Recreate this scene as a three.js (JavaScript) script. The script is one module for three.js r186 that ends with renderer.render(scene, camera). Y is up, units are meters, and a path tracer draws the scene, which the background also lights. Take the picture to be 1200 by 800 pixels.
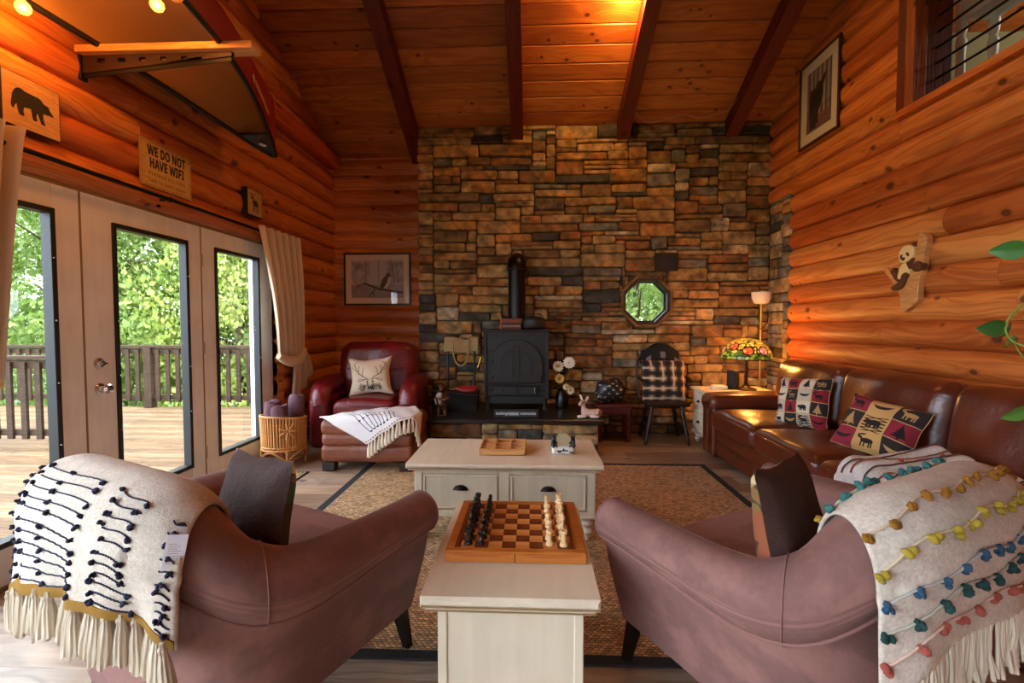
import * as THREE from 'three';
import { mergeGeometries, mergeVertices, toCreasedNormals } from 'three/addons/utils/BufferGeometryUtils.js';
import { MarchingCubes } from 'three/addons/objects/MarchingCubes.js';
import { RectAreaLightUniformsLib } from 'three/addons/lights/RectAreaLightUniformsLib.js';

// ------------------------------------------------------------------ camera, sky, sun, exposure
const renderer = new THREE.WebGLRenderer({ antialias: true });
renderer.toneMapping = THREE.LinearToneMapping;
renderer.toneMappingExposure = 1.12;
renderer.shadowMap.enabled = true;
RectAreaLightUniformsLib.init();
const scene = new THREE.Scene();
const camera = new THREE.PerspectiveCamera(73.06, 1.5, 0.05, 200);
camera.position.set(0, 1.29, 0);
camera.rotation.order = 'YXZ';
camera.rotation.set(THREE.MathUtils.degToRad(-2.225), THREE.MathUtils.degToRad(2.333), 0);
scene.add(camera);
scene.background = new THREE.Color().setRGB(0.80, 0.92, 1.06);
scene.backgroundIntensity = 9.5;
const sun = new THREE.DirectionalLight(0xfff0d8, 4.0);
sun.position.set(16, 26, 3); sun.target.position.set(-6, 0, -8);
sun.castShadow = true; sun.shadow.mapSize.set(2048, 2048);
Object.assign(sun.shadow.camera, { left: -25, right: 25, top: 25, bottom: -25, near: 1, far: 90 });
scene.add(sun, sun.target);

// ------------------------------------------------------------------ helpers
const V = (x, y, z) => new THREE.Vector3(x, y, z);
let seed = 20417;
function rnd() { seed |= 0; seed = (seed + 0x6D2B79F5) | 0; let t = Math.imul(seed ^ (seed >>> 15), 1 | seed); t = (t + Math.imul(t ^ (t >>> 7), 61 | t)) ^ t; return ((t ^ (t >>> 14)) >>> 0) / 4294967296; }
const rr = (a, b) => a + (b - a) * rnd();
const pick = (a) => a[Math.floor(rnd() * a.length)];
const lerp = (a, b, t) => a + (b - a) * t;
const clamp = (x, a = 0, b = 1) => Math.min(b, Math.max(a, x));
const sstep = (a, b, x) => { const t = clamp((x - a) / (b - a)); return t * t * (3 - 2 * t); };
function hash(ix, iy, s) { let h = Math.imul(ix, 374761393) ^ Math.imul(iy, 668265263) ^ Math.imul(s, 974711); h = Math.imul(h ^ (h >>> 13), 1274126177); return ((h ^ (h >>> 16)) >>> 0) / 4294967296; }
function noise(x, y, px, py, s = 1) {             // value noise, periodic in px, py cells
  const ix = Math.floor(x), iy = Math.floor(y), fx = x - ix, fy = y - iy, u = fx * fx * (3 - 2 * fx), v = fy * fy * (3 - 2 * fy);
  const x0 = ((ix % px) + px) % px, y0 = ((iy % py) + py) % py, x1 = (x0 + 1) % px, y1 = (y0 + 1) % py;
  return lerp(lerp(hash(x0, y0, s), hash(x1, y0, s), u), lerp(hash(x0, y1, s), hash(x1, y1, s), u), v);
}
function fbm(x, y, px, py, s, oct = 4) { let a = 0.5, r = 0, n = 0; for (let o = 0; o < oct; o++) { r += a * noise(x, y, px, py, s + o * 17); n += a; a *= 0.5; x *= 2; y *= 2; px *= 2; py *= 2; } return r / n; }
function dataTex(w, h, fn, srgb = true) {
  const d = new Uint8Array(w * h * 4);
  for (let j = 0; j < h; j++) for (let i = 0; i < w; i++) { const c = fn(i / w, j / h, i, j), k = (j * w + i) * 4; d[k] = clamp(c[0], 0, 1) * 255; d[k + 1] = clamp(c[1], 0, 1) * 255; d[k + 2] = clamp(c[2], 0, 1) * 255; d[k + 3] = 255; }
  const t = new THREE.DataTexture(d, w, h, THREE.RGBAFormat); t.wrapS = t.wrapT = THREE.RepeatWrapping; t.magFilter = THREE.LinearFilter; t.minFilter = THREE.LinearMipmapLinearFilter; t.generateMipmaps = true;
  if (srgb) t.colorSpace = THREE.SRGBColorSpace; t.needsUpdate = true; return t;
}
function canvasTex(w, h, draw) {
  const c = document.createElement('canvas'); c.width = w; c.height = h; draw(c.getContext('2d'), w, h);
  const t = new THREE.CanvasTexture(c); t.colorSpace = THREE.SRGBColorSpace; t.wrapS = t.wrapT = THREE.RepeatWrapping; return t;
}
const rep = (t, x, y) => { const c = t.clone(); c.repeat.set(x, y); c.needsUpdate = true; return c; };
const css = (h) => { const c = new THREE.Color(h); return c; };
const mat = (color, roughness = 0.7, o = {}) => new THREE.MeshStandardMaterial({ color, roughness, ...o });
const phys = (color, roughness = 0.7, o = {}) => new THREE.MeshPhysicalMaterial({ color, roughness, ...o });

const used = new Map();
function numbered(n) { const k = used.get(n) || 0; used.set(n, k + 1); return k ? n + '_' + String(k).padStart(3, '0') : n; }
function thing(name, label, category, pos = [0, 0, 0], turn = 0, group) {
  const o = new THREE.Group(); o.name = numbered(name); o.position.set(...pos); o.rotation.y = turn; o.userData = { label, category }; if (group) o.userData.group = group; scene.add(o); return o;
}
function struct(name, label, category, pos = [0, 0, 0]) { const o = new THREE.Group(); o.name = name; o.position.set(...pos); o.userData = { label, category, kind: 'structure' }; scene.add(o); return o; }
function part(name, geo, m, parent, label, pos, rot) {
  const o = new THREE.Mesh(geo, m); o.name = name; if (label) o.userData.label = label; if (pos) o.position.set(...pos); if (rot) o.rotation.set(...rot); parent.add(o); return o;
}
function clone(src, label, pos, turn, group) { const o = src.clone(); o.name = numbered(src.name.replace(/_\d{3}$/, '')); o.userData = { ...src.userData }; if (label) o.userData.label = label; if (group) o.userData.group = group; o.position.set(...pos); if (turn !== undefined) o.rotation.y = turn; scene.add(o); return o; }
const tr = (g, x = 0, y = 0, z = 0, rx = 0, ry = 0, rz = 0) => g.applyMatrix4(new THREE.Matrix4().compose(V(x, y, z), new THREE.Quaternion().setFromEuler(new THREE.Euler(rx, ry, rz)), V(1, 1, 1)));
const merge = (list) => mergeGeometries(list.map((g) => { const n = g.index ? g.toNonIndexed() : g; for (const k of Object.keys(n.attributes)) if (!['position', 'normal', 'uv'].includes(k)) n.deleteAttribute(k); if (!n.attributes.uv) n.setAttribute('uv', new THREE.BufferAttribute(new Float32Array(n.attributes.position.count * 2), 2)); return n; }));
function triUV(geo, ou = 0, ov = 0, swap = false) {     // uv in metres by the face's direction
  const g = geo.index ? geo.toNonIndexed() : geo, p = g.attributes.position, uv = new Float32Array(p.count * 2), a = V(), b = V(), c = V(), n = V();
  for (let i = 0; i < p.count; i += 3) {
    a.fromBufferAttribute(p, i); b.fromBufferAttribute(p, i + 1); c.fromBufferAttribute(p, i + 2);
    n.copy(b).sub(a).cross(c.clone().sub(a)); const x = Math.abs(n.x), y = Math.abs(n.y), z = Math.abs(n.z);
    for (const [k, q] of [[i, a], [i + 1, b], [i + 2, c]]) { let u, v; if (x >= y && x >= z) { u = q.z; v = q.y; } else if (y >= z) { u = q.x; v = q.z; } else { u = q.x; v = q.y; } if (swap) [u, v] = [v, u]; uv[k * 2] = u + ou; uv[k * 2 + 1] = v + ov; }
  }
  g.setAttribute('uv', new THREE.BufferAttribute(uv, 2)); return g;
}
function cbox(w, h, d, c = 0.004, ou = 0, ov = 0, swap = false) {   // box with chamfered edges, centred
  c = Math.min(c, w / 2.2, h / 2.2, d / 2.2);
  const s = new THREE.Shape(), x = w / 2 - c, y = h / 2 - c; s.moveTo(-x, -y); s.lineTo(x, -y); s.lineTo(x, y); s.lineTo(-x, y); s.closePath();
  const g = new THREE.ExtrudeGeometry(s, { depth: d - 2 * c, bevelEnabled: true, bevelThickness: c, bevelSize: c, bevelSegments: 1, curveSegments: 1 });
  g.translate(0, 0, -(d - 2 * c) / 2); return triUV(g, ou, ov, swap);
}
const box = (x0, x1, y0, y1, z0, z1, c = 0.004, ou = 0, ov = 0, swap = false) => tr(cbox(x1 - x0, y1 - y0, z1 - z0, c, ou, ov, swap), (x0 + x1) / 2, (y0 + y1) / 2, (z0 + z1) / 2);
function softBox(w, h, d, r, f, seg = 3, flat = 6) {     // rounded box, bulged by f(v) => v
  const ax = (len) => { const a = [], k = len / 2 - r; for (let i = seg; i > 0; i--) a.push(-k - r * Math.tan((i / seg) * Math.PI / 4)); for (let i = 0; i <= flat; i++) a.push(-k + 2 * k * i / flat); for (let i = 1; i <= seg; i++) a.push(k + r * Math.tan((i / seg) * Math.PI / 4)); return a; };
  const X = ax(w), Y = ax(h), Z = ax(d), pos = [], idx = [], hw = [w / 2, h / 2, d / 2];
  const face = (A, B, ia, ib, ic, sgn) => { const base = pos.length / 3, n = A.length, m = B.length; for (const a of A) for (const b of B) { const p = [0, 0, 0]; p[ia] = a; p[ib] = b; p[ic] = sgn * hw[ic]; const q = p.map((v, k) => clamp(v, -hw[k] + r, hw[k] - r)); const e = V(p[0] - q[0], p[1] - q[1], p[2] - q[2]).normalize(); pos.push(q[0] + e.x * r, q[1] + e.y * r, q[2] + e.z * r); }
    for (let i = 0; i < n - 1; i++) for (let j = 0; j < m - 1; j++) { const a0 = base + i * m + j, a1 = a0 + m; if (sgn > 0) idx.push(a0, a1, a1 + 1, a0, a1 + 1, a0 + 1); else idx.push(a0, a1 + 1, a1, a0, a0 + 1, a1 + 1); } };
  face(X, Y, 0, 1, 2, 1); face(X, Y, 0, 1, 2, -1); face(Y, Z, 1, 2, 0, 1); face(Y, Z, 1, 2, 0, -1); face(Z, X, 2, 0, 1, 1); face(Z, X, 2, 0, 1, -1);
  let g = new THREE.BufferGeometry(); g.setAttribute('position', new THREE.Float32BufferAttribute(pos, 3)); g.setIndex(idx); g = mergeVertices(g, 1e-4);
  if (f) { const p = g.attributes.position, v = V(); for (let i = 0; i < p.count; i++) { v.fromBufferAttribute(p, i); f(v); p.setXYZ(i, v.x, v.y, v.z); } }
  g.computeVertexNormals(); return triUV(g);
}
function loft(rings, caps = true, closed = true) {
  const n = rings[0].length, pos = [], uv = [], idx = [];
  let L = 0; rings.forEach((r, i) => { if (i) L += r[0].distanceTo(rings[i - 1][0]); let s = 0; r.forEach((p, j) => { if (j) s += p.distanceTo(r[j - 1]); pos.push(p.x, p.y, p.z); uv.push(L, s); }); });
  const m = closed ? n : n - 1;
  for (let i = 0; i < rings.length - 1; i++) for (let j = 0; j < m; j++) { const a = i * n + j, b = i * n + (j + 1) % n, c = a + n, d = b + n; idx.push(a, c, b, b, c, d); }
  if (caps && closed) for (const e of [0, rings.length - 1]) { const o = pos.length / 3, c = V(); rings[e].forEach((p) => c.add(p)); c.multiplyScalar(1 / n); pos.push(c.x, c.y, c.z); uv.push(0, 0); rings[e].forEach((p) => { pos.push(p.x, p.y, p.z); uv.push(p.x - c.x + p.z - c.z, p.y - c.y); }); for (let j = 0; j < n; j++) { const a = o + 1 + j, b = o + 1 + (j + 1) % n; if (e) idx.push(o, a, b); else idx.push(o, b, a); } }
  const g = new THREE.BufferGeometry(); g.setAttribute('position', new THREE.Float32BufferAttribute(pos, 3)); g.setAttribute('uv', new THREE.Float32BufferAttribute(uv, 2)); g.setIndex(idx); g.computeVertexNormals(); return g;
}
function sweep(points, rad, n = 24, radial = 10, sq = 1, cyc = false) {    // tube of varying radius, rad number or f(t); sq flattens vertically
  const cv = new THREE.CatmullRomCurve3(points.map((p) => p.isVector3 ? p : V(...p)), cyc), rings = [], R = typeof rad === 'function' ? rad : () => rad;
  const fr = cv.computeFrenetFrames(n, cyc);
  for (let i = 0; i <= n; i++) { const t = i / n, c = cv.getPointAt(t), r = R(t), ring = []; for (let j = 0; j < radial; j++) { const a = j / radial * Math.PI * 2; ring.push(c.clone().addScaledVector(fr.normals[i], Math.cos(a) * r).addScaledVector(fr.binormals[i], Math.sin(a) * r * sq)); } rings.push(ring); }
  return loft(rings, !cyc);
}
const rod = (a, b, r, n = 8) => { const A = V(...a), B = V(...b), d = B.clone().sub(A), g = new THREE.CylinderGeometry(r, r, d.length(), n); g.applyQuaternion(new THREE.Quaternion().setFromUnitVectors(V(0, 1, 0), d.clone().normalize())); const m = A.add(B).multiplyScalar(0.5); return g.translate(m.x, m.y, m.z); };
const bar = (a, b, w, h, c = 0.003) => { const A = V(...a), B = V(...b), d = B.clone().sub(A), g = cbox(w, d.length(), h, c); g.applyQuaternion(new THREE.Quaternion().setFromUnitVectors(V(0, 1, 0), d.clone().normalize())); const m = A.add(B).multiplyScalar(0.5); return g.translate(m.x, m.y, m.z); };
const lathe = (pts, n = 20) => { const g = new THREE.LatheGeometry(pts.map(([r, y]) => new THREE.Vector2(Math.max(r, 0.0001), y)), n); return toCreasedNormals(g, 0.7); };
function sheet(f, nu, nv, th = 0.006) {             // cloth of real thickness from f(u, v) => Vector3
  const P = [], N = [], e = 1e-3;
  for (let j = 0; j <= nv; j++) for (let i = 0; i <= nu; i++) { const u = i / nu, v = j / nv, p = f(u, v), du = f(Math.min(1, u + e), v).sub(f(Math.max(0, u - e), v)), dv = f(u, Math.min(1, v + e)).sub(f(u, Math.max(0, v - e))); P.push(p); N.push(du.cross(dv).normalize()); }
  const pos = [], uv = [], idx = [], W = nu + 1, C = P.length;
  for (const s of [0.5, -0.5]) P.forEach((p, k) => { pos.push(p.x + N[k].x * th * s, p.y + N[k].y * th * s, p.z + N[k].z * th * s); uv.push((k % W) / nu, Math.floor(k / W) / nv); });
  for (let j = 0; j < nv; j++) for (let i = 0; i < nu; i++) { const a = j * W + i, b = a + 1, c = a + W, d = c + 1; idx.push(a, b, d, a, d, c, C + a, C + d, C + b, C + a, C + c, C + d); }
  const edge = []; for (let i = 0; i < nu; i++) edge.push([i + 1, i], [nv * W + i, nv * W + i + 1]); for (let j = 0; j < nv; j++) edge.push([j * W, (j + 1) * W], [(j + 1) * W + nu, j * W + nu]);
  for (const [a, b] of edge) idx.push(a, b, C + b, a, C + b, C + a);
  const g = new THREE.BufferGeometry(); g.setAttribute('position', new THREE.Float32BufferAttribute(pos, 3)); g.setAttribute('uv', new THREE.Float32BufferAttribute(uv, 2)); g.setIndex(idx); g.computeVertexNormals(); return g;
}
function pillowGeo(w, h, t, pinch = 0.06, n = 18) {      // knife-edge cushion standing in the xy plane, uv 0..1 on each face
  const mk = (s) => (u, v) => { const x = u * 2 - 1, y = v * 2 - 1, e = Math.pow(Math.max(0, (1 - x * x) * (1 - y * y)), 0.42); const px = x * (1 - pinch * (1 - y * y) * 1) , py = y * (1 - pinch * (1 - x * x) * 1); return V(px * w / 2 + 0.003 * Math.sin(y * 7 + x * 3), py * h / 2 + 0.003 * Math.sin(x * 6), s * t / 2 * e * (1 + 0.06 * Math.sin(x * 5 + y * 4))); };
  const side = (s) => { const f = mk(s), pos = [], uv = [], idx = []; for (let j = 0; j <= n; j++) for (let i = 0; i <= n; i++) { const p = f(i / n, j / n); pos.push(p.x, p.y, p.z); uv.push(s > 0 ? i / n : 1 - i / n, j / n); } for (let j = 0; j < n; j++) for (let i = 0; i < n; i++) { const a = j * (n + 1) + i, b = a + 1, c = a + n + 1, d = c + 1; if (s > 0) idx.push(a, b, d, a, d, c); else idx.push(a, d, b, a, c, d); } const g = new THREE.BufferGeometry(); g.setAttribute('position', new THREE.Float32BufferAttribute(pos, 3)); g.setAttribute('uv', new THREE.Float32BufferAttribute(uv, 2)); g.setIndex(idx); g.computeVertexNormals(); return g; };
  return [side(1), side(-1)];
}
function sdfMesh(cells, size, centre, dist) {       // marching cubes over a distance field, box of half-width size about centre
  const mc = new MarchingCubes(cells, new THREE.MeshBasicMaterial(), false, false, 60000); mc.isolation = 0; const h = cells / 2;
  for (let k = 0; k < cells; k++) for (let j = 0; j < cells; j++) for (let i = 0; i < cells; i++) mc.field[(k * cells + j) * cells + i] = -dist(centre[0] + (i - h) / h * size, centre[1] + (j - h) / h * size, centre[2] + (k - h) / h * size);
  mc.update(); const n = mc.count, p = mc.positionArray.slice(0, n * 3), g = new THREE.BufferGeometry();
  for (let i = 0; i < n; i++) for (let a = 0; a < 3; a++) p[i * 3 + a] = centre[a] + p[i * 3 + a] * size;
  g.setAttribute('position', new THREE.BufferAttribute(new Float32Array(p), 3)); let m = mergeVertices(g, size * 1e-4); m.computeVertexNormals(); return m;
}
const capsule = (x, y, z, a, b, ra, rb) => { const bx = b[0] - a[0], by = b[1] - a[1], bz = b[2] - a[2], px = x - a[0], py = y - a[1], pz = z - a[2], t = clamp((px * bx + py * by + pz * bz) / (bx * bx + by * by + bz * bz || 1)); return Math.hypot(px - bx * t, py - by * t, pz - bz * t) - lerp(ra, rb, t); };
const bodyField = (bones, k) => (x, y, z) => { let s = 0; for (const [a, b, ra, rb] of bones) s += Math.exp(-capsule(x, y, z, a, b, ra, rb) / k); return -k * Math.log(Math.max(s, 1e-30)); };
function paint(g, f) { const p = g.attributes.position, c = new Float32Array(p.count * 3); for (let i = 0; i < p.count; i++) { const q = f(p.getX(i), p.getY(i), p.getZ(i)); c[i * 3] = q.r; c[i * 3 + 1] = q.g; c[i * 3 + 2] = q.b; } g.setAttribute('color', new THREE.BufferAttribute(c, 3)); return g; }
const shapeOf = (pts) => { const s = new THREE.Shape(); pts.forEach(([x, y], i) => i ? s.lineTo(x, y) : s.moveTo(x, y)); s.closePath(); return s; };
const slab = (shape, d, bevel = 0.003, cs = 8) => triUV(new THREE.ExtrudeGeometry(shape, { depth: d - 2 * bevel, bevelEnabled: bevel > 0, bevelThickness: bevel, bevelSize: bevel, bevelOffset: -bevel, bevelSegments: 1, curveSegments: cs }).translate(0, 0, bevel));
const smoothPts = (pts, n = 40) => new THREE.CatmullRomCurve3(pts.map(([x, y]) => V(x, y, 0)), true, 'catmullrom', 0.5).getPoints(n).slice(0, -1).map((p) => [p.x, p.y]);

// ------------------------------------------------------------------ surface textures (colour, grain and fine relief only)
function woodTex(w, h, cellsU, cellsV, light, dark, knotCol, nKnots, s, lm, knotR = 0.03) {   // lm: real length and width in metres
  const kn = []; for (let i = 0; i < nKnots; i++) kn.push([hash(i, 1, s), hash(i, 2, s), knotR * (0.45 + hash(i, 3, s))]);
  return dataTex(w, h, (u, v) => {
    let push = 0, kd = 9;
    for (const [ku, kv, r] of kn) { let du = Math.abs(u - ku); du = Math.min(du, 1 - du) * lm[0]; let dv = v - kv; dv -= Math.round(dv); dv *= lm[1]; if (du > r * 6 || Math.abs(dv) > r * 6) continue; const d = Math.hypot(du / 1.35, dv) / r; push += Math.sign(dv) * Math.exp(-d * 0.55) * 0.55; kd = Math.min(kd, d); }
    const wv = fbm(u * cellsU, v * cellsV, cellsU, cellsV, s, 3), ring = fbm(u * cellsU * 0.5 + push, v * cellsV * 3 + push * 2 + wv * 2.2, Math.ceil(cellsU * 0.5), cellsV * 3, s + 5, 2), fine = fbm(u * cellsU * 3, v * cellsV * 22, cellsU * 3, cellsV * 22, s + 9, 2), broad = noise(u * 3, v * 4, 3, 4, s + 13);
    let t = clamp(0.14 + 0.62 * Math.pow(Math.abs(Math.sin(ring * 13 + push * 3)), 2.5) + 0.4 * (fine - 0.5) + 0.4 * (broad - 0.5));
    let c = [0, 1, 2].map((k) => lerp(light[k], dark[k], t)); const kk = sstep(1.15, 0.75, kd); if (kd < 2.2) { const halo = 0.4 * sstep(2.2, 1, kd); c = c.map((x, k) => lerp(x, dark[k], halo)); }
    return c.map((x, k) => lerp(x, knotCol[k], kk * 0.72));
  });
}
const T = {};
T.log = woodTex(2048, 256, 10, 4, [0.87, 0.57, 0.285], [0.68, 0.385, 0.16], [0.27, 0.13, 0.05], 13, 3, [4.8, 0.6], 0.022); T.log.repeat.set(1 / 4.8, 1 / 0.6);
T.plank = woodTex(2048, 512, 10, 6, [0.83, 0.56, 0.28], [0.68, 0.40, 0.17], [0.24, 0.12, 0.05], 40, 21, [4.8, 1.2], 0.013); T.plank.repeat.set(1 / 4.8, 1 / 1.2);
T.floor = woodTex(1024, 512, 6, 6, [0.76, 0.69, 0.61], [0.57, 0.49, 0.42], [0.22, 0.14, 0.1], 8, 31, [2.4, 1.2], 0.016); T.floor.repeat.set(1 / 2.4, 1 / 1.2);
T.deck = woodTex(512, 256, 5, 4, [0.56, 0.45, 0.30], [0.39, 0.30, 0.19], [0.28, 0.2, 0.13], 6, 41, [2.4, 0.6], 0.012); T.deck.repeat.set(1 / 2.4, 1 / 0.6);
T.fineWood = woodTex(512, 256, 4, 5, [0.87, 0.71, 0.50], [0.74, 0.55, 0.35], [0.4, 0.2, 0.1], 0, 51, [0.8, 0.4]); T.fineWood.repeat.set(1 / 0.8, 1 / 0.4);
T.woodBump = dataTex(512, 256, (u, v) => { const x = fbm(u * 6, v * 60, 6, 60, 61, 3); return [x, x, x]; }, false); T.woodBump.repeat.set(1 / 2.4, 1 / 0.6);
T.stone = dataTex(512, 512, (u, v) => { const a = fbm(u * 6, v * 8, 6, 8, 71, 5), b = fbm(u * 14, v * 14, 14, 14, 77, 4), t = 0.66 + 0.55 * (a - 0.5) + 0.42 * (b - 0.5); const r = sstep(0.52, 0.80, fbm(u * 4, v * 5, 4, 5, 83, 3)); return [t * lerp(1.02, 1.08, r), t * lerp(1.02, 0.93, r), t * lerp(1, 0.76, r)].map((x) => x * 1.12); }); T.stone.repeat.set(1 / 0.7, 1 / 0.7);
T.stoneBump = dataTex(512, 512, (u, v) => { const x = fbm(u * 16, v * 20, 16, 20, 91, 5); return [x, x, x]; }, false); T.stoneBump.repeat.set(1 / 0.6, 1 / 0.6);
T.leather = dataTex(512, 512, (u, v) => { const a = Math.abs(fbm(u * 5, v * 5, 5, 5, 101, 3) - 0.5) * 2, b = fbm(u * 60, v * 60, 60, 60, 103, 2); const x = 0.55 + 0.35 * Math.pow(a, 0.5) - 0.2 + 0.22 * (b - 0.5); return [x, x, x]; }, false); T.leather.repeat.set(1.6, 1.6);
T.leatherTone = dataTex(256, 256, (u, v) => { const a = fbm(u * 5, v * 5, 5, 5, 111, 4); const x = 0.82 + 0.4 * (a - 0.5); return [x, x * 0.98, x * 0.96]; }); T.leatherTone.repeat.set(1.2, 1.2);
T.velvet = dataTex(512, 512, (u, v) => { const a = sstep(0.40, 0.66, fbm(u * 3, v * 4, 3, 4, 121, 4)), b = fbm(u * 40, v * 40, 40, 40, 123, 2); const x = lerp(1.0, 0.86, a) + 0.08 * (b - 0.5); return [x, x * 0.985, x * 0.99]; }); T.velvet.repeat.set(1.9, 1.9);
T.cloth = dataTex(512, 512, (u, v) => { const a = fbm(u * 90, v * 90, 90, 90, 131, 2), b = Math.sin(u * Math.PI * 2 * 100) * Math.sin(v * Math.PI * 2 * 100), c = fbm(u * 8, v * 8, 8, 8, 133, 3); const x = 0.5 + 0.3 * (a - 0.5) + 0.1 * b + 0.35 * (c - 0.5); return [x, x, x]; }, false); T.cloth.repeat.set(4, 4);
T.clothTone = dataTex(256, 256, (u, v) => { const a = fbm(u * 40, v * 40, 40, 40, 141, 2), b = fbm(u * 4, v * 4, 4, 4, 143, 3), x = 0.92 + 0.16 * (a - 0.5) + 0.12 * (b - 0.5); return [x, x, x]; }); T.clothTone.repeat.set(4, 4);
T.paintTone = dataTex(512, 512, (u, v) => { const a = fbm(u * 4, v * 4, 4, 4, 151, 4), b = fbm(u * 30, v * 3, 30, 3, 153, 3), sp = noise(u * 120, v * 120, 120, 120, 155) > 0.985 ? 0.12 : 0; const x = 0.94 + 0.09 * (a - 0.5) + 0.06 * (b - 0.5) - sp; return [x, x * 0.995, x * 0.985]; }); T.paintTone.repeat.set(1.3, 1.3);
T.rust = dataTex(256, 256, (u, v) => { const a = fbm(u * 12, v * 12, 12, 12, 161, 4); const x = 0.5 + (a - 0.5); return [x, x, x]; }, false); T.rust.repeat.set(3, 3);
{ // jute weave: staggered over-under bundles, one cell 20 mm by 13 mm
  const cell = (u, v) => { const x = u * 24, y = v * 36, row = Math.floor(y), xo = x + (row % 2) * 0.5, ix = Math.floor(xo), fx = xo - ix, fy = y - row, h = Math.pow(Math.sin(fx * Math.PI), 0.55) * Math.pow(Math.sin(fy * Math.PI), 0.7); return [h, hash(((ix % 24) + 24) % 24, row % 36, 171), fx, fy]; };
  T.jute = dataTex(768, 768, (u, v) => { const [h, k, , fy] = cell(u, v), f = noise(u * 500, v * 130, 500, 130, 173); const t = clamp(0.15 + 0.8 * sstep(0.12, 0.6, h)); const b = 0.84 + 0.34 * (k - 0.5) + 0.18 * (f - 0.5); return [lerp(0.45, 0.95, t) * b, lerp(0.30, 0.79, t) * b, lerp(0.18, 0.58, t) * b]; });
  T.juteBump = dataTex(768, 768, (u, v) => { const [h] = cell(u, v), f = noise(u * 500, v * 130, 500, 130, 173), x = clamp(0.85 * h + 0.12 * f); return [x, x, x]; }, false);
  T.jute.repeat.set(1 / 0.56, 1 / 0.52); T.juteBump.repeat.set(1 / 0.56, 1 / 0.52);
}
const M = {};
const tint = (t, b, color, rough, o = {}) => new THREE.MeshStandardMaterial({ map: t, color, roughness: rough, ...(b ? { bumpMap: b, bumpScale: 0.0025 } : {}), ...o });
M.logs = [0xffffff, 0xf2dccb, 0xe6c9b2, 0xffeedd, 0xd9b499].map((c) => phys(c, 0.5, { map: T.log, bumpMap: T.woodBump, bumpScale: 0.0012, clearcoat: 0.12, clearcoatRoughness: 0.4 }));
M.planks = [0xe4d4c0, 0xd4bc9e, 0xc6a888, 0xe4c8a8].map((c) => tint(T.plank, T.woodBump, c, 0.45, { bumpScale: 0.0008 }));
M.beam = tint(T.log, T.woodBump, 0x7c3f2c, 0.5, { bumpScale: 0.001 });
M.floor = [0xffffff, 0xe4dad0, 0xd0c2b4, 0xf5e6d8, 0xbba999].map((c) => tint(T.floor, T.woodBump, c, 0.30, { bumpScale: 0.0006 }));
M.deck = [0xffffff, 0xeadfd0, 0xd8cbb8].map((c) => tint(T.deck, T.woodBump, c, 0.8));
M.stones = { tan: 0xb99a68, gold: 0xb48e54, rust: 0x9c7042, pale: 0xd2c09e, grey: 0x868172, dark: 0x524f49, brown: 0x8d6e45 }; for (const k in M.stones) M.stones[k] = tint(T.stone, T.stoneBump, M.stones[k], 0.88, { bumpScale: 0.012 });
M.mortar = mat(0x4a3c2a, 0.95);
M.paint = phys(0xebdfc4, 0.38, { map: T.paintTone, clearcoat: 0.15, clearcoatRoughness: 0.4 });
M.paintWorn = mat(0xa98c66, 0.6);
M.white = mat(0xeef0f2, 0.5, { map: T.paintTone });
M.blackMetal = mat(0x121212, 0.45, { metalness: 0.6 });
M.iron = mat(0x262422, 0.52, { metalness: 0.4, bumpMap: T.rust, bumpScale: 0.001 });
M.brass = mat(0xb58a3c, 0.3, { metalness: 0.95 });
M.chrome = mat(0xd8d8d6, 0.15, { metalness: 1 });
M.glass = new THREE.MeshPhysicalMaterial({ color: 0xffffff, roughness: 0.02, transmission: 1, thickness: 0, ior: 1.5 });
M.velvet = phys(0x8b635a, 0.85, { map: T.velvet, sheen: 0.65, sheenRoughness: 0.4, sheenColor: new THREE.Color(0.62, 0.52, 0.58), bumpMap: T.leather, bumpScale: 0.002 });
M.velvetPiping = phys(0x845a52, 0.85, { sheen: 0.6, sheenRoughness: 0.5, sheenColor: new THREE.Color(0.5, 0.4, 0.42) });
M.sofa = phys(0x6b2f1a, 0.30, { map: T.leatherTone, bumpMap: T.leather, bumpScale: 0.0045, clearcoat: 0.25, clearcoatRoughness: 0.3 });
M.sofaSeam = mat(0x8a5236, 0.5);
M.red = phys(0x80121c, 0.33, { map: T.leatherTone, bumpMap: T.leather, bumpScale: 0.008, clearcoat: 0.2, clearcoatRoughness: 0.35 });
M.ott = phys(0x8a4a2e, 0.42, { map: T.leatherTone, bumpMap: T.leather, bumpScale: 0.008 });
M.darkLeg = mat(0x17100c, 0.4);
M.cream = mat(0xe0d2c0, 0.95, { map: T.clothTone, bumpMap: T.cloth, bumpScale: 0.003 });
M.creamYarn = mat(0xdccdb4, 0.95, { bumpMap: T.cloth, bumpScale: 0.002 });
M.whiteCloth = mat(0xe6e2dc, 0.95, { map: T.clothTone, bumpMap: T.cloth, bumpScale: 0.003 });
M.navy = mat(0x1b1d3a, 0.95);
M.jute = tint(T.jute, T.juteBump, 0xffffff, 0.92, { bumpScale: 0.007 });
M.juteEdge = mat(0x23252a, 0.9, { map: T.clothTone, bumpMap: T.cloth, bumpScale: 0.003 });
M.curtain = phys(0xd6c2a6, 0.95, { transmission: 0.18, thickness: 0 });
M.wicker = tint(T.fineWood, null, 0xffe9c4, 0.6);
M.pine = tint(T.fineWood, null, 0xf0d2a4, 0.55);

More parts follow.
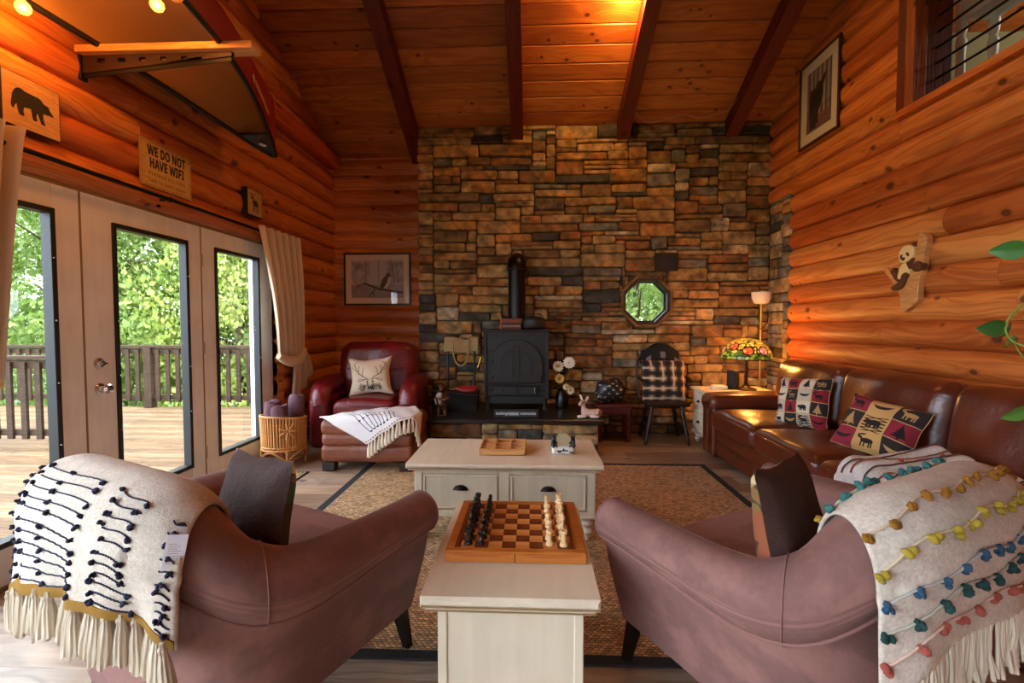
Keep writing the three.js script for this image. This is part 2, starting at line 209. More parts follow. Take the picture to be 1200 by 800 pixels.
// ------------------------------------------------------------------ room shell
const XL = -2.55, XR = 2.74, ZB = -5.88, ZS = -5.40, CY = 3.37, SL = 0.485, EXP = 0.187, ZR = -0.5, ZREAR = 4.5;
const roofY = (z) => CY + SL * (z - ZB);
const SA = Math.atan(SL), PEAK = roofY(ZR);
function logGeo(ax, az, bx, bz, y0, y1, nx, nz, bulge = 0.05) {
  const prof = [[-0.02, 0]]; for (let i = 0; i <= 7; i++) { const s = i / 7, q = 2 * s - 1; prof.push([0.002 + bulge * Math.pow(1 - Math.pow(Math.abs(q), 2.2), 0.8), s]); } prof.push([-0.02, 1]);
  const ring = (x, z) => prof.map(([n, s]) => V(x + nx * n, lerp(y0, y1, s), z + nz * n));
  const g = toCreasedNormals(loft([ring(ax, az), ring(bx, bz)]), 0.75), uv = g.attributes.uv, ou = rr(0, 4.8), ov = rr(0, 0.6); for (let i = 0; i < uv.count; i++) uv.setXY(i, uv.getX(i) + ou, uv.getY(i) + ov); return g;
}
const logMat = () => M.logs[Math.floor(rnd() * M.logs.length)];
const roofZ = (y) => (y - CY) / SL + ZB;
{ // floor: planks running across the room
  const fl = struct('floor', 'weathered brown plank floor laid across the room', 'floor');
  part('subfloor', box(XL - 0.2, XR + 0.2, -0.12, -0.013, ZB - 0.2, ZREAR + 0.2, 0), mat(0x241a12, 0.9), fl);
  const w = 0.178; let row = 0;
  for (let z = ZB; z < 1.2; z += w, row++) { let x = XL - 0.1 - rr(0, 1.1); while (x < XR) { const L = 1.22, x0 = Math.max(x, XL - 0.08), x1 = Math.min(x + L, XR + 0.05); if (x1 - x0 > 0.03) part('plank', box(x0 + 0.0008, x1 - 0.0008, -0.013, 0, z + 0.0008, z + w - 0.0008, 0.0016, rr(0, 2.4), rr(0, 1.2)), pick(M.floor), fl); x += L; } }
  part('plank_field', box(XL - 0.08, XR + 0.05, -0.013, 0, 1.22, ZREAR, 0.001), M.floor[1], fl);
}
{ // ceiling: boards across, beams up the slope
  const ce = struct('ceiling', 'sloped knotty pine plank ceiling', 'ceiling');
  const w = 0.19, n = Math.ceil((ZR - ZB + 0.1) / Math.cos(SA) / w);
  for (let i = 0; i < n; i++) { const s = (i + 0.5) * w - 0.1, z = ZB + s * Math.cos(SA), y = CY + s * Math.sin(SA); part('plank', cbox(XR - XL + 0.3, 0.022, w - 0.005, 0.009, rr(0, 4.8), rr(0, 1.2)), pick(M.planks), ce, null, [(XL + XR) / 2, y + 0.011, z], [-SA, 0, 0]); }
  const roof = (za, ya, zb, yb) => { const g = new THREE.ExtrudeGeometry(shapeOf([[-za, ya + 0.026], [-zb, yb + 0.026], [-zb, yb + 0.2], [-za, ya + 0.2]]), { depth: XR - XL + 5.0, bevelEnabled: false }); return triUV(g.rotateY(Math.PI / 2).translate(XL - 0.4, 0, 0)); };
  part('roof_deck', roof(ZB - 0.3, roofY(ZB - 0.3), ZR + 0.05, roofY(ZR + 0.05)), M.planks[2], ce);
  part('roof_deck', roof(ZR - 0.05, PEAK, ZREAR + 0.3, PEAK - SL * (ZREAR + 0.3 - ZR)), M.planks[2], ce);
}
[-1.39, -0.16, 1.05, 2.27].forEach((x, i) => {
  const names = ['dark stained roof beam meeting the left edge of the stone wall', 'dark stained roof beam ending above the stove pipe', 'dark stained roof beam with the spotlight on its side', 'dark stained roof beam next to the cable railed loft wall'];
  const L = (ZR - ZB) / Math.cos(SA) - 0.02, m = part('trim_' + (i + 1), cbox(0.14, 0.17, L, 0.008, rr(0, 4), rr(0, 1), true), M.beam, scene, names[i]);
  m.rotation.x = -SA; m.userData = { label: names[i], category: 'beam', kind: 'structure' };
  const s = L / 2 + 0.09; m.position.set(x, CY + s * Math.sin(SA) - 0.09 * Math.cos(SA), ZB + s * Math.cos(SA) + 0.09 * Math.sin(SA));
});
const DZ = [-4.40, -3.485, -2.53, -1.58], DH = 2.057;
{ // left wall with the patio door opening
  const wl = struct('wall_left', 'varnished log wall above and beside the patio doors', 'wall');
  for (let k = 0; k * EXP < PEAK; k++) {
    const y0 = k * EXP, y1 = y0 + EXP; if (y0 > 4.9) break;
    const zs = y0 > CY - 0.1 ? roofZ(y0 + 0.02) : ZB;
    if (y1 <= DH + 0.01) { part('log', logGeo(XL, zs, XL, DZ[0] - 0.05, y0, y1, 1, 0), logMat(), wl); part('log', logGeo(XL, DZ[3] + 0.05, XL, -1.3, y0, y1, 1, 0), logMat(), wl); }
    else if (y0 < 2.62) { part('log', logGeo(XL, zs, XL, -2.9, y0, y1, 1, 0), logMat(), wl); part('log', logGeo(XL, -2.898, XL, -1.3, y0, y1, 1, 0), logMat(), wl); }
    else { const zc = rr(-4.2, -1.6); part('log', logGeo(XL, zs, XL, zc - 0.001, y0, y1, 1, 0), logMat(), wl); part('log', logGeo(XL, zc + 0.001, XL, 1.0, y0, y1, 1, 0), logMat(), wl); }
  }
  const wm = M.logs[1], t = 0.2;
  part('backing', merge([box(XL - t, XL - 0.012, -0.1, DH, ZB - 0.2, DZ[0] - 0.05, 0), box(XL - t, XL - 0.012, -0.1, DH, DZ[3] + 0.05, -1.3, 0), box(XL - t, XL - 0.012, -0.1, 0.12, -1.3, 3.9, 0), box(XL - t, XL - 0.012, -0.1, DH, 3.9, ZREAR + 0.2, 0),
    triUV(new THREE.ExtrudeGeometry(shapeOf([[-(ZB - 0.2), DH], [1.3, DH], [1.3, 2.62], [-3.9, 2.62], [-3.9, DH], [-(ZREAR + 0.2), DH], [-(ZREAR + 0.2), PEAK - SL * (ZREAR - ZR) + 0.1], [-ZR, PEAK + 0.15], [-(ZB - 0.2), CY + 0.1]]), { depth: t - 0.012, bevelEnabled: false }).rotateY(Math.PI / 2).translate(XL - t, 0, 0))]), wm, wl);
}
{ // back wall: logs at the left, stone in front of the rest
  const wb = struct('wall_back', 'stacked ledge stone chimney wall beside a strip of varnished log siding', 'wall');
  for (let k = 0; k * EXP < CY; k++) part('log', logGeo(XL - 0.02, ZB, -1.2, ZB, k * EXP, Math.min((k + 1) * EXP, CY + 0.03), 0, 1, 0.036), logMat(), wb);
  const OX = 1.335, OY = 1.545;
  const hole = new THREE.Path(); for (let i = 0; i < 8; i++) { const a = Math.PI / 8 + i * Math.PI / 4, r = 0.285; i ? hole.lineTo(OX + r * Math.cos(a), OY + r * Math.sin(a)) : hole.moveTo(OX + r * Math.cos(a), OY + r * Math.sin(a)); } hole.closePath();
  const sh = shapeOf([[-1.325, -0.1], [XR + 0.2, -0.1], [XR + 0.2, 3.6], [-1.325, 3.6]]); sh.holes.push(hole);
  part('mortar_bed', triUV(new THREE.ExtrudeGeometry(sh, { depth: 0.12, bevelEnabled: false }).translate(0, 0, ZB + 0.30)), M.mortar, wb);
  const sh2 = shapeOf([[-1.325, -0.1], [XR + 0.2, -0.1], [XR + 0.2, 3.6], [-1.325, 3.6]]); sh2.holes.push(new THREE.Path([...Array(8)].map((_, i) => new THREE.Vector2(OX + 0.12 + 0.62 * Math.cos(i * Math.PI / 4 + Math.PI / 8), OY + 0.62 * Math.sin(i * Math.PI / 4 + Math.PI / 8)))));
  part('backing', triUV(new THREE.ExtrudeGeometry(sh2, { depth: 0.5, bevelEnabled: false }).translate(0, 0, ZB - 0.2)), M.mortar, wb);
  part('backing', box(XL - 0.2, -1.3, -0.1, CY + 0.1, ZB - 0.2, ZB - 0.012, 0), M.logs[1], wb);
  stoneField(wb, -1.335, XR - 0.005, 0.0, 3.575, (x, y, n) => V(x, y, ZB + 0.42 + n), (x, y) => Math.hypot(x - OX, y - OY) < 0.285, 300);
  // octagonal window
  const win = struct('window_1', 'small octagonal window set in the stone wall', 'window', [OX, OY, ZS]);
  const oct = (r) => { const s = new THREE.Shape(); for (let i = 0; i < 8; i++) { const a = Math.PI / 8 + i * Math.PI / 4; i ? s.lineTo(r * Math.cos(a), r * Math.sin(a)) : s.moveTo(r * Math.cos(a), r * Math.sin(a)); } s.closePath(); return s; };
  const ringG = (ro, ri, z0, z1, bv = 0.004) => { const s = oct(ro), h = oct(ri); s.holes.push(new THREE.Path(h.getPoints(1))); return slab(s, z1 - z0, bv).translate(0, 0, z0); };
  part('stone_surround', ringG(0.318, 0.284, -0.12, 0.035, 0.008), M.stones.brown, win, 'rough brown stone edging');
  part('frame', ringG(0.287, 0.256, -0.17, 0.012), mat(0x3a2c22, 0.5), win, 'dark bronze frame');
  part('sash', ringG(0.262, 0.238, -0.12, -0.08), mat(0x3c3b3a, 0.5), win);
  part('pane', new THREE.ShapeGeometry(oct(0.24)).translate(0, 0, -0.10), M.glass, win);
}
function stoneGeo(x0, x1, y0, y1, place, dep) {      // one ledge stone: a cut-cornered, bevelled block
  const w = x1 - x0, h = y1 - y0, c = Math.min(0.018, w * 0.18, h * 0.22), j = () => rr(-1, 1) * Math.min(0.008, h * 0.07), b = Math.min(0.013, h * 0.16);
  const tl = rr(-1, 1) * Math.min(0.012, h * 0.1), tr2 = rr(-1, 1) * Math.min(0.012, h * 0.1);
  const o = [[x0 + c, y0 + j()], [x1 - c, y0 + j()], [x1 + j(), y0 + c], [x1 + j(), y1 - c + tr2 * 0.5], [x1 - c, y1 + Math.min(0, tr2)], [x0 + c, y1 + Math.min(0, tl)], [x0 + j(), y1 - c + tl * 0.5], [x0 + j(), y0 + c]].map(([x, y]) => [clamp(x, x0, x1), clamp(y, y0, y1)]);
  const cx = (x0 + x1) / 2, cy = (y0 + y1) / 2, ins = (p, k) => [p[0] + Math.sign(cx - p[0]) * k, p[1] + Math.sign(cy - p[1]) * k], tx = rr(-1, 1) * 0.012, ty = rr(-1, 1) * 0.012;
  const r0 = o.map(([x, y]) => place(x, y, -0.01)), r1 = o.map(([x, y]) => place(x, y, dep - b)), r2 = o.map((p) => { const q = ins(p, b); return place(q[0], q[1], dep + tx * (q[0] - cx) / w * 2 + ty * (q[1] - cy) / h * 2 + rr(-0.003, 0.003)); });
  const g = toCreasedNormals(loft([r0, r1, r2]), 0.55), pos = g.attributes.position, uv = g.attributes.uv, ou = rr(0, 1), ov = rr(0, 1);
  const e0 = place(0, 0, 0), ex = place(1, 0, 0).sub(e0), ey = place(0, 1, 0).sub(e0), q = V(); for (let i = 0; i < pos.count; i++) { q.fromBufferAttribute(pos, i); uv.setXY(i, q.dot(ex) + ou, q.dot(ey) + ov); } return g;
}
function stoneField(parent, x0, x1, y0, y1, place, skip, most, tall = 1, weights) {
  const cw = 0.027, ch = 0.051, nx = Math.round((x1 - x0) / cw), ny = Math.floor((y1 - y0) / ch), occ = new Uint8Array(nx * ny), list = [], sx = (x1 - x0) / nx, sy = (y1 - y0) / ny;
  if (skip) for (let j = 0; j < ny; j++) for (let i = 0; i < nx; i++) if (skip(x0 + (i + 0.5) * sx, y0 + (j + 0.5) * sy)) occ[j * nx + i] = 1;
  const wy = (x, y) => (noise(x * 2.2 + 40, y * 2.5 + 40, 999, 999, 5) - 0.5) * 0.035 * sstep(0, 0.1, y - y0) * sstep(0, 0.1, y1 - y) * (skip && Math.hypot(x - 1.335, y - 1.545) < 0.42 ? 0 : 1);
  for (let j = 0; j < ny; j++) for (let i = 0; i < nx; i++) {
    if (occ[j * nx + i]) continue;
    const r = rnd(); let hh = r < 0.26 ? 1 : r < 0.80 ? 2 : 3; if (tall < 1 && hh === 3) hh = 2; hh = Math.min(hh, ny - j); let ww = Math.round(hh === 1 ? rr(6, 24) : hh === 2 ? 5 + 22 * Math.pow(rnd(), 1.1) : 6 + 16 * rnd()), run = 0; while (run < ww + 4 && i + run < nx && !occ[j * nx + i + run]) run++;
    if (run - ww < 4) ww = run > ww ? (run <= 24 ? run : Math.floor(run / 2)) : run;
    for (let b = 1; b < hh; b++) for (let a = 0; a < ww; a++) if (occ[(j + b) * nx + i + a]) { hh = b; break; }
    for (let b = 0; b < hh; b++) for (let a = 0; a < ww; a++) occ[(j + b) * nx + i + a] = 1;
    list.push([i, j, ww, hh]);
  }
  const kinds = weights || ['tan', 'tan', 'tan', 'gold', 'gold', 'gold', 'rust', 'rust', 'brown', 'brown', 'brown', 'pale', 'grey', 'dark', 'tan', 'gold'];
  const items = list.map(([i, j, ww, hh]) => { const a0 = x0 + i * sx, a1 = a0 + ww * sx, b0 = y0 + j * sy, b1 = b0 + hh * sy, m = (a0 + a1) / 2; let k = pick(kinds); if (k === 'pale' && ww * hh > 34) k = 'tan'; const gp = rr(0.0025, 0.0045); return { g: stoneGeo(a0 + gp, a1 - gp, b0 + gp, b1 - gp, (x, y, n) => place(x, y + wy(m * 0.8 + x * 0.2, y), n), rr(0.035, 0.062)), k, area: ww * hh }; });
  const order = items.slice().sort((a, b) => b.area - a.area), rest = {};
  order.forEach((it, n) => { if (n < most) part('stone', it.g, M.stones[it.k], parent); else (rest[it.k] ||= []).push(it.g); });
  for (const k in rest) { const o = part('small_stones', merge(rest[k]), M.stones[k], parent, 'small filler stones between the larger ones'); o.userData.kind = 'stuff'; }
}
{ // right wall: logs, stone return at its far end, loft opening
  const wr = struct('wall_right', 'varnished log wall behind the leather sofa below the loft', 'wall');
  const ZST = -4.955, YST = 2.66, YO = 15 * EXP, ZO0 = -3.57, ZO1 = 0.6, YT = 4.75;
  for (let k = 0; k * EXP < 5.6; k++) {
    const y0 = k * EXP, y1 = y0 + EXP; let zs = y1 <= YST + 0.03 ? ZST + rr(0, 0.01) : (y0 > CY - 0.2 ? Math.max(roofZ(y0 + 0.02), ZS) : ZS);
    const ze = y0 >= YO - 0.01 && y0 < YT ? ZO0 : 1.0, zc = rr(-3.9, -1.5);
    if (ze > 0 && zs < zc) { part('log', logGeo(XR, zs, XR, zc - 0.001, y0, y1, -1, 0), logMat(), wr); part('log', logGeo(XR, zc + 0.001, XR, ze, y0, y1, -1, 0), logMat(), wr); }
    else if (zs < ze) part('log', logGeo(XR, zs, XR, ze, y0, y1, -1, 0), logMat(), wr);
  }
  const t = 0.2, poly = (pts) => triUV(new THREE.ExtrudeGeometry(shapeOf(pts.map(([z, y]) => [-z, y])), { depth: t - 0.012, bevelEnabled: false }).rotateY(Math.PI / 2).translate(XR + 0.012, 0, 0));
  part('backing', merge([poly([[ZB - 0.2, -0.1], [ZREAR + 0.2, -0.1], [ZREAR + 0.2, YO], [ZB - 0.2, YO]]), poly([[ZB - 0.2, YO], [ZO0, YO], [ZO0, roofY(ZO0) + 0.1], [ZB - 0.2, roofY(ZB - 0.2) + 0.1]]), poly([[ZO1, YO], [ZREAR + 0.2, YO], [ZREAR + 0.2, PEAK - SL * (ZREAR - ZR) + 0.1], [ZO1, PEAK - SL * (ZO1 - ZR) + 0.1]]), poly([[ZO0, YT], [ZO1, YT], [ZO1, PEAK - SL * (ZO1 - ZR) + 0.1], [ZR, PEAK + 0.1], [roofZ(YT), YT]])]), M.logs[1], wr);
  part('mortar_bed', box(XR - 0.012, XR + 0.03, 0, YST, ZS, ZST + 0.004, 0), M.mortar, wr);
  stoneField(wr, 0.02, ZST - ZS - 0.01, 0.0, YST, (x, y, n) => V(XR - 0.012 - n * 0.6, y, ZS + x), null, 300, 1, ['tan', 'pale', 'grey', 'grey', 'dark', 'brown', 'tan', 'pale', 'grey', 'tan']);
  // loft opening: scribed board, post, sill, floor and room behind
  part('scribe_board', box(XR - 0.055, XR + 0.10, YO, YT, ZO0 - 0.005, ZO0 + 0.075, 0.003, 1, 0.2, true), M.beam, wr, 'dark end board against the log ends');
  part('post', box(XR - 0.06, XR + 0.03, YO + 0.02, YT, ZO0 + 0.075, ZO0 + 0.155, 0.004, 0.3, 0.1, true), tint(T.log, T.woodBump, 0xb08a74, 0.55), wr, 'rough wooden post');
  part('jamb', box(XR + 0.03, XR + 0.21, YO, YT, ZO0 + 0.06, ZO0 + 0.14, 0.003, 2, 0.4, true), M.beam, wr);
  part('sill', box(XR - 0.075, XR + 0.22, YO - 0.02, YO + 0.028, ZO0 - 0.01, ZO1, 0.006, 0.4, 0.3), tint(T.log, T.woodBump, 0xffddb8, 0.45), wr, 'golden sill board');
  for (let i = 0; i < 12; i++) part('railing_bar', rod([XR + 0.11, YO + 0.10 + i * 0.107, ZO0 + 0.14], [XR + 0.11, YO + 0.10 + i * 0.107, ZO1], 0.0085, 8), M.blackMetal, wr, 'black horizontal railing bar');
  const lf = struct('wall_loft', 'olive painted walls and floor of the loft room', 'wall'), ol = mat(0x74724f, 0.9), x1 = XR + 3.6;
  part('loft_floor', box(XR + 0.19, x1, YO - 0.25, YO - 0.10, -4.6, ZO1 + 0.4, 0), M.floor[2], lf);
  part('wall_panel', box(x1, x1 + 0.1, YO - 0.25, 6.6, -4.7, ZO1 + 0.5, 0), ol, lf); part('wall_panel', box(XR + 0.19, x1, YO - 0.25, 6.6, -4.7, -4.6, 0), ol, lf); part('wall_panel', box(XR + 0.19, x1, YO - 0.25, 6.6, ZO1 + 0.4, ZO1 + 0.5, 0), ol, lf);
  part('dark_doorway', box(x1 - 0.03, x1, YO - 0.1, YO + 1.9, -3.75, -2.7, 0.004), mat(0x2c1410, 0.6), lf, 'dark red door leaf');
}
{ // rear wall, behind the camera, with the large windows that light the room
  const wr = struct('wall_rear', 'log wall with tall windows at the back of the room', 'wall');
  const y0 = 0.7, y1 = 2.6, ws = [[-1.9, -1.5], [-0.3, 0.3], [1.5, 1.9]], zz = [ZREAR, ZREAR + 0.2], gs = [box(XL - 0.2, XR + 0.2, -0.1, y0, ...zz, 0), box(XL - 0.2, XR + 0.2, y1, PEAK - SL * (ZREAR - ZR) + 0.2, ...zz, 0)];
  let x = XL - 0.2; for (const [a, b] of [...ws, [XR + 0.2, 0]]) { gs.push(box(x, a, y0, y1, ...zz, 0)); x = b; } part('backing', merge(gs), M.logs[0], wr);
  ws.forEach(([a, b], i) => { const w = struct('window_' + (i + 2), ['tall window at the back of the room by the patio door side', 'tall middle window at the back of the room', 'tall window at the back of the room by the sofa side'][i], 'window'); part('frame', merge([box(a, a + 0.06, y0, y1, ZREAR + 0.04, ZREAR + 0.12), box(b - 0.06, b, y0, y1, ZREAR + 0.04, ZREAR + 0.12), box(a, b, y0, y0 + 0.06, ZREAR + 0.04, ZREAR + 0.12), box(a, b, y1 - 0.06, y1, ZREAR + 0.04, ZREAR + 0.12), box((a + b) / 2 - 0.025, (a + b) / 2 + 0.025, y0, y1, ZREAR + 0.05, ZREAR + 0.11)]), M.white, w); part('pane', new THREE.PlaneGeometry(b - a, y1 - y0).translate((a + b) / 2, (y0 + y1) / 2, ZREAR + 0.08), M.glass, w); });
}
{ const w = struct('window_5', 'wide side window beyond the patio doors', 'window'), a = -1.3, b = 3.9, y0 = 0.12, y1 = 2.62, x0 = XL - 0.12, x1 = XL - 0.04;
  part('frame', merge([box(x0, x1, y0, y1, a, a + 0.06), box(x0, x1, y0, y1, b - 0.06, b), box(x0, x1, y0, y0 + 0.06, a, b), box(x0, x1, y1 - 0.06, y1, a, b), box(x0 + 0.01, x1 - 0.01, y0, y1, 0.4, 0.45), box(x0 + 0.01, x1 - 0.01, y0, y1, 2.1, 2.15)]), M.white, w); part('pane', new THREE.PlaneGeometry(b - a, y1 - y0).rotateY(Math.PI / 2).translate(XL - 0.08, (y0 + y1) / 2, (a + b) / 2), M.glass, w);
}
{ // purlin along the left wall with its cut end by the back corner
  const b = part('trim_5', loft([...Array(2)].map((_, i) => { const z = i ? 0.8 : -5.70, r = []; for (let k = 0; k < 14; k++) { const a = k / 14 * Math.PI * 2; r.push(V(-2.455 + 0.085 * Math.sign(Math.cos(a)) * Math.pow(Math.abs(Math.cos(a)), 0.5), 3.29 + 0.09 * Math.sign(Math.sin(a)) * Math.pow(Math.abs(Math.sin(a)), 0.5), z)); } return r; })), tint(T.log, T.woodBump, 0xd08a60, 0.45), scene);
  b.userData = { label: 'heavy wall beam with a cut end above the canoe bow', category: 'beam', kind: 'structure' };
}
// ------------------------------------------------------------------ patio doors
M.rubber = mat(0x0c0f0e, 0.5); M.seal = mat(0x8c7250, 0.7);
function doorPanel(n, label, z0, z1, gz0, gz1) {     // z0 far edge, z1 near edge
  const d = struct('door_' + n, label, 'door'), x0 = XL - 0.045, x1 = XL, gy0 = 0.215, gy1 = 1.893, H = 2.035;
  part('stile', box(x0, x1, 0.02, H, z0 + 0.004, gz0, 0.003), M.white, d); part('stile', box(x0, x1, 0.02, H, gz1, z1 - 0.004, 0.003), M.white, d);
  part('rail', box(x0, x1, 0.02, gy0, gz0, gz1, 0.003), M.white, d); part('rail', box(x0, x1, gy1, H, gz0, gz1, 0.003), M.white, d);
  const k = 0.028; part('glazing_frame', merge([box(x0 - 0.005, x1 + 0.012, gy0 - k * 0.4, gy1 + k * 0.4, gz0 - k * 0.4, gz0 + k * 0.6), box(x0 - 0.005, x1 + 0.012, gy0 - k * 0.4, gy1 + k * 0.4, gz1 - k * 0.6, gz1 + k * 0.4), box(x0 - 0.005, x1 + 0.0115, gy0 - k * 0.4, gy0 + k * 0.6, gz0, gz1), box(x0 - 0.005, x1 + 0.0115, gy1 - k * 0.6, gy1 + k * 0.4, gz0, gz1)]), M.rubber, d, 'black glazing frame');
  part('screw_caps', merge([0.25, 0.45, 0.65, 0.85].flatMap((t) => [gz0 + 0.006, gz1 - 0.006].map((z) => tr(new THREE.SphereGeometry(0.006, 6, 4), x1 + 0.013, lerp(gy0, gy1, t), z)))), M.chrome, d);
  part('pane', new THREE.PlaneGeometry(gz1 - gz0, gy1 - gy0).rotateY(Math.PI / 2).translate(XL - 0.03, (gy0 + gy1) / 2, (gz0 + gz1) / 2), M.glass, d, 'clear glass pane');
  return d;
}
doorPanel(1, 'white glazed door panel beside the gathered curtain and towel basket', DZ[0], DZ[1], -4.235, -3.645);
const dm = doorPanel(2, 'white glazed patio door with knob and deadbolt', DZ[1], DZ[2], -3.335, -2.735);
doorPanel(3, 'white glazed door panel behind the draped armchair', DZ[2], DZ[3], -2.375, -1.75);
for (const [n, y] of [['deadbolt', 1.055], ['door_knob', 0.905]]) {
  const k = part(n, tr(lathe([[0, 0], [0.033, 0], [0.033, 0.006], [0.024, 0.012], [0.018, 0.012], [0.016, 0.03], [0, 0.031]], 20), XL, y, -2.612, 0, 0, -Math.PI / 2), M.chrome, dm, 'polished nickel');
  if (n === 'door_knob') part('knob', tr(lathe([[0.011, 0.012], [0.011, 0.035], [0.026, 0.045], [0.029, 0.058], [0.022, 0.07], [0, 0.073]], 20), XL, y, -2.612, 0, 0, -Math.PI / 2), M.chrome, k);
  else part('thumb_turn', box(XL + 0.03, XL + 0.045, y - 0.005, y + 0.005, -2.63, -2.594), M.chrome, k);
}
for (const y of [0.28, 1.1, 1.78]) part('hinge', tr(new THREE.CylinderGeometry(0.008, 0.008, 0.09, 8), XL + 0.006, y, DZ[1]), mat(0xa89c8a, 0.4, { metalness: 0.7 }), dm, 'steel hinge');
{ const f = struct('trim_6', 'white door frame with tan weather seals', 'door frame');
  part('jamb', box(XL - 0.2, XL + 0.0, 0, DH, DZ[0] - 0.05, DZ[0], 0.003), M.white, f); part('jamb', box(XL - 0.2, XL, 0, DH, DZ[3], DZ[3] + 0.05, 0.003), M.white, f);
  part('head', box(XL - 0.2, XL, 2.037, DH + 0.02, DZ[0] - 0.05, DZ[3] + 0.05, 0.003), M.seal, f); part('threshold', box(XL - 0.2, XL + 0.02, 0, 0.02, DZ[0], DZ[3], 0.003), mat(0x8a7a68, 0.5, { metalness: 0.3 }), f);
  for (const z of [DZ[1], DZ[2]]) part('seal', box(XL - 0.05, XL + 0.0035, 0.02, 2.037, z - 0.004, z + 0.004, 0.001), M.seal, f, 'tan weather seal');
  const p = part('corner_log', logGeo(XL + 0.012, DZ[0] - 0.17, XL + 0.012, DZ[0] - 0.05, 0, DH, 1, 0, 0.03), M.logs[0], f, 'upright log slab beside the door');
}
// ------------------------------------------------------------------ outside: deck, railing, ground, trees
{ const dk = struct('floor_deck', 'sun bleached timber deck outside the doors', 'deck');
  for (let z = -7.2, i = 0; z < 1.5; z += 0.145, i++) part('deck_board', box(-9.0, XL - 0.22, -0.09, -0.055, z, z + 0.139, 0.003, rr(0, 2.4), rr(0, 0.6)), pick(M.deck), dk);
  part('joists', box(-9.0, XL - 0.22, -0.35, -0.2, -7.15, -7.05, 0.003), M.deck[2], dk); part('joists', box(-9.0, XL - 0.22, -0.10, -0.092, -7.19, 1.45, 0.001), mat(0x3a3128, 0.9), dk);
  const railM = mat(0x7c7064, 0.85, { map: T.deck }), railing = (label, z, xa, xb, posts) => { const r = thing('deck_railing', label, 'railing', [0, -0.055, 0]);
    part('top_rail', box(xa, xb, 0.96, 1.0, z - 0.06, z + 0.06), railM, r); part('bottom_rail', box(xa, xb, 0.13, 0.20, z - 0.02, z + 0.02), railM, r); part('upper_rail', box(xa, xb, 0.86, 0.95, z - 0.02, z + 0.02), railM, r);
    for (const x of posts) part('post', box(x - 0.06, x + 0.06, 0, 0.97, z - 0.06, z + 0.06), railM, r);
    for (let x = xa + 0.09; x < xb; x += 0.165) part('baluster', box(x - 0.032, x + 0.032, 0.10, 0.93, z + 0.02, z + 0.05, 0.002), railM, r); };
  railing('grey weathered deck railing seen through the middle and curtained door glass', -7.12, -9.0, -2.8, [-8.9, -6.1, -2.9]);
  railing('short grey deck railing by the steps outside the door behind the armchair', -4.75, -9.0, -5.0, [-5.05]);
  const gr = part('ground', new THREE.PlaneGeometry(120, 120, 1, 1).rotateX(-Math.PI / 2).translate(0, -1.3, 0), mat(0x4a5a2a, 0.95), scene); gr.userData = { label: 'grassy ground around the cabin', category: 'ground', kind: 'structure' };
}
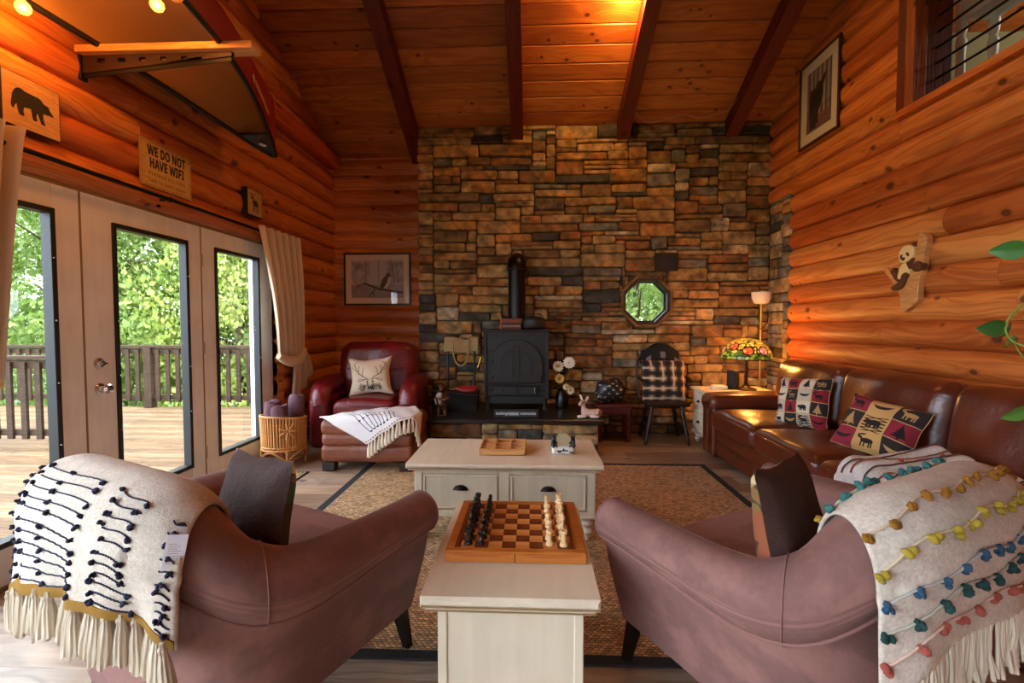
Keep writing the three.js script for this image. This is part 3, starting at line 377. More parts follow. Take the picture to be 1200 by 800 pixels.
{ const lg = new THREE.BufferGeometry(); lg.setAttribute('position', new THREE.Float32BufferAttribute([0, 0, 0, 0.35, 0.45, 0.06, 0, 1, -0.05, -0.35, 0.45, 0.06], 3)); lg.setIndex([0, 1, 2, 0, 2, 3]); lg.computeVertexNormals();
  const cols = [0x9cb052, 0x7f9648, 0xb0bc64, 0x6a8444, 0x8fa456], leafM = (c) => new THREE.MeshPhysicalMaterial({ color: c, roughness: 0.75, transmission: 0.35, thickness: 0 }), LM = cols.map(leafM), bark = mat(0x4c4034, 0.9);
  const tree = (label, x, z, h, r, n, ci, low = 0.1) => { const t = thing('tree', label, 'tree', [x, -1.3, z], rr(0, 6), 'trees around the deck');
    part('trunk', sweep([[0, 0, 0], [rr(-0.1, 0.1), h * 0.35, rr(-0.1, 0.1)], [rr(-0.2, 0.2), h * 0.95, rr(-0.2, 0.2)]], (s) => lerp(0.13, 0.03, s), 10, 8), bark, t);
    for (let k = 0; k < 5; k++) { const a = rr(0, 6.28), y = h * rr(0.25, 0.7); part('branch', sweep([[0, y, 0], [Math.cos(a) * r * 0.4, y + 0.3, Math.sin(a) * r * 0.4], [Math.cos(a) * r * 0.85, y + rr(0.2, 0.9), Math.sin(a) * r * 0.85]], (s) => lerp(0.045, 0.012, s), 6, 5), bark, t); }
    const f = new THREE.InstancedMesh(lg, LM[ci], n * 5), m = new THREE.Matrix4(), q = new THREE.Quaternion(), col = new THREE.Color(), clumps = []; for (let i = 0; i < 70; i++) { const a = rr(0, 6.28), y = rr(low, 1), rad = r * Math.sqrt(rnd()) * Math.sqrt(Math.max(0.08, 1 - Math.pow(Math.abs(y - 0.45) / 0.62, 2))); clumps.push([Math.cos(a) * rad, y * h, Math.sin(a) * rad, rr(0.35, 0.75)]); }
    for (let i = 0; i < n * 5; i++) { const c = pick(clumps), d = V(rr(-1, 1), rr(-0.7, 0.7), rr(-1, 1)); q.setFromEuler(new THREE.Euler(rr(-1.2, 1.2), rr(0, 6.28), rr(-1, 1))); const s = rr(0.075, 0.155); m.compose(V(c[0] + d.x * c[3], Math.max(0.1, c[1] + d.y * c[3]), c[2] + d.z * c[3]), q, V(s, s, s)); f.setMatrixAt(i, m); f.setColorAt(i, col.setHSL(rr(0.19, 0.27), rr(0.35, 0.7), rr(0.62, 0.98))); }
    f.name = 'foliage'; f.userData = { kind: 'stuff', label: 'dense spring leaves' }; t.add(f); };
  const spots = [[-15.5, -14.5, 9.5, 3.2, 4600, 1], [-10.5, -16.5, 10, 3.2, 4600, 3], [3.0, -15.5, 9, 3.0, 4200, 3], [-6.6, -10.2, 5.5, 1.7, 3600, 2], [-9.0, -9.4, 6.2, 1.9, 3600, 1], [-4.6, -11.2, 6.0, 1.8, 3200, 3], [-8.2, -12.8, 8.2, 2.4, 4200, 0], [-11.4, -11, 7.6, 2.4, 4000, 4], [-5.6, -15, 8.8, 2.6, 3800, 1], [-2.6, -12.2, 6.0, 1.7, 2400, 0], [2.3, -10.2, 5.4, 1.5, 3400, 4], [4.3, -12, 6.6, 2.0, 3200, 0], [0.9, -13.5, 7.2, 2.0, 2400, 1]];
  const lab = ['big tree far off beyond the deck corner', 'big dark tree far behind the railing', 'big dark tree far behind the octagonal window', 'yellow green young tree beyond the deck railing', 'leafy green tree beyond the deck corner', 'dark green tree behind the deck railing post', 'tall bright tree in the woods beyond the deck', 'tall leafy tree deep in the woods', 'tall background tree behind the railing', 'slender tree near the cabin corner', 'leafy tree filling the octagonal window', 'bushy bright tree to one side of the octagonal window', 'tall tree deep behind the octagonal window'];
  spots.forEach((s, i) => tree(lab[i], ...s));
}

// ------------------------------------------------------------------ rugs
{ const r = thing('area_rug', 'large woven jute rug with a dark cloth border', 'rug', [0.05, 0, -2.96]); const w = 3.06, d = 2.53, b = 0.055;
  part('weave', box(-w / 2 + b, w / 2 - b, 0.0005, 0.007, -d / 2 + b, d / 2 - b, 0.001), M.jute, r, 'tan basket weave jute');
  part('border', merge([box(-w / 2, w / 2, 0.0005, 0.0085, -d / 2, -d / 2 + b, 0.004), box(-w / 2, w / 2, 0.0005, 0.0085, d / 2 - b, d / 2, 0.004), box(-w / 2, -w / 2 + b, 0.0005, 0.0083, -d / 2, d / 2, 0.004), box(w / 2 - b, w / 2, 0.0005, 0.0083, -d / 2, d / 2, 0.004)]), M.juteEdge, r, 'charcoal cloth binding');
  const mt = canvasTex(512, 384, (c, W, H) => { c.fillStyle = '#201a16'; c.fillRect(0, 0, W, H); c.fillStyle = '#b89a6a'; c.fillRect(10, 10, W - 20, H - 20); c.fillStyle = '#2b2a2c'; for (let i = 0; i < 15; i++) { c.fillRect(22 + i * 32, 18, 18, 26); c.fillRect(22 + i * 32, H - 44, 18, 26); } for (let i = 0; i < 9; i++) { c.fillRect(18, 60 + i * 32, 26, 16); c.fillRect(W - 44, 60 + i * 32, 26, 16); } c.fillStyle = '#26282a'; c.fillRect(58, 58, W - 116, H - 116); c.fillStyle = '#d8c49c'; c.fillRect(72, 72, W - 144, H - 144); c.fillStyle = '#a8482c'; for (let i = 0; i < 4; i++) { c.beginPath(); c.moveTo(110 + i * 98, 190); c.lineTo(140 + i * 98, 150); c.lineTo(170 + i * 98, 190); c.lineTo(140 + i * 98, 230); c.fill(); } });
  const m = thing('door_mat', 'small lodge patterned mat in front of the basket side door', 'mat', [-2.2, 0, -3.66]); part('pile', box(-0.29, 0.28, 0.0005, 0.010, -0.22, 0.22, 0.002), mat(0x241e1a, 0.95), m); part('print', tr(new THREE.PlaneGeometry(0.56, 0.43), -0.005, 0.0108, 0, -Math.PI / 2, 0, 0), mat(0xffffff, 0.95, { map: mt, bumpMap: T.cloth, bumpScale: 0.002 }), m, 'tan and black geometric pattern');
  clone(m, 'small lodge patterned mat at the door behind the draped armchair', [-2.22, 0, -2.42]);
}
// ------------------------------------------------------------------ painted tables
function turnedFoot(h, r) { return lathe([[0, 0], [r * 0.45, 0], [r * 0.5, h * 0.1], [r * 0.72, h * 0.22], [r * 0.95, h * 0.34], [r * 0.78, h * 0.46], [r * 0.55, h * 0.5], [r * 0.7, h * 0.55], [r * 1.0, h * 0.7], [r * 0.9, h * 0.84], [r * 0.6, h * 0.9], [r * 0.85, h * 0.94], [r * 0.9, h], [0, h]], 18); }
function tableTop(x0, x1, z0, z1, y, t, parent) { part('table_top', box(x0, x1, y - t * 0.62, y, z0, z1, 0.009), M.paint, parent, 'cream painted top'); part('moulding', box(x0 + 0.012, x1 - 0.012, y - t, y - t * 0.6, z0 + 0.012, z1 - 0.012, 0.008), M.paint, parent); part('worn_edge', merge([box(x0 + 0.004, x1 - 0.004, y - t * 0.66, y - t * 0.60, z1 - 0.008, z1 + 0.0006, 0.001)]), M.paintWorn, parent, 'rubbed brown edge line'); }
{ const t = thing('coffee_table', 'large cream coffee table with two front drawers and turned feet', 'table', [-0.155, 0.0087, -2.945]), X = 0.58, Z = 0.305;
  tableTop(-X, X, -Z, Z, 0.46, 0.042, t);
  const bx = X - 0.045, bz = Z - 0.04; part('carcass', merge([box(-bx, bx, 0.15, 0.418, -bz, bz - 0.02, 0.003), box(-bx, -bx + 0.045, 0.15, 0.418, bz - 0.022, bz, 0.003), box(bx - 0.045, bx, 0.15, 0.418, bz - 0.022, bz, 0.003), box(-0.03, 0.03, 0.15, 0.418, bz - 0.022, bz, 0.003), box(-bx + 0.04, bx - 0.04, 0.392, 0.418, bz - 0.022, bz - 0.001, 0.003), box(-bx + 0.04, bx - 0.04, 0.15, 0.175, bz - 0.022, bz - 0.001, 0.003), box(-bx - 0.012, bx + 0.012, 0.135, 0.152, -bz - 0.01, bz + 0.012, 0.006)]), M.paint, t);
  for (const s of [-1, 1]) { const a = s < 0 ? -bx + 0.05 : 0.035, b = s < 0 ? -0.035 : bx - 0.05, d = part('drawer', box(a, b, 0.18, 0.388, bz - 0.02, bz - 0.004, 0.003), M.paint, t);
    part('drawer_edge', merge([box(a + 0.006, b - 0.006, 0.372, 0.384, bz - 0.006, bz + 0.002, 0.003), box(a + 0.006, b - 0.006, 0.184, 0.194, bz - 0.006, bz + 0.002, 0.003), box(a + 0.006, a + 0.016, 0.184, 0.384, bz - 0.006, bz + 0.002, 0.003), box(b - 0.016, b - 0.006, 0.184, 0.384, bz - 0.006, bz + 0.002, 0.003)]), M.paint, d);
    const pull = new THREE.SphereGeometry(0.042, 18, 8, 0, Math.PI * 2, 0, Math.PI / 2); pull.scale(1, 0.62, 0.6); part('cup_pull', merge([tr(pull, (a + b) / 2, 0.300, bz - 0.003), box((a + b) / 2 - 0.045, (a + b) / 2 + 0.045, 0.294, 0.303, bz - 0.005, bz + 0.003, 0.002)]), M.blackMetal, d, 'dark cup pull'); }
  for (const [sx, sz] of [[-1, 1], [1, 1], [-1, -1], [1, -1]]) part('foot', tr(turnedFoot(0.137, 0.042), sx * (bx - 0.045), 0, sz * (bz - 0.045)), M.paint, t);
}
{ const t = thing('end_table', 'cream end table carrying the chess board', 'table', [-0.062, 0.0087, -1.71]), X = 0.272, Z = 0.37;
  tableTop(-X, X, -Z, Z, 0.46, 0.05, t); part('apron_line', box(-X + 0.012, X - 0.012, 0.41, 0.4125, -Z + 0.012, Z - 0.011, 0.001), M.paintWorn, t);
  const bx = X - 0.045, bz = Z - 0.05; part('body', merge([box(-bx + 0.01, bx - 0.01, 0.10, 0.41, -bz + 0.01, bz - 0.006, 0.002)]), M.paint, t);
  for (const [sx, sz] of [[-1, 1], [1, 1], [-1, -1], [1, -1]]) { part('stile', box(sx * bx - (sx > 0 ? 0.03 : 0), sx * bx + (sx > 0 ? 0 : 0.03), 0.09, 0.41, sz * bz - (sz > 0 ? 0.03 : 0), sz * bz + (sz > 0 ? 0 : 0.03), 0.003), M.paint, t); part('foot', tr(turnedFoot(0.095, 0.035), sx * (bx - 0.03), 0, sz * (bz - 0.03)), M.paint, t); }
  part('base_rail', box(-bx - 0.008, bx + 0.008, 0.085, 0.12, -bz - 0.008, bz + 0.008, 0.005), M.paint, t);
}
// ------------------------------------------------------------------ chess
const chessY = 0.50;
{ const oak = tint(T.fineWood, null, 0xe0a868, 0.4), li = [0xffd8a8, 0xf6c894].map((c) => tint(T.fineWood, null, c, 0.4)), dk = [0x7a4a30, 0x875438].map((c) => tint(T.fineWood, null, c, 0.4)), inlay = mat(0x5a2d16, 0.45);
  const b = thing('chess_board', 'folding wooden chess board with a broad oak frame', 'board game', [-0.052, 0.469, -1.775]), W = 0.2435, q = 0.0485, in2 = q * 4, D = 0.228, S = 0.040;
  part('board_base', merge([box(-W, -0.0008, 0, 0.034, -D, D, 0.003), box(0.0008, W, 0, 0.034, -D, D, 0.003)]), oak, b, 'golden oak frame split at the fold');
  part('frame_rim', merge([box(-W + 0.002, W - 0.002, 0.032, S, D - 0.030, D - 0.002, 0.003), box(-W + 0.002, W - 0.002, 0.032, S, -D + 0.002, -D + 0.022, 0.003), box(-W + 0.002, -W + 0.03, 0.032, S, -D + 0.023, D - 0.031, 0.003), box(W - 0.03, W - 0.002, 0.032, S, -D + 0.023, D - 0.031, 0.003)]), oak, b);
  part('inlay', box(-in2 - 0.012, in2 + 0.012, 0.03, 0.0358, -in2 - 0.006, in2 + 0.008, 0.001), inlay, b, 'dark inlay line');
  const sg = cbox(q - 0.0006, 0.006, q - 0.0006, 0.0008); for (let j = 0; j < 8; j++) for (let i = 0; i < 8; i++) part('square', sg, ((i + j) % 2 ? dk : li)[(i * 7 + j * 3) % 2], b, null, [(i - 3.5) * q, 0.0350, (3.5 - j) * q + 0.001]);
  const base = (k) => [[0, 0], [0.0155 * k, 0], [0.0155 * k, 0.004], [0.0135 * k, 0.008], [0.0145 * k, 0.010], [0.010 * k, 0.014]];
  const body = { pawn: [...base(0.88), [0.0065, 0.024], [0.0055, 0.030], [0.0095, 0.032], [0.0055, 0.034], [0.0082, 0.039], [0.0085, 0.043], [0.0060, 0.047], [0, 0.049]], rook: [...base(1), [0.0085, 0.03], [0.0085, 0.038], [0.0118, 0.041], [0.0118, 0.052], [0.008, 0.052], [0.008, 0.048], [0, 0.048]], bishop: [...base(1), [0.007, 0.03], [0.006, 0.042], [0.0105, 0.044], [0.006, 0.046], [0.0092, 0.053], [0.0075, 0.060], [0.003, 0.066], [0.0035, 0.069], [0, 0.071]], queen: [...base(1.1), [0.0078, 0.034], [0.0065, 0.050], [0.0115, 0.052], [0.0068, 0.055], [0.0105, 0.068], [0.0085, 0.071], [0.004, 0.072], [0.004, 0.076], [0, 0.078]], king: [...base(1.12), [0.008, 0.036], [0.007, 0.054], [0.012, 0.056], [0.0072, 0.059], [0.0108, 0.072], [0.009, 0.076], [0.003, 0.078], [0, 0.079]] };
  const cross = merge([box(-0.0018, 0.0018, 0.082, 0.098, -0.0018, 0.0018, 0.0005), box(-0.0055, 0.0055, 0.088, 0.092, -0.0018, 0.0018, 0.0005)]);
  const head = slab(shapeOf(smoothPts([[-0.010, 0.012], [0.010, 0.012], [0.011, 0.030], [0.006, 0.044], [0.003, 0.058], [-0.003, 0.056], [-0.012, 0.047], [-0.016, 0.040], [-0.013, 0.036], [-0.005, 0.038], [-0.008, 0.028]], 30)), 0.014, 0.003).translate(0, 0, -0.007);
  const geo = {}; for (const k in body) geo[k] = lathe(body[k].map(([r, y]) => [r * 1.0, y * 1.06]), 14);
  const ebony = mat(0x14100e, 0.28), box2 = mat(0xe2bd86, 0.35), order = ['rook', 'knight', 'bishop', 'queen', 'king', 'bishop', 'knight', 'rook'];
  const mk = (kind, dark) => { const m = dark ? ebony : box2, col = dark ? 'black' : 'pale boxwood', g = thing('chess_' + kind, '', 'chess piece'); if (kind === 'knight') { part('base', lathe([...base(1), [0.009, 0.016], [0, 0.017]], 14), m, g); const h = part('horse_head', head, m, g); h.rotation.y = dark ? Math.PI : 0; } else if (kind === 'king') { part('body', geo.king, m, g); part('cross', cross, m, g); } else part('body', geo[kind], m, g); return g; };
  const words = { pawn: 'pawn in the front rank on the board', rook: 'rook on a corner square of the board', knight: 'horse headed knight on the chess board', bishop: 'bishop beside the royal pair on the board', queen: 'queen standing next to the king', king: 'king with a cross on its crown' };
  for (const dark of [true, false]) for (let j = 0; j < 8; j++) for (const rank of [0, 1]) { const kind = rank ? 'pawn' : order[j], g = mk(kind, dark), i = dark ? rank : 7 - rank; g.position.set(b.position.x + (i - 3.5) * q + rr(-0.003, 0.003), b.position.y + 0.0381, b.position.z + (3.5 - j) * q + rr(-0.003, 0.003)); g.userData.label = (dark ? 'black ' : 'pale boxwood ') + words[kind]; if (!['queen', 'king'].includes(kind)) g.userData.group = (dark ? 'black ' : 'pale ') + kind + 's on the chess board'; }
}
// ------------------------------------------------------------------ things on the coffee table
{ const t = thing('compartment_tray', 'shallow wooden tray with nine compartments on the coffee table', 'tray', [-0.175, 0.469, -2.965]), W = 0.145, D = 0.13, H = 0.042, w = tint(T.fineWood, null, 0xffe8c8, 0.55);
  part('base', box(-W, W, 0, 0.006, -D, D, 0.002), w, t); part('rim', merge([box(-W, W, 0, H, D - 0.008, D, 0.002), box(-W, W, 0, H, -D, -D + 0.008, 0.002), box(-W, -W + 0.008, 0, H - 0.0005, -D, D, 0.002), box(W - 0.008, W, 0, H - 0.0005, -D, D, 0.002)]), w, t);
  for (const s of [-1, 1]) { part('divider', box(s * W / 3 - 0.003, s * W / 3 + 0.003, 0.005, H - 0.003, -D + 0.006, D - 0.006, 0.001), w, t); part('divider', box(-W + 0.006, W - 0.006, 0.005, H - 0.004, s * D / 3 - 0.003, s * D / 3 + 0.003, 0.001), w, t); }
  const cs = [0x3a3a3c, 0x8d8578, 0x5a1c1c, 0x2a2523, 0xb8b0a4, 0x47331f, 0x6b6e70, 0x3a2418, 0x7b746a];
  for (let k = 0; k < 9; k++) for (let q = 0; q < 3; q++) { const g = new THREE.IcosahedronGeometry(rr(0.010, 0.016), 1); g.scale(1.2, 0.7, 1); const s = thing('polished_stone', ['charcoal', 'beige', 'dark red', 'near black', 'pale grey', 'brown', 'slate grey', 'dark brown', 'warm grey'][k] + ' polished stone in a tray compartment', 'stone', [t.position.x + ((k % 3) - 1) * W * 0.64 + rr(-0.02, 0.02), 0.4853, t.position.z + (Math.floor(k / 3) - 1) * D * 0.64 + rr(-0.018, 0.018)], rr(0, 6), ['charcoal', 'beige', 'dark red', 'near black', 'pale grey', 'brown', 'slate grey', 'dark brown', 'warm grey'][k] + ' stones in the tray'); part('pebble', g, mat(cs[k], 0.25), s); }
  // black bear coaster holder
  const c = thing('coaster_holder', 'birch bark coaster holder with two black bear cubs', 'coaster holder', [0.205, 0.469, -2.90]);
  const birch = dataTex(128, 64, (u, v) => { const n = noise(u * 8, v * 14, 8, 14, 201) > 0.73 ? 0.14 : 0.86; return [n, n, n * 0.96]; });
  part('log_base', softBox(0.15, 0.055, 0.085, 0.025, null, 3, 2).translate(0, 0.0275, 0), mat(0xffffff, 0.7, { map: rep(birch, 6, 6) }), c, 'white birch bark base');
  for (let i = 0; i < 4; i++) part('coaster', tr(lathe([[0, -0.004], [0.046, -0.004], [0.047, 0], [0.046, 0.004], [0, 0.004]], 24), 0.004, 0.085, 0.018 - i * 0.012, Math.PI / 2 - 0.08, 0, 0), mat(0xa99a72, 0.7), c, 'round tan coaster');
  const cub = sdfMesh(34, 0.055, [0, 0.03, 0], bodyField([[[0, 0.015, 0], [0, 0.04, 0], 0.016, 0.012], [[0, 0.055, 0.002], [0, 0.057, 0.006], 0.0125, 0.011], [[0, 0.053, 0.014], [0, 0.052, 0.02], 0.006, 0.004], [[-0.01, 0.068, 0], [-0.01, 0.069, 0], 0.003, 0.003], [[0.01, 0.068, 0], [0.01, 0.069, 0], 0.003, 0.003], [[0.01, 0.038, 0.006], [0.016, 0.026, 0.018], 0.006, 0.005], [[-0.01, 0.038, 0.006], [-0.016, 0.026, 0.018], 0.006, 0.005], [[0.008, 0.008, 0.005], [0.012, 0.004, 0.022], 0.008, 0.006], [[-0.008, 0.008, 0.005], [-0.012, 0.004, 0.022], 0.008, 0.006]], 0.0035));
  for (const s of [-1, 1]) part('bear_cub', cub, mat(0x17161a, 0.5), c, 'glossy black bear cub', [s * 0.062, 0.045, 0.015], [0, s * -0.5, 0]);
}
// ------------------------------------------------------------------ mauve armchairs
const CH = { half: [[0, 0.768, 0.385, 0.10], [0.11, 0.766, 0.382, 0.10], [0.21, 0.755, 0.37, 0.105], [0.30, 0.72, 0.345, 0.115], [0.37, 0.655, 0.305, 0.122], [0.425, 0.585, 0.245, 0.115], [0.46, 0.553, 0.16, 0.10], [0.47, 0.545, 0.04, 0.09], [0.47, 0.545, -0.12, 0.083], [0.47, 0.545, -0.28, 0.079], [0.47, 0.545, -0.42, 0.078]] };
CH.all = [...CH.half.slice(1).reverse().map(([x, y, z, r]) => [-x, y, z, r]), ...CH.half];
CH.curve = new THREE.CatmullRomCurve3(CH.all.map(([x, y, z]) => V(x, y, z))); CH.curveR = new THREE.CatmullRomCurve3(CH.all.map(([, , , r], i) => V(i, r, 0)));
CH.frame = (t) => { const c = CH.curve.getPoint(t), tan = CH.curve.getTangent(t), out = V(tan.z, 0, -tan.x).normalize(); if (out.dot(V(c.x, 0, c.z + 0.10)) < 0) out.negate(); const r = CH.curveR.getPoint(t).y; return { c, out, r, h: r - 0.45 * Math.max(0, r - 0.10) }; };
function armchair(label, pos, turn) {
  const a = thing('armchair', label, 'armchair', pos, turn, null); delete a.userData.group;
  const N = 64, roll = [], shell = [];
  for (let i = 0; i <= N; i++) { const t = i / N, { c, out, r, h } = CH.frame(t), ring = []; for (let k = 0; k < 18; k++) { const q = k / 18 * Math.PI * 2; ring.push(c.clone().addScaledVector(out, Math.cos(q) * h).add(V(0, Math.sin(q) * r, 0))); } roll.push(ring);
    const ot = c.clone().addScaledVector(out, h * 0.55), it = c.clone().addScaledVector(out, -h * 0.6), ym = 0.18, mid = c.clone().addScaledVector(out, h * 0.40); shell.push([V(it.x, c.y, it.z), V(it.x, 0.30, it.z), V(it.x * 0.97, ym, it.z * 0.97), V(mid.x * 0.90, ym, lerp(mid.z, 0, 0.10)), V(mid.x * 0.97, lerp(ym, c.y, 0.5), mid.z * 0.98), V(ot.x, c.y - r * 0.5, ot.z), V(c.x, c.y, c.z)]); }
  part('frame_shell', toCreasedNormals(loft(shell), 1.0), M.velvet, a, 'mauve velvet outer back and sides');
  part('rolled_arm_and_back', loft(roll), M.velvet, a, 'padded roll running over back and arms');
  const pip = (off, drop) => { const pts = []; for (let i = 0; i <= 44; i++) { const { c, out, r, h } = CH.frame(i / 44); pts.push(c.clone().addScaledVector(out, h * off).add(V(0, -r * drop, 0))); } return pts; };
  part('piping', sweep(pip(0.76, 0.66), 0.006, 90, 6), M.velvetPiping, a, 'corded seam under the roll');
  for (const s of [0, 1]) { const { c, r } = CH.frame(s), ring = []; for (let k = 0; k < 24; k++) { const q = k / 24 * Math.PI * 2; ring.push(V(c.x + Math.cos(q) * r * 0.97, c.y + Math.sin(q) * r * 0.97, c.z - 0.002)); } part('arm_front', tr(new THREE.CylinderGeometry(r * 0.95, r * 0.95, 0.012, 24), c.x, c.y, c.z - 0.004, Math.PI / 2, 0, 0), M.velvet, a); part('piping', sweep(ring, 0.0055, 40, 6, 1, true), M.velvetPiping, a); }
  for (const [tt] of [[0.235], [0.765]]) { const { c, out, r, h } = CH.frame(tt), ring = []; for (let k = 0; k < 20; k++) { const q = k / 20 * Math.PI * 2; ring.push(c.clone().addScaledVector(out, Math.cos(q) * (h + 0.0005)).add(V(0, Math.sin(q) * (r + 0.0005), 0))); } part('seam', sweep(ring, 0.0022, 40, 5, 1, true), M.velvetPiping, a); }
  part('front_rail', softBox(0.86, 0.17, 0.10, 0.025, null, 2, 2).translate(0, 0.265, -0.345), M.velvet, a);
  part('seat_deck', box(-0.40, 0.40, 0.185, 0.31, -0.32, 0.34, 0.01), M.velvet, a);
  part('seat_cushion', softBox(0.76, 0.15, 0.76, 0.05, (v) => { v.x *= 1 - 0.10 * (v.z + 0.38) / 0.76; v.y += (v.y > 0 ? 1 : 0.3) * 0.03 * (1 - Math.pow(v.x / 0.39, 2)) * (1 - Math.pow(v.z / 0.39, 2)); }, 3, 8).translate(0, 0.375, -0.05), M.velvet, a);
  for (const [x, z] of [[-0.40, -0.36], [0.40, -0.36], [-0.34, 0.27], [0.34, 0.27]]) { const w = 0.024, q = 0.014, sx = Math.sign(x) * 0.03, sz = Math.sign(z) * 0.02; const ring = (y, h, dx, dz) => [V(x - h + dx, y, z - h + dz), V(x + h + dx, y, z - h + dz), V(x + h + dx, y, z + h + dz), V(x - h + dx, y, z + h + dz)]; part('leg', toCreasedNormals(loft([ring(0.19, w, 0, 0), ring(0.012, q, sx, sz)]), 0.5), M.darkLeg, a, 'tapered dark wooden leg'); }
  return a;
}
const LC = { pos: [-1.033, 0.0087, -1.588], turn: -25 * Math.PI / 180 }, RC = { pos: [0.927, 0.0087, -1.601], turn: 30 * Math.PI / 180 };
armchair('mauve velvet rolled arm chair under the navy stitched throw', LC.pos, LC.turn);
armchair('mauve velvet rolled arm chair under the rainbow tufted throw', RC.pos, RC.turn);
// throw draped over a chair back: u along the back, v from the inside over the roll and down the outside
function drape(t0, t1, inside, hang, gap, folds, skew = () => 1) {
  return (u, v) => { const t = lerp(t0, t1, u), { c, out, r, h } = CH.frame(clamp(t, 0.02, 0.98)), R = r + gap, Hh = h + gap, arc = Math.PI * R * 0.96, L = inside + arc + hang, s = v * L; let p;
    if (s < inside) p = c.clone().addScaledVector(out, -Hh).add(V(0, -(inside - s), 0)); else if (s < inside + arc) { const q = Math.PI - (s - inside) / arc * Math.PI; p = c.clone().addScaledVector(out, Math.cos(q) * Hh).add(V(0, Math.sin(q) * R, 0)); } else { const d = s - inside - arc; p = c.clone().addScaledVector(out, Hh + folds(u, d)).add(V(0, -d * skew(u), 0)); }
    return p; };
}
const tasselGeo = (h, r) => { const g = lathe([[0, h], [r * 0.35, h], [r * 0.42, h * 0.93], [r * 0.62, h * 0.88], [r * 0.50, h * 0.80], [r * 0.8, h * 0.6], [r, h * 0.25], [r * 1.05, 0.0], [r * 0.6, h * 0.03], [0, h * 0.05]], 22), p = g.attributes.position; for (let i = 0; i < p.count; i++) { const a = Math.atan2(p.getZ(i), p.getX(i)), k = 1 + 0.13 * Math.cos(a * 9 + 20 * p.getY(i)); p.setXYZ(i, p.getX(i) * k, p.getY(i) + (p.getY(i) < h * 0.1 ? Math.sin(a * 3) * 0.006 : 0), p.getZ(i) * k); } g.computeVertexNormals(); return g; };
function tuftGeo(r, n) { const list = []; for (let i = 0; i < n; i++) list.push(tr(new THREE.SphereGeometry(r * rr(0.5, 0.8), 6, 5).scale(rr(0.8, 1.6), 1, rr(0.7, 1.2)), rr(-1, 1) * r * 0.6, rr(-1, 1) * r * 0.5, rr(-0.5, 0.5) * r, rr(0, 3), rr(0, 3), rr(0, 3))); return merge(list); }
{ // navy stitched throw on the left chair
  const g = thing('throw_blanket', 'cream wool throw with navy stitched rows, mustard band and tassels on the armchair', 'blanket', LC.pos, LC.turn);
  const hang = 0.165, inside = 0.11, gap = 0.016, t0 = 0.315, t1 = 0.69, folds = (u, d) => 0.012 + sstep(0, 0.25, d) * (0.020 * Math.sin(u * 19 + 0.6) + 0.010 * Math.sin(u * 41)), f = drape(t0, t1, inside, hang, gap, folds, (u) => lerp(1.62, 0.84, Math.pow(u, 0.8)));
  part('woven_cloth', sheet(f, 96, 40, 0.012), M.cream, g);
  const L = (u) => { const r = CH.frame(lerp(t0, t1, u)).r + gap; return [inside, Math.PI * r * 0.96]; }, vAt = (u, d) => { const [i, a] = L(u); return (i + a + d) / (i + a + hang); }, onto = (u, d, off) => { const p = f(u, vAt(u, d)), e = 0.004, n = f(u + e, vAt(u, d)).sub(f(u - e, vAt(u, d))).cross(f(u, vAt(u, d) + e).sub(f(u, vAt(u, d) - e))).normalize(); if (n.dot(CH.frame(lerp(t0, t1, u)).out) < -0.05) n.negate(); return p.addScaledVector(n, off); };
  const lines = [], tufts = [], band = [];
  for (const [ua, ub, tu] of [[0.03, 0.17, [0.03, 0.17]], [0.27, 0.66, [0.27, 0.47, 0.66]], [0.76, 0.86, [0.76, 0.86]], [0.95, 0.985, [0.965]]]) for (let k = 0; k < 11; k++) { const d = -0.115 + k * 0.0252; const pts = []; for (let i = 0; i <= 22; i++) { const u = lerp(ua, ub, i / 22); pts.push(onto(u, d + 0.004 * Math.sin(i * 0.22 + k * 0.4), 0.0068 + (i % 2) * 0.0022)); } lines.push(sweep(pts, 0.0019, 44, 5)); for (const u of tu) tufts.push(tr(tuftGeo(0.0075, 4), ...onto(u + rr(-0.012, 0.012), d + rr(-0.004, 0.004), 0.010).toArray(), rr(0, 3), rr(0, 3), 0)); }
  part('stitched_rows', merge(lines), M.navy, g, 'thin navy running stitches').userData.kind = 'stuff'; part('yarn_knots', merge(tufts), M.navy, g, 'navy yarn knots').userData.kind = 'stuff';
  part('mustard_band', sheet((u, v) => onto(lerp(0.004, 0.996, u), hang - 0.022 + v * 0.022, 0.008), 80, 2, 0.004), mat(0xa87a24, 0.95, { bumpMap: T.cloth, bumpScale: 0.003 }), g, 'mustard woven band');
  const tg = [0.13, 0.122, 0.137].map((h) => tasselGeo(h, 0.0165)); for (let i = 0; i < 27; i++) { const u = (i + 0.5) / 27, k = i % 3, p = onto(u, hang - 0.004, 0.002), m = part('tassel', tg[k], M.creamYarn, g, null, [p.x, p.y - [0.13, 0.122, 0.137][k] + 0.012, p.z], [rr(-0.06, 0.06), rr(0, 6), rr(-0.06, 0.06)]); }
  { const p = onto(0.985, -0.09, 0.020); const tgm = part('hang_tag', cbox(0.042, 0.085, 0.0012, 0.0004), mat(0xd9d5dc, 0.6), g, 'white care tag', [p.x, p.y - 0.03, p.z + 0.012], [0, 0.95, -0.18]); part('print', tr(new THREE.PlaneGeometry(0.036, 0.06), 0, -0.004, 0.0008), mat(0xffffff, 0.6, { map: canvasTex(64, 96, (c) => { c.fillStyle = '#dcd8de'; c.fillRect(0, 0, 64, 96); c.fillStyle = '#77737c'; for (let i = 0; i < 9; i++) c.fillRect(6, 8 + i * 9, 30 + (i * 13) % 22, 2); }) }), tgm, 'fine grey print'); }
}
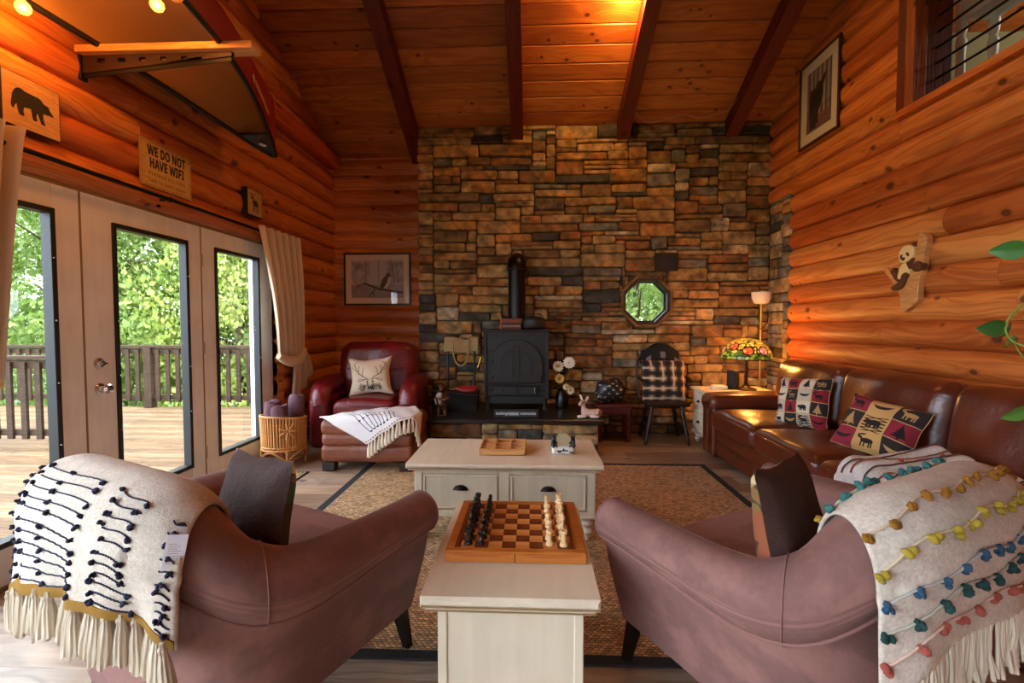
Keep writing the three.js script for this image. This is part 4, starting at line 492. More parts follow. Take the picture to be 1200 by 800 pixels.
{ // tufted throw on the right chair
  const g = thing('throw_blanket', 'cream cotton throw with mustard, blue, green and coral yarn tufts on the armchair', 'blanket', RC.pos, RC.turn);
  const hang = 0.20, inside = 0.20, gap = 0.014, t0 = 0.31, t1 = 0.68, folds = (u, d) => 0.008 + sstep(0, 0.3, d) * (0.014 * Math.sin(u * 13 + 1) + 0.012 * Math.exp(-Math.pow((u - 0.10) / 0.05, 2))), f = drape(t0, t1, inside, hang, gap, folds);
  part('woven_cloth', sheet(f, 96, 44, 0.008), M.cream, g);
  const vAt = (u, d) => { const a = Math.PI * (CH.frame(lerp(t0, t1, u)).r + gap) * 0.96; return (inside + a + d) / (inside + a + hang); }, onto = (u, d, off) => { const e = 0.004, v = vAt(u, d), n = f(u + e, v).sub(f(u - e, v)).cross(f(u, v + e).sub(f(u, v - e))).normalize(), fr = CH.frame(lerp(t0, t1, u)); if (n.dot(f(u, v).sub(fr.c).add(V(0, 0.02, 0))) < 0) n.negate(); return f(u, v).addScaledVector(n, off); };
  const rows = [[-0.13, 0xa06a14, 'mustard'], [-0.06, 0xb9a032, 'yellow'], [0.012, 0x2f5570, 'blue'], [0.07, 0x1f4a45, 'deep green'], [0.13, 0xb85a4c, 'coral'], [-0.265, 0x3c7a76, 'teal'], [-0.34, 0xb58a24, 'mustard']];
  rows.forEach(([d, c, nm], k) => { const m = mat(c, 0.95, { bumpMap: T.cloth, bumpScale: 0.002 }), pts = []; for (let i = 0; i <= 60; i++) pts.push(onto(0.01 + i / 60 * 0.98, d + 0.008 * Math.sin(i * 0.35 + k * 2), 0.006 + (i % 2) * 0.0016)); part('yarn_row', sweep(pts, 0.0034, 120, 6), mat(new THREE.Color(c).lerp(new THREE.Color(0xe8dcc8), 0.55), 0.95), g, 'pale ' + nm + ' woven yarn line'); const tf = tuftGeo(0.012, 5); for (let i = 0; i < 13; i++) { const u = 0.012 + i / 13, p = onto(u, d + 0.006 + 0.008 * Math.sin(u * 21 + k * 2), 0.010); part('yarn_tuft', tf, m, g, nm + ' yarn tuft', p.toArray(), [rr(-0.5, 0.5), rr(0, 6), rr(-0.5, 0.5)]); } });
  const fr = []; for (let i = 0; i < 120; i++) { const u = (i + 0.5) / 120, p = onto(u, hang - 0.004, rr(-0.002, 0.004)), h = rr(0.11, 0.15); fr.push(sweep([p, p.clone().add(V(rr(-0.006, 0.006), -h * 0.5, rr(-0.006, 0.006))), p.clone().add(V(rr(-0.014, 0.014), -h, rr(-0.014, 0.014)))], (s) => lerp(0.0035, 0.0055, s), 5, 5)); } part('fringe', merge(fr), M.creamYarn, g, 'loose cream fringe').userData.kind = 'stuff';
}
// cushions on the armchairs
function cushion(name, label, w, h, t, front, back, pos, rot, pinch = 0.05) { const g = thing(name, label, 'pillow', pos); const [a, b] = pillowGeo(w, h, t, pinch); part('front_cover', a, front, g); part('back_cover', b, back, g); g.rotation.set(...rot); g.rotation.order = 'YXZ'; return g; }
M.brownFur = phys(0x3a2018, 0.8, { sheen: 0.12, sheenRoughness: 0.3, sheenColor: new THREE.Color(0.3, 0.18, 0.14), bumpMap: T.leather, bumpScale: 0.01 });
const tapestry = canvasTex(256, 256, (c, W, H) => { c.fillStyle = '#3a2a1c'; c.fillRect(0, 0, W, H); for (let i = 0; i < 60; i++) { const r = (k) => hash(i, k, 301); c.fillStyle = ['#7a5c30', '#a88a58', '#5b6a4a', '#39503c', '#8a4a2c', '#23180f'][Math.floor(r(1) * 6)]; c.beginPath(); c.ellipse(r(2) * W, r(3) * H, 8 + r(4) * 30, 5 + r(5) * 16, r(6) * 6, 0, 7); c.fill(); } c.fillStyle = '#cfb98c'; c.fillRect(0, 0, W, 22); });
{ const loc = (C, x, y, z) => { const c = Math.cos(C.turn), s = Math.sin(C.turn); return [C.pos[0] + x * c + z * s, y, C.pos[2] - x * s + z * c]; };
  cushion('throw_pillow', 'dark brown fur pillow with tapestry front leaning in the navy throw chair', 0.46, 0.44, 0.15, M.brownFur, mat(0xffffff, 0.9, { map: tapestry }), loc(LC, 0.20, 0.65, 0.10), [-0.22, LC.turn - 0.25, 0.10]);
  cushion('throw_pillow', 'dark brown velvet pillow with tapestry front leaning in the tufted throw chair', 0.46, 0.44, 0.15, M.brownFur, mat(0xffffff, 0.9, { map: tapestry }), loc(RC, -0.21, 0.65, 0.10), [-0.22, RC.turn + 0.32, -0.08]);
}
// ------------------------------------------------------------------ leather sofa (local -z is its front, +x its far end)
{ const s = thing('leather_sofa', 'long brown leather sofa along the log wall', 'sofa', [2.20, 0, -3.18], Math.PI / 2), L = 1.46, aw = 0.27;   // x -L..L, front z=-0.5, back z=0.47
  const puff = (k, a, b) => (v) => { v.y += (v.y > 0 ? 1 : 0) * k * (1 - Math.pow(v.x / a, 4)) * (1 - Math.pow(v.z / b, 4)) + 0.006 * Math.sin(v.x * 13 + v.z * 5) * (v.y > 0 ? 1 : 0); };
  part('base', softBox(2 * L - 0.06, 0.27, 0.86, 0.03, null, 2, 4).translate(0, 0.175, 0.02), M.sofa, s);
  part('front_panel', softBox(2 * L - 2 * aw + 0.02, 0.14, 0.06, 0.028, null, 3, 8).translate(0, 0.115, -0.425), M.sofa, s); part('front_panel', softBox(2 * L - 2 * aw + 0.02, 0.15, 0.06, 0.028, null, 3, 8).translate(0, 0.255, -0.43), M.sofa, s);
  part('back_frame', softBox(2 * L - 0.1, 0.62, 0.20, 0.05, null, 3, 4).translate(0, 0.50, 0.36), M.sofa, s);
  for (const q of [-1, 1]) { const a = part('arm', softBox(aw, 0.50, 0.96, 0.03, null, 2, 4).translate(q * (L - aw / 2), 0.275, -0.01), M.sofa, s); part('arm_pad', softBox(aw + 0.03, 0.15, 0.99, 0.065, puff(0.018, 0.16, 0.5), 4, 8).translate(q * (L - aw / 2), 0.535, -0.02), M.sofa, a, 'padded arm top'); part('arm_seam', box(q * (L - aw / 2) - 0.004, q * (L - aw / 2) + 0.004, 0.05, 0.46, -0.492, -0.489, 0.001), M.sofaSeam, a); }
  const sw = (2 * L - 2 * aw) / 3, bw = (2 * L - 0.16) / 3;
  for (let i = 0; i < 3; i++) { const x = (i - 1) * sw, c = part('seat_cushion', softBox(sw - 0.006, 0.18, 0.74, 0.055, puff(0.035, sw / 2, 0.38), 4, 12).translate(x, 0.395, -0.14), M.sofa, s); const y = 0.455, hw = sw / 2 - 0.012; part('seam_welt', sweep([[x - hw, y, -0.495], [x - hw * 0.5, y + 0.004, -0.512], [x + hw * 0.5, y + 0.004, -0.512], [x + hw, y, -0.495]], 0.006, 20, 6), M.sofa, c);
    const bx = (i - 1) * bw, b = part('back_cushion', softBox(bw - 0.004, 0.50, 0.24, 0.09, (v) => { v.z -= (v.z < 0 ? 1 : 0) * 0.045 * (1 - Math.pow(v.x / (bw / 2), 4)) * (1 - Math.pow(v.y / 0.25, 4)) ; v.y += (v.y > 0.1 ? 0.02 * (1 - Math.pow(v.x / (bw / 2), 2)) : 0); v.z -= 0.008 * Math.sin(v.x * 15 + v.y * 9); }, 4, 12).rotateX(0.20).translate(bx, 0.69, 0.285), M.sofa, s); part('stitching', sweep([[bx - bw / 2 + 0.06, 0.935, 0.34], [bx, 0.958, 0.335], [bx + bw / 2 - 0.06, 0.935, 0.34]], 0.004, 24, 5), M.sofaSeam, b, 'tan top stitching'); }
  for (const [x, z] of [[-L + 0.1, -0.38], [L - 0.1, -0.38], [-L + 0.1, 0.36], [L - 0.1, 0.36]]) part('foot', box(x - 0.04, x + 0.04, 0, 0.05, z - 0.04, z + 0.04), M.darkLeg, s);
}
const lodge = (variant) => canvasTex(512, 512, (c, W, H) => { const q = variant ? 3 : 4, a = W / q, bg = variant ? ['#c79a5a', '#8a2030', '#c79a5a', '#2a211e'] : ['#b9aa96', '#8a1524', '#cdbfa8', '#1f1b1e'];
  c.fillStyle = '#c2a06a'; c.fillRect(0, 0, W, H);
  const pine = (x, y, s) => { c.fillRect(x - s * 0.05, y + s * 0.3, s * 0.1, s * 0.2); for (let k = 0; k < 5; k++) { const w = s * (0.08 + k * 0.07); c.beginPath(); c.moveTo(x, y - s * 0.5 + k * s * 0.15); c.lineTo(x + w, y - s * 0.22 + k * s * 0.15); c.lineTo(x - w, y - s * 0.22 + k * s * 0.15); c.fill(); } };
  const moose = (x, y, s) => { c.beginPath(); c.ellipse(x, y, s * 0.28, s * 0.15, 0, 0, 7); c.fill(); c.fillRect(x - s * 0.24, y, s * 0.06, s * 0.36); c.fillRect(x - s * 0.1, y, s * 0.06, s * 0.36); c.fillRect(x + s * 0.1, y, s * 0.06, s * 0.36); c.fillRect(x + s * 0.2, y, s * 0.06, s * 0.36); c.beginPath(); c.ellipse(x - s * 0.34, y - s * 0.16, s * 0.14, s * 0.07, 0.6, 0, 7); c.fill(); c.beginPath(); c.ellipse(x - s * 0.28, y - s * 0.34, s * 0.2, s * 0.05, -0.3, 0, 7); c.fill(); };
  const bear = (x, y, s) => { c.beginPath(); c.ellipse(x, y, s * 0.32, s * 0.19, 0, 0, 7); c.fill(); c.beginPath(); c.arc(x - s * 0.34, y - s * 0.04, s * 0.13, 0, 7); c.fill(); for (const d of [-0.25, -0.1, 0.12, 0.25]) c.fillRect(x + d * s - s * 0.05, y + s * 0.05, s * 0.11, s * 0.27); };
  const canoe = (x, y, s) => { c.beginPath(); c.moveTo(x - s * 0.45, y - s * 0.14); c.quadraticCurveTo(x, y + s * 0.06, x + s * 0.45, y - s * 0.14); c.quadraticCurveTo(x + s * 0.3, y + s * 0.2, x, y + s * 0.18); c.quadraticCurveTo(x - s * 0.3, y + s * 0.2, x - s * 0.45, y - s * 0.14); c.fill(); };
  const trellis = (x, y, s) => { c.lineWidth = s * 0.05; c.strokeStyle = '#1b1614'; for (let k = -2; k < 3; k++) { c.beginPath(); c.moveTo(x - s / 2, y + k * s * 0.2); c.lineTo(x + s / 2, y + k * s * 0.2 + s * 0.2); c.moveTo(x - s / 2, y + k * s * 0.2 + s * 0.2); c.lineTo(x + s / 2, y + k * s * 0.2); c.stroke(); } };
  for (let j = 0; j < q; j++) for (let i = 0; i < q; i++) { const k = (i * 2 + j * 3 + variant) % 4, x = (i + 0.5) * a, y = (j + 0.5) * a; c.fillStyle = bg[(i + j * 2 + variant) % 4]; c.fillRect(i * a + 4, j * a + 4, a - 8, a - 8); c.fillStyle = (i + j * 2 + variant) % 4 === 3 ? '#b08a55' : '#191417'; [pine, moose, bear, canoe][k](x, y, a * 0.85); if ((i * 3 + j) % 5 === 4) trellis(x, y, a * 0.9); } });
M.blackVelvet = mat(0x120d0d, 0.9);
cushion('throw_pillow', 'red and grey lodge patchwork pillow by the sofa arm', 0.40, 0.40, 0.16, mat(0xffffff, 0.9, { map: lodge(0), bumpMap: T.cloth, bumpScale: 0.002 }), M.blackVelvet, [2.12, 0.675, -3.66], [-0.30, -Math.PI / 2 + 0.50, 0.08]);
cushion('throw_pillow', 'tan and red lodge patchwork pillow lying tilted on the sofa seat', 0.42, 0.36, 0.16, mat(0xffffff, 0.9, { map: lodge(1), bumpMap: T.cloth, bumpScale: 0.002 }), M.blackVelvet, [2.11, 0.655, -2.86], [-0.55, -Math.PI / 2 + 0.55, -0.16]);
{ // white blanket on the sofa
  const g = thing('throw_blanket', 'white cotton blanket with russet stripes and pink pom poms on the sofa', 'blanket', [0, 0, 0]);
  const f = (u, v) => { const z = lerp(-2.62, -1.86, u) , s = v * 1.0; let x, y; const k = 0.40; if (s < k) { x = 2.20 - (s) * 0.95 ; y = 0.52 + 0.05 * Math.pow(1 - s / k, 2) + 0.02 * Math.sin(u * 9); } else if (s < k + 0.14) { const q = (s - k) / 0.14 * Math.PI / 2; x = 1.82 - 0.09 * Math.sin(q) - 0.055; y = 0.53 - 0.09 * (1 - Math.cos(q)); } else { x = 1.662 - 0.016 * Math.sin(u * 22); y = 0.44 - (s - k - 0.14) * 0.6; } return V(x + 0.007 * Math.sin(u * 17 + v * 4), y + 0.014 * Math.sin(u * 24 + v * 7) + 0.03, z + 0.10 * v); };
  part('woven_cloth', sheet(f, 60, 40, 0.012), M.whiteCloth, g);
  const up = (u, v, o) => f(u, v).add(V(-o * 0.5, o, 0)); const st = []; for (let k = 0; k < 9; k++) { const pts = []; for (let i = 0; i <= 16; i++) pts.push(up(0.06 + k * 0.105, i / 16 * 0.52, 0.011 + (i % 2) * 0.002)); part('stripe', sweep(pts, 0.004, 30, 5), mat(k % 2 ? 0x8c4a34 : 0x5a3a30, 0.95), g, k % 2 ? 'russet woven stripe' : 'dark brown woven stripe'); }
  const pg = tuftGeo(0.017, 8), pm = mat(0xd08a86, 0.95), rm = mat(0x9c4a30, 0.95); for (let i = 0; i < 9; i++) part('pom_pom', pg, pm, g, 'pink pom pom', up(0.985, 0.03 + i * 0.085, 0.014).toArray(), [rr(0, 3), rr(0, 3), 0]); for (let i = 0; i < 7; i++) part('yarn_tuft', tuftGeo(0.010, 4), rm, g, 'russet yarn tuft', up(0.25 + (i % 4) * 0.2, 0.08 + i * 0.06, 0.014).toArray());
}
// ------------------------------------------------------------------ recliner, ottoman
{ const r = thing('recliner', 'burgundy leather recliner in the log corner', 'armchair', [-1.70, 0, -4.93], 0.10);
  part('base', softBox(0.86, 0.30, 0.86, 0.04, null, 2, 3).translate(0, 0.20, 0.02), M.red, r);
  part('seat_cushion', softBox(0.62, 0.20, 0.74, 0.07, (v) => { if (v.y > 0) v.y += 0.035 * (1 - Math.pow(v.x / 0.31, 2)); }, 4, 6).translate(0, 0.42, 0.12), M.red, r);
  part('backrest', softBox(0.88, 0.66, 0.30, 0.13, (v) => { const e = v.y > 0.12 ? 1 - 0.10 * (v.y - 0.12) / 0.21 : 1; v.x *= e; v.z += 0.05 * (1 - Math.pow(v.x / 0.45, 2)) * (v.z > 0 ? 1 : 0) + 0.012 * Math.sin(v.x * 16) * (v.y > 0 ? 1 : 0.3); }, 5, 8).rotateX(-0.16).translate(0, 0.75, -0.28), M.red, r);
  part('tuft_seam', sweep([[-0.30, 0.80, -0.045], [-0.12, 0.785, -0.025], [0.12, 0.785, -0.025], [0.30, 0.80, -0.045]], 0.008, 20, 6), M.red, r);
  for (const s of [-1, 1]) { const a = part('arm', softBox(0.20, 0.52, 0.88, 0.06, null, 3, 4).translate(s * 0.435, 0.31, 0.05), M.red, r); part('arm_pad', sweep([[s * 0.44, 0.62, -0.40], [s * 0.455, 0.645, -0.1], [s * 0.455, 0.645, 0.20], [s * 0.44, 0.60, 0.39], [s * 0.42, 0.47, 0.44]], (t) => 0.115 - 0.03 * Math.pow(Math.abs(t - 0.4) * 1.6, 2), 30, 16, 0.82), M.red, a, 'puffed arm pad'); }
  part('footrest_panel', softBox(0.60, 0.26, 0.08, 0.035, null, 3, 4).translate(0, 0.20, 0.415), M.red, r);
  for (const [x, z] of [[-0.36, 0.36], [0.36, 0.36], [-0.36, -0.34], [0.36, -0.34]]) part('foot', box(x - 0.04, x + 0.04, 0, 0.06, z - 0.04, z + 0.04), M.darkLeg, r);
  const deer = canvasTex(384, 384, (c, W) => { c.fillStyle = '#d8c4a8'; c.fillRect(0, 0, W, W); c.strokeStyle = '#2a221d'; c.lineCap = 'round'; const L = (w, ...p) => { c.lineWidth = w; c.beginPath(); c.moveTo(p[0], p[1]); c.bezierCurveTo(...p.slice(2)); c.stroke(); };
    for (const s of [-1, 1]) { const X = (x) => 192 + s * x; L(7, X(28), 230, X(60), 200, X(130), 190, X(150), 70); L(5, X(75), 196, X(80), 160, X(70), 130, X(58), 100); L(5, X(110), 180, X(120), 140, X(112), 110, X(100), 84); L(4, X(138), 140, X(165), 130, X(170), 110, X(172), 90); L(6, X(24), 238, X(70), 235, X(100), 262, X(120), 255); L(4, X(18), 260, X(40), 290, X(22), 330, X(6), 345); for (let k = 0; k < 7; k++) L(2, X(10 + k * 9), 275 + k * 6, X(16 + k * 9), 290, X(12 + k * 9), 305, X(20 + k * 8), 325); }
    c.fillStyle = '#2a221d'; c.beginPath(); c.ellipse(192, 335, 17, 11, 0, 0, 7); c.fill(); for (const s of [-1, 1]) { c.beginPath(); c.arc(192 + s * 30, 268, 7, 0, 7); c.fill(); } for (const s of [-1, 1]) { const X = (x) => 192 + s * x; L(5, X(10), 240, X(36), 250, X(34), 300, X(16), 340); L(4, X(60), 240, X(92), 228, X(118), 232, X(126), 250); for (let k = 0; k < 8; k++) L(3, X(40 + k * 8), 300 - k * 3, X(52 + k * 8), 320, X(46 + k * 8), 340, X(58 + k * 8), 365 - k * 5); L(4, X(150), 75, X(140), 60, X(120), 52, X(112), 44); } for (let k = 0; k < 60; k++) { c.lineWidth = 2.5; c.beginPath(); const x = 100 + hash(k, 1, 9) * 184; c.moveTo(x, 300 + hash(k, 2, 9) * 20); c.lineTo(x + hash(k, 3, 9) * 20 - 10, 345 + hash(k, 4, 9) * 20); c.stroke(); } });
  cushion('throw_pillow', 'beige pillow with a sketched stag head on the burgundy recliner', 0.46, 0.42, 0.15, mat(0xffffff, 0.95, { map: deer, bumpMap: T.cloth, bumpScale: 0.002 }), mat(0xcdb89c, 0.95), [-1.69, 0.735, -4.79], [-0.30, 0.2, 0.06], 0.17);
}
{ const o = thing('ottoman', 'brown leather ottoman in front of the burgundy recliner', 'ottoman', [-1.42, 0.0087, -4.18]);
  const b = (y, h, w) => softBox(w, h, 0.60, 0.05, (v) => { v.z += 0.010 * Math.sin(v.x * 14) * (v.z > 0 ? 1 : 0); }, 3, 8).translate(0, y, 0);
  part('lower_band', b(0.155, 0.16, 0.81), M.ott, o); part('middle_band', b(0.275, 0.13, 0.80), M.ott, o);
  part('top_cushion', softBox(0.82, 0.14, 0.61, 0.055, (v) => { if (v.y > 0) v.y += 0.035 * (1 - Math.pow(v.x / 0.42, 2)) * (1 - Math.pow(v.z / 0.31, 2)); }, 4, 8).translate(0, 0.375, 0), M.ott, o);
  part('welt', sweep([[-0.37, 0.395, 0.302], [0, 0.40, 0.315], [0.37, 0.395, 0.302]], 0.006, 20, 6), M.ott, o);
  for (const [x, z] of [[-0.34, 0.24], [0.34, 0.24], [-0.34, -0.24], [0.34, -0.24]]) part('foot', box(x - 0.055, x + 0.055, 0, 0.08, z - 0.045, z + 0.045), M.darkLeg, o);
  // throw folded diagonally over the ottoman
  const g = thing('throw_blanket', 'white throw with navy motifs, red edge and tassels on the ottoman', 'blanket', [-1.42, 0.0087, -4.18]);
  const fold = (x, w) => { const z0 = 0.325, y0 = 0.462; let X = x, Y = y0 + 0.028 * (1 - Math.pow(clamp(x / 0.42, -1, 1), 2)), Z = z0 - w; if (w < 0.05) { const d = 0.05 - w; if (d < 0.08) { const q = d / 0.08 * Math.PI / 2; Z = z0 - 0.05 + 0.05 * Math.sin(q) + 0.006; Y -= 0.05 * (1 - Math.cos(q)); } else { Z = z0 + 0.012; Y -= 0.05 + (d - 0.08); } } if (X > 0.40) { Y -= (X - 0.40) * 1.6; X = 0.40 + (X - 0.40) * 0.3 + 0.012; } return V(X, Y + 0.004 * Math.sin(x * 30 + w * 20), Z); };
  const A = [-0.42, 0.06], B = [0.02, -0.22], C = [0.50, 0.14], D = [0.30, 0.56]; const f = (u, v) => { const p = [0, 1].map((k) => lerp(lerp(A[k], B[k], u), lerp(D[k], C[k], u), v)); return fold(p[0], p[1]); };
  const art = canvasTex(384, 384, (c, W) => { c.fillStyle = '#e9e6e6'; c.fillRect(0, 0, W, W); c.strokeStyle = '#23264a'; c.fillStyle = '#23264a'; for (let k = 0; k < 9; k++) { c.lineWidth = 3; c.beginPath(); c.moveTo(120 + k * 4, 300 - k * 22); c.lineTo(330, 310 - k * 18); c.stroke(); for (const x of [120 + k * 4, 225, 330]) { c.beginPath(); c.arc(x, 303 - k * 20, 6, 0, 7); c.fill(); } } for (let k = 0; k < 26; k++) { c.beginPath(); c.arc(40 + Math.cos(k / 26 * 6.28) * 22 + k * 0.4, 200 + Math.sin(k / 26 * 6.28) * 70, 5, 0, 7); c.fill(); } c.fillStyle = '#8c2c34'; c.fillRect(0, 0, W, 0); for (let k = 0; k < 24; k++) { c.fillRect(366, k * 16, 8, 9); } });
  const ct = part('woven_cloth', sheet(f, 44, 44, 0.010), mat(0xffffff, 0.95, { map: art, bumpMap: T.cloth, bumpScale: 0.002 }), g);
  const tg = tasselGeo(0.125, 0.015); for (let i = 0; i < 16; i++) { const p = f(1, (i + 0.5) / 16); part('tassel', tg, M.creamYarn, g, null, [p.x + 0.008, p.y - 0.118, p.z + 0.010], [0, rr(0, 6), rr(-0.1, 0.1)]); }
}
// ------------------------------------------------------------------ rattan basket with rolled towels, heater
{ const bsk = thing('rattan_basket', 'round rattan basket on a cane stand holding rolled towels', 'basket', [-2.27, 0, -4.12]), R = 0.185, y0 = 0.155;
  const top = (a) => 0.435 + 0.025 * Math.sin(a - 0.4);
  for (let k = 0; k < 46; k++) { const a = k / 46 * Math.PI * 2; part('cane', rod([Math.cos(a) * R * 0.97, y0, Math.sin(a) * R * 0.97], [Math.cos(a) * R * 1.03, top(a), Math.sin(a) * R * 1.03], 0.0085, 6), M.wicker, bsk); }
  const ring = (r, yf, rad) => sweep([...Array(28)].map((_, k) => { const a = k / 28 * Math.PI * 2; return V(Math.cos(a) * r, yf(a), Math.sin(a) * r); }), rad, 60, 6, 1, true);
  part('rim', ring(R * 1.04, (a) => top(a) + 0.004, 0.010), M.wicker, bsk); part('band', ring(R * 0.99, () => y0 + 0.004, 0.011), M.wicker, bsk); part('band', ring(R * 1.0, () => y0 + 0.03, 0.007), M.wicker, bsk); part('liner', lathe([[0, y0], [R * 0.93, y0], [R * 0.97, 0.40]], 28), M.wicker, bsk);
  for (let k = 0; k < 4; k++) { const a = k * Math.PI / 2 + 0.95, b = a + Math.PI / 2; part('leg', rod([Math.cos(a) * R, 0, Math.sin(a) * R], [Math.cos(a) * R, y0, Math.sin(a) * R], 0.013, 8), M.wicker, bsk); part('arch', sweep([[Math.cos(a) * R, 0.05, Math.sin(a) * R], [Math.cos(a + 0.35) * R, 0.115, Math.sin(a + 0.35) * R], [Math.cos((a + b) / 2) * R, 0.145, Math.sin((a + b) / 2) * R], [Math.cos(b - 0.35) * R, 0.115, Math.sin(b - 0.35) * R], [Math.cos(b) * R, 0.05, Math.sin(b) * R]], 0.009, 20, 6), M.wicker, bsk); part('stretcher', rod([Math.cos(a) * R, 0.06, Math.sin(a) * R], [Math.cos(b) * R, 0.06, Math.sin(b) * R], 0.008, 6), M.wicker, bsk); }
  const palm = []; for (let k = 0; k < 7; k++) { const q = k / 7 * Math.PI * 2; palm.push(tr(new THREE.SphereGeometry(0.5, 8, 6).scale(0.085, 0.022, 0.02), 0.042 * Math.cos(q), 0.042 * Math.sin(q), 0, 0, 0, q)); } palm.push(tr(cbox(0.012, 0.10, 0.008), 0, -0.07, 0)); part('palm_motif', tr(merge(palm), 0.62 * R + 0.008, 0.335, 0.80 * R + 0.004, 0, 0.66, 0), M.wicker, bsk, 'raised palm tree motif');
  const tw = mat(0x6d4a56, 0.95, { bumpMap: T.cloth, bumpScale: 0.006 });
  const roll = () => { const g = lathe([[0, 0], [0.062, 0], [0.070, 0.03], [0.068, 0.30], [0.060, 0.325], [0.045, 0.318], [0.038, 0.325], [0.022, 0.314], [0.012, 0.320], [0, 0.312]], 20), p = g.attributes.position; for (let i = 0; i < p.count; i++) { const a = Math.atan2(p.getZ(i), p.getX(i)); p.setX(i, p.getX(i) * (1 + 0.07 * Math.sin(a * 2))); p.setY(i, p.getY(i) + 0.008 * Math.sin(a * 3)); } g.computeVertexNormals(); return g; };
  [[-0.085, 0.05, 0.01, 'plum rolled towel leaning to the door side of the basket'], [0.02, 0.09, -0.02, 'plum rolled towel in front in the basket'], [0.07, -0.05, 0.05, 'plum rolled towel standing highest in the basket']].forEach(([x, z, h, lb], i) => { const t = thing('rolled_towel', lb, 'towel', [-2.27 + x, y0 + 0.10 + h, -4.12 + z], rr(0, 3)); t.rotation.z = [0.12, 0.03, -0.1][i]; part('terry_roll', roll(), tw, t); });
  const h = thing('baseboard_heater', 'dark baseboard heater along the log wall behind the basket', 'heater', [-2.465, 0, -5.13]); part('housing', box(-0.03, 0.03, 0.03, 0.20, -0.66, 0.62, 0.006), mat(0x1d1a18, 0.5), h); part('edge_strip', box(0.028, 0.036, 0.165, 0.178, -0.65, 0.61, 0.002), mat(0xb8b2a8, 0.4, { metalness: 0.6 }), h, 'light metal edge'); part('edge_strip', box(0.028, 0.036, 0.055, 0.065, -0.65, 0.61, 0.002), mat(0x8a847a, 0.4, { metalness: 0.6 }), h); part('feet', merge([box(-0.03, 0.03, 0, 0.032, -0.6, -0.55), box(-0.03, 0.03, 0, 0.032, 0.5, 0.55)]), M.darkLeg, h);
}
// ------------------------------------------------------------------ curtains
{ const r = thing('curtain_rod', 'long black curtain rod above the patio doors', 'curtain rod', [-2.435, 2.125, 0]); part('pole', rod([0, 0, -4.62], [0, 0, -1.3], 0.013, 12), M.blackMetal, r); for (const z of [-4.63, -1.29]) part('finial', tr(new THREE.SphereGeometry(0.022, 12, 8), 0, 0, z), M.blackMetal, r); for (const z of [-4.55, -3.05, -1.45]) part('bracket', merge([box(-0.085, 0.0, -0.008, 0.008, z - 0.008, z + 0.008, 0.002), box(-0.088, -0.078, -0.05, 0.03, z - 0.014, z + 0.014, 0.002), tr(new THREE.TorusGeometry(0.015, 0.004, 6, 14), 0, 0, z)]), M.blackMetal, r);
  const c = thing('curtain', 'cream curtain looped back beside the rattan basket', 'curtain', [-2.43, 0, 0]);
  const f = (u, v) => { const zt = lerp(-4.03, -4.72, u), zb = lerp(-4.30, -4.80, Math.pow(u, 0.8)), q = Math.pow(v, 1.3), yb = lerp(0.93, 1.0, u) - 0.05 * Math.sin(Math.PI * Math.min(1, u * 1.2)), fold = Math.sin(u * Math.PI * 2 * 5.5 + v * 1.5); return V(0.012 + 0.045 * fold * (1 - 0.35 * v) + 0.05 * Math.sin(Math.PI * v) * (1 - u * 0.5), lerp(2.165, yb, v), lerp(zt, zb, q)); };
  part('drape', sheet(f, 90, 40, 0.004), M.curtain, c);
  part('looped_hem', sweep([[0.03, 0.985, -4.29], [0.06, 0.925, -4.40], [0.065, 0.915, -4.55], [0.05, 0.95, -4.70], [0.02, 1.01, -4.80]], (t) => 0.03 + 0.012 * Math.sin(t * Math.PI), 26, 12, 1.3), M.curtain, c);
  part('tail', sheet((u, v) => V(0.0 + 0.028 * Math.sin(u * 20 + v * 2), lerp(1.08 - 0.12 * Math.abs(u - 0.5), lerp(0.52, 0.78, Math.pow(u, 2)), v), lerp(-4.66, lerp(-4.56, -5.02, u), Math.pow(v, 0.8)) - 0.14 * u * (1 - v)), 50, 24, 0.004), M.curtain, c);
  for (let k = 0; k < 5; k++) part('grommet', tr(new THREE.TorusGeometry(0.022, 0.004, 6, 16), -0.005, 2.125, -4.12 - k * 0.115, 0, 0.4, 0), M.blackMetal, c);
  const c2 = thing('curtain', 'cream curtain bunched beside the bear plaque', 'curtain', [-2.43, 0, 0]);
  const f2 = (u, v) => { const zt = lerp(-2.12, -1.55, u), w = lerp(1, 0.55, Math.pow(v, 0.7)), zc = -1.9; return V(0.01 + 0.05 * Math.sin(u * Math.PI * 2 * 6.5 + 0.6), lerp(2.21, 0.985 + 0.05 * Math.cos(u * 5), v), lerp(-1.95, zt, 1) * 1 + (1 - w) * (zc - zt) * 0.9 + 0.05 * v); };
  part('drape', sheet(f2, 90, 30, 0.004), M.curtain, c2); part('gathered_end', sweep([[0.0, 1.02, -1.99], [0.02, 0.99, -1.94], [0.02, 0.99, -1.84], [0, 1.02, -1.76]], 0.03, 20, 12), M.curtain, c2);
}
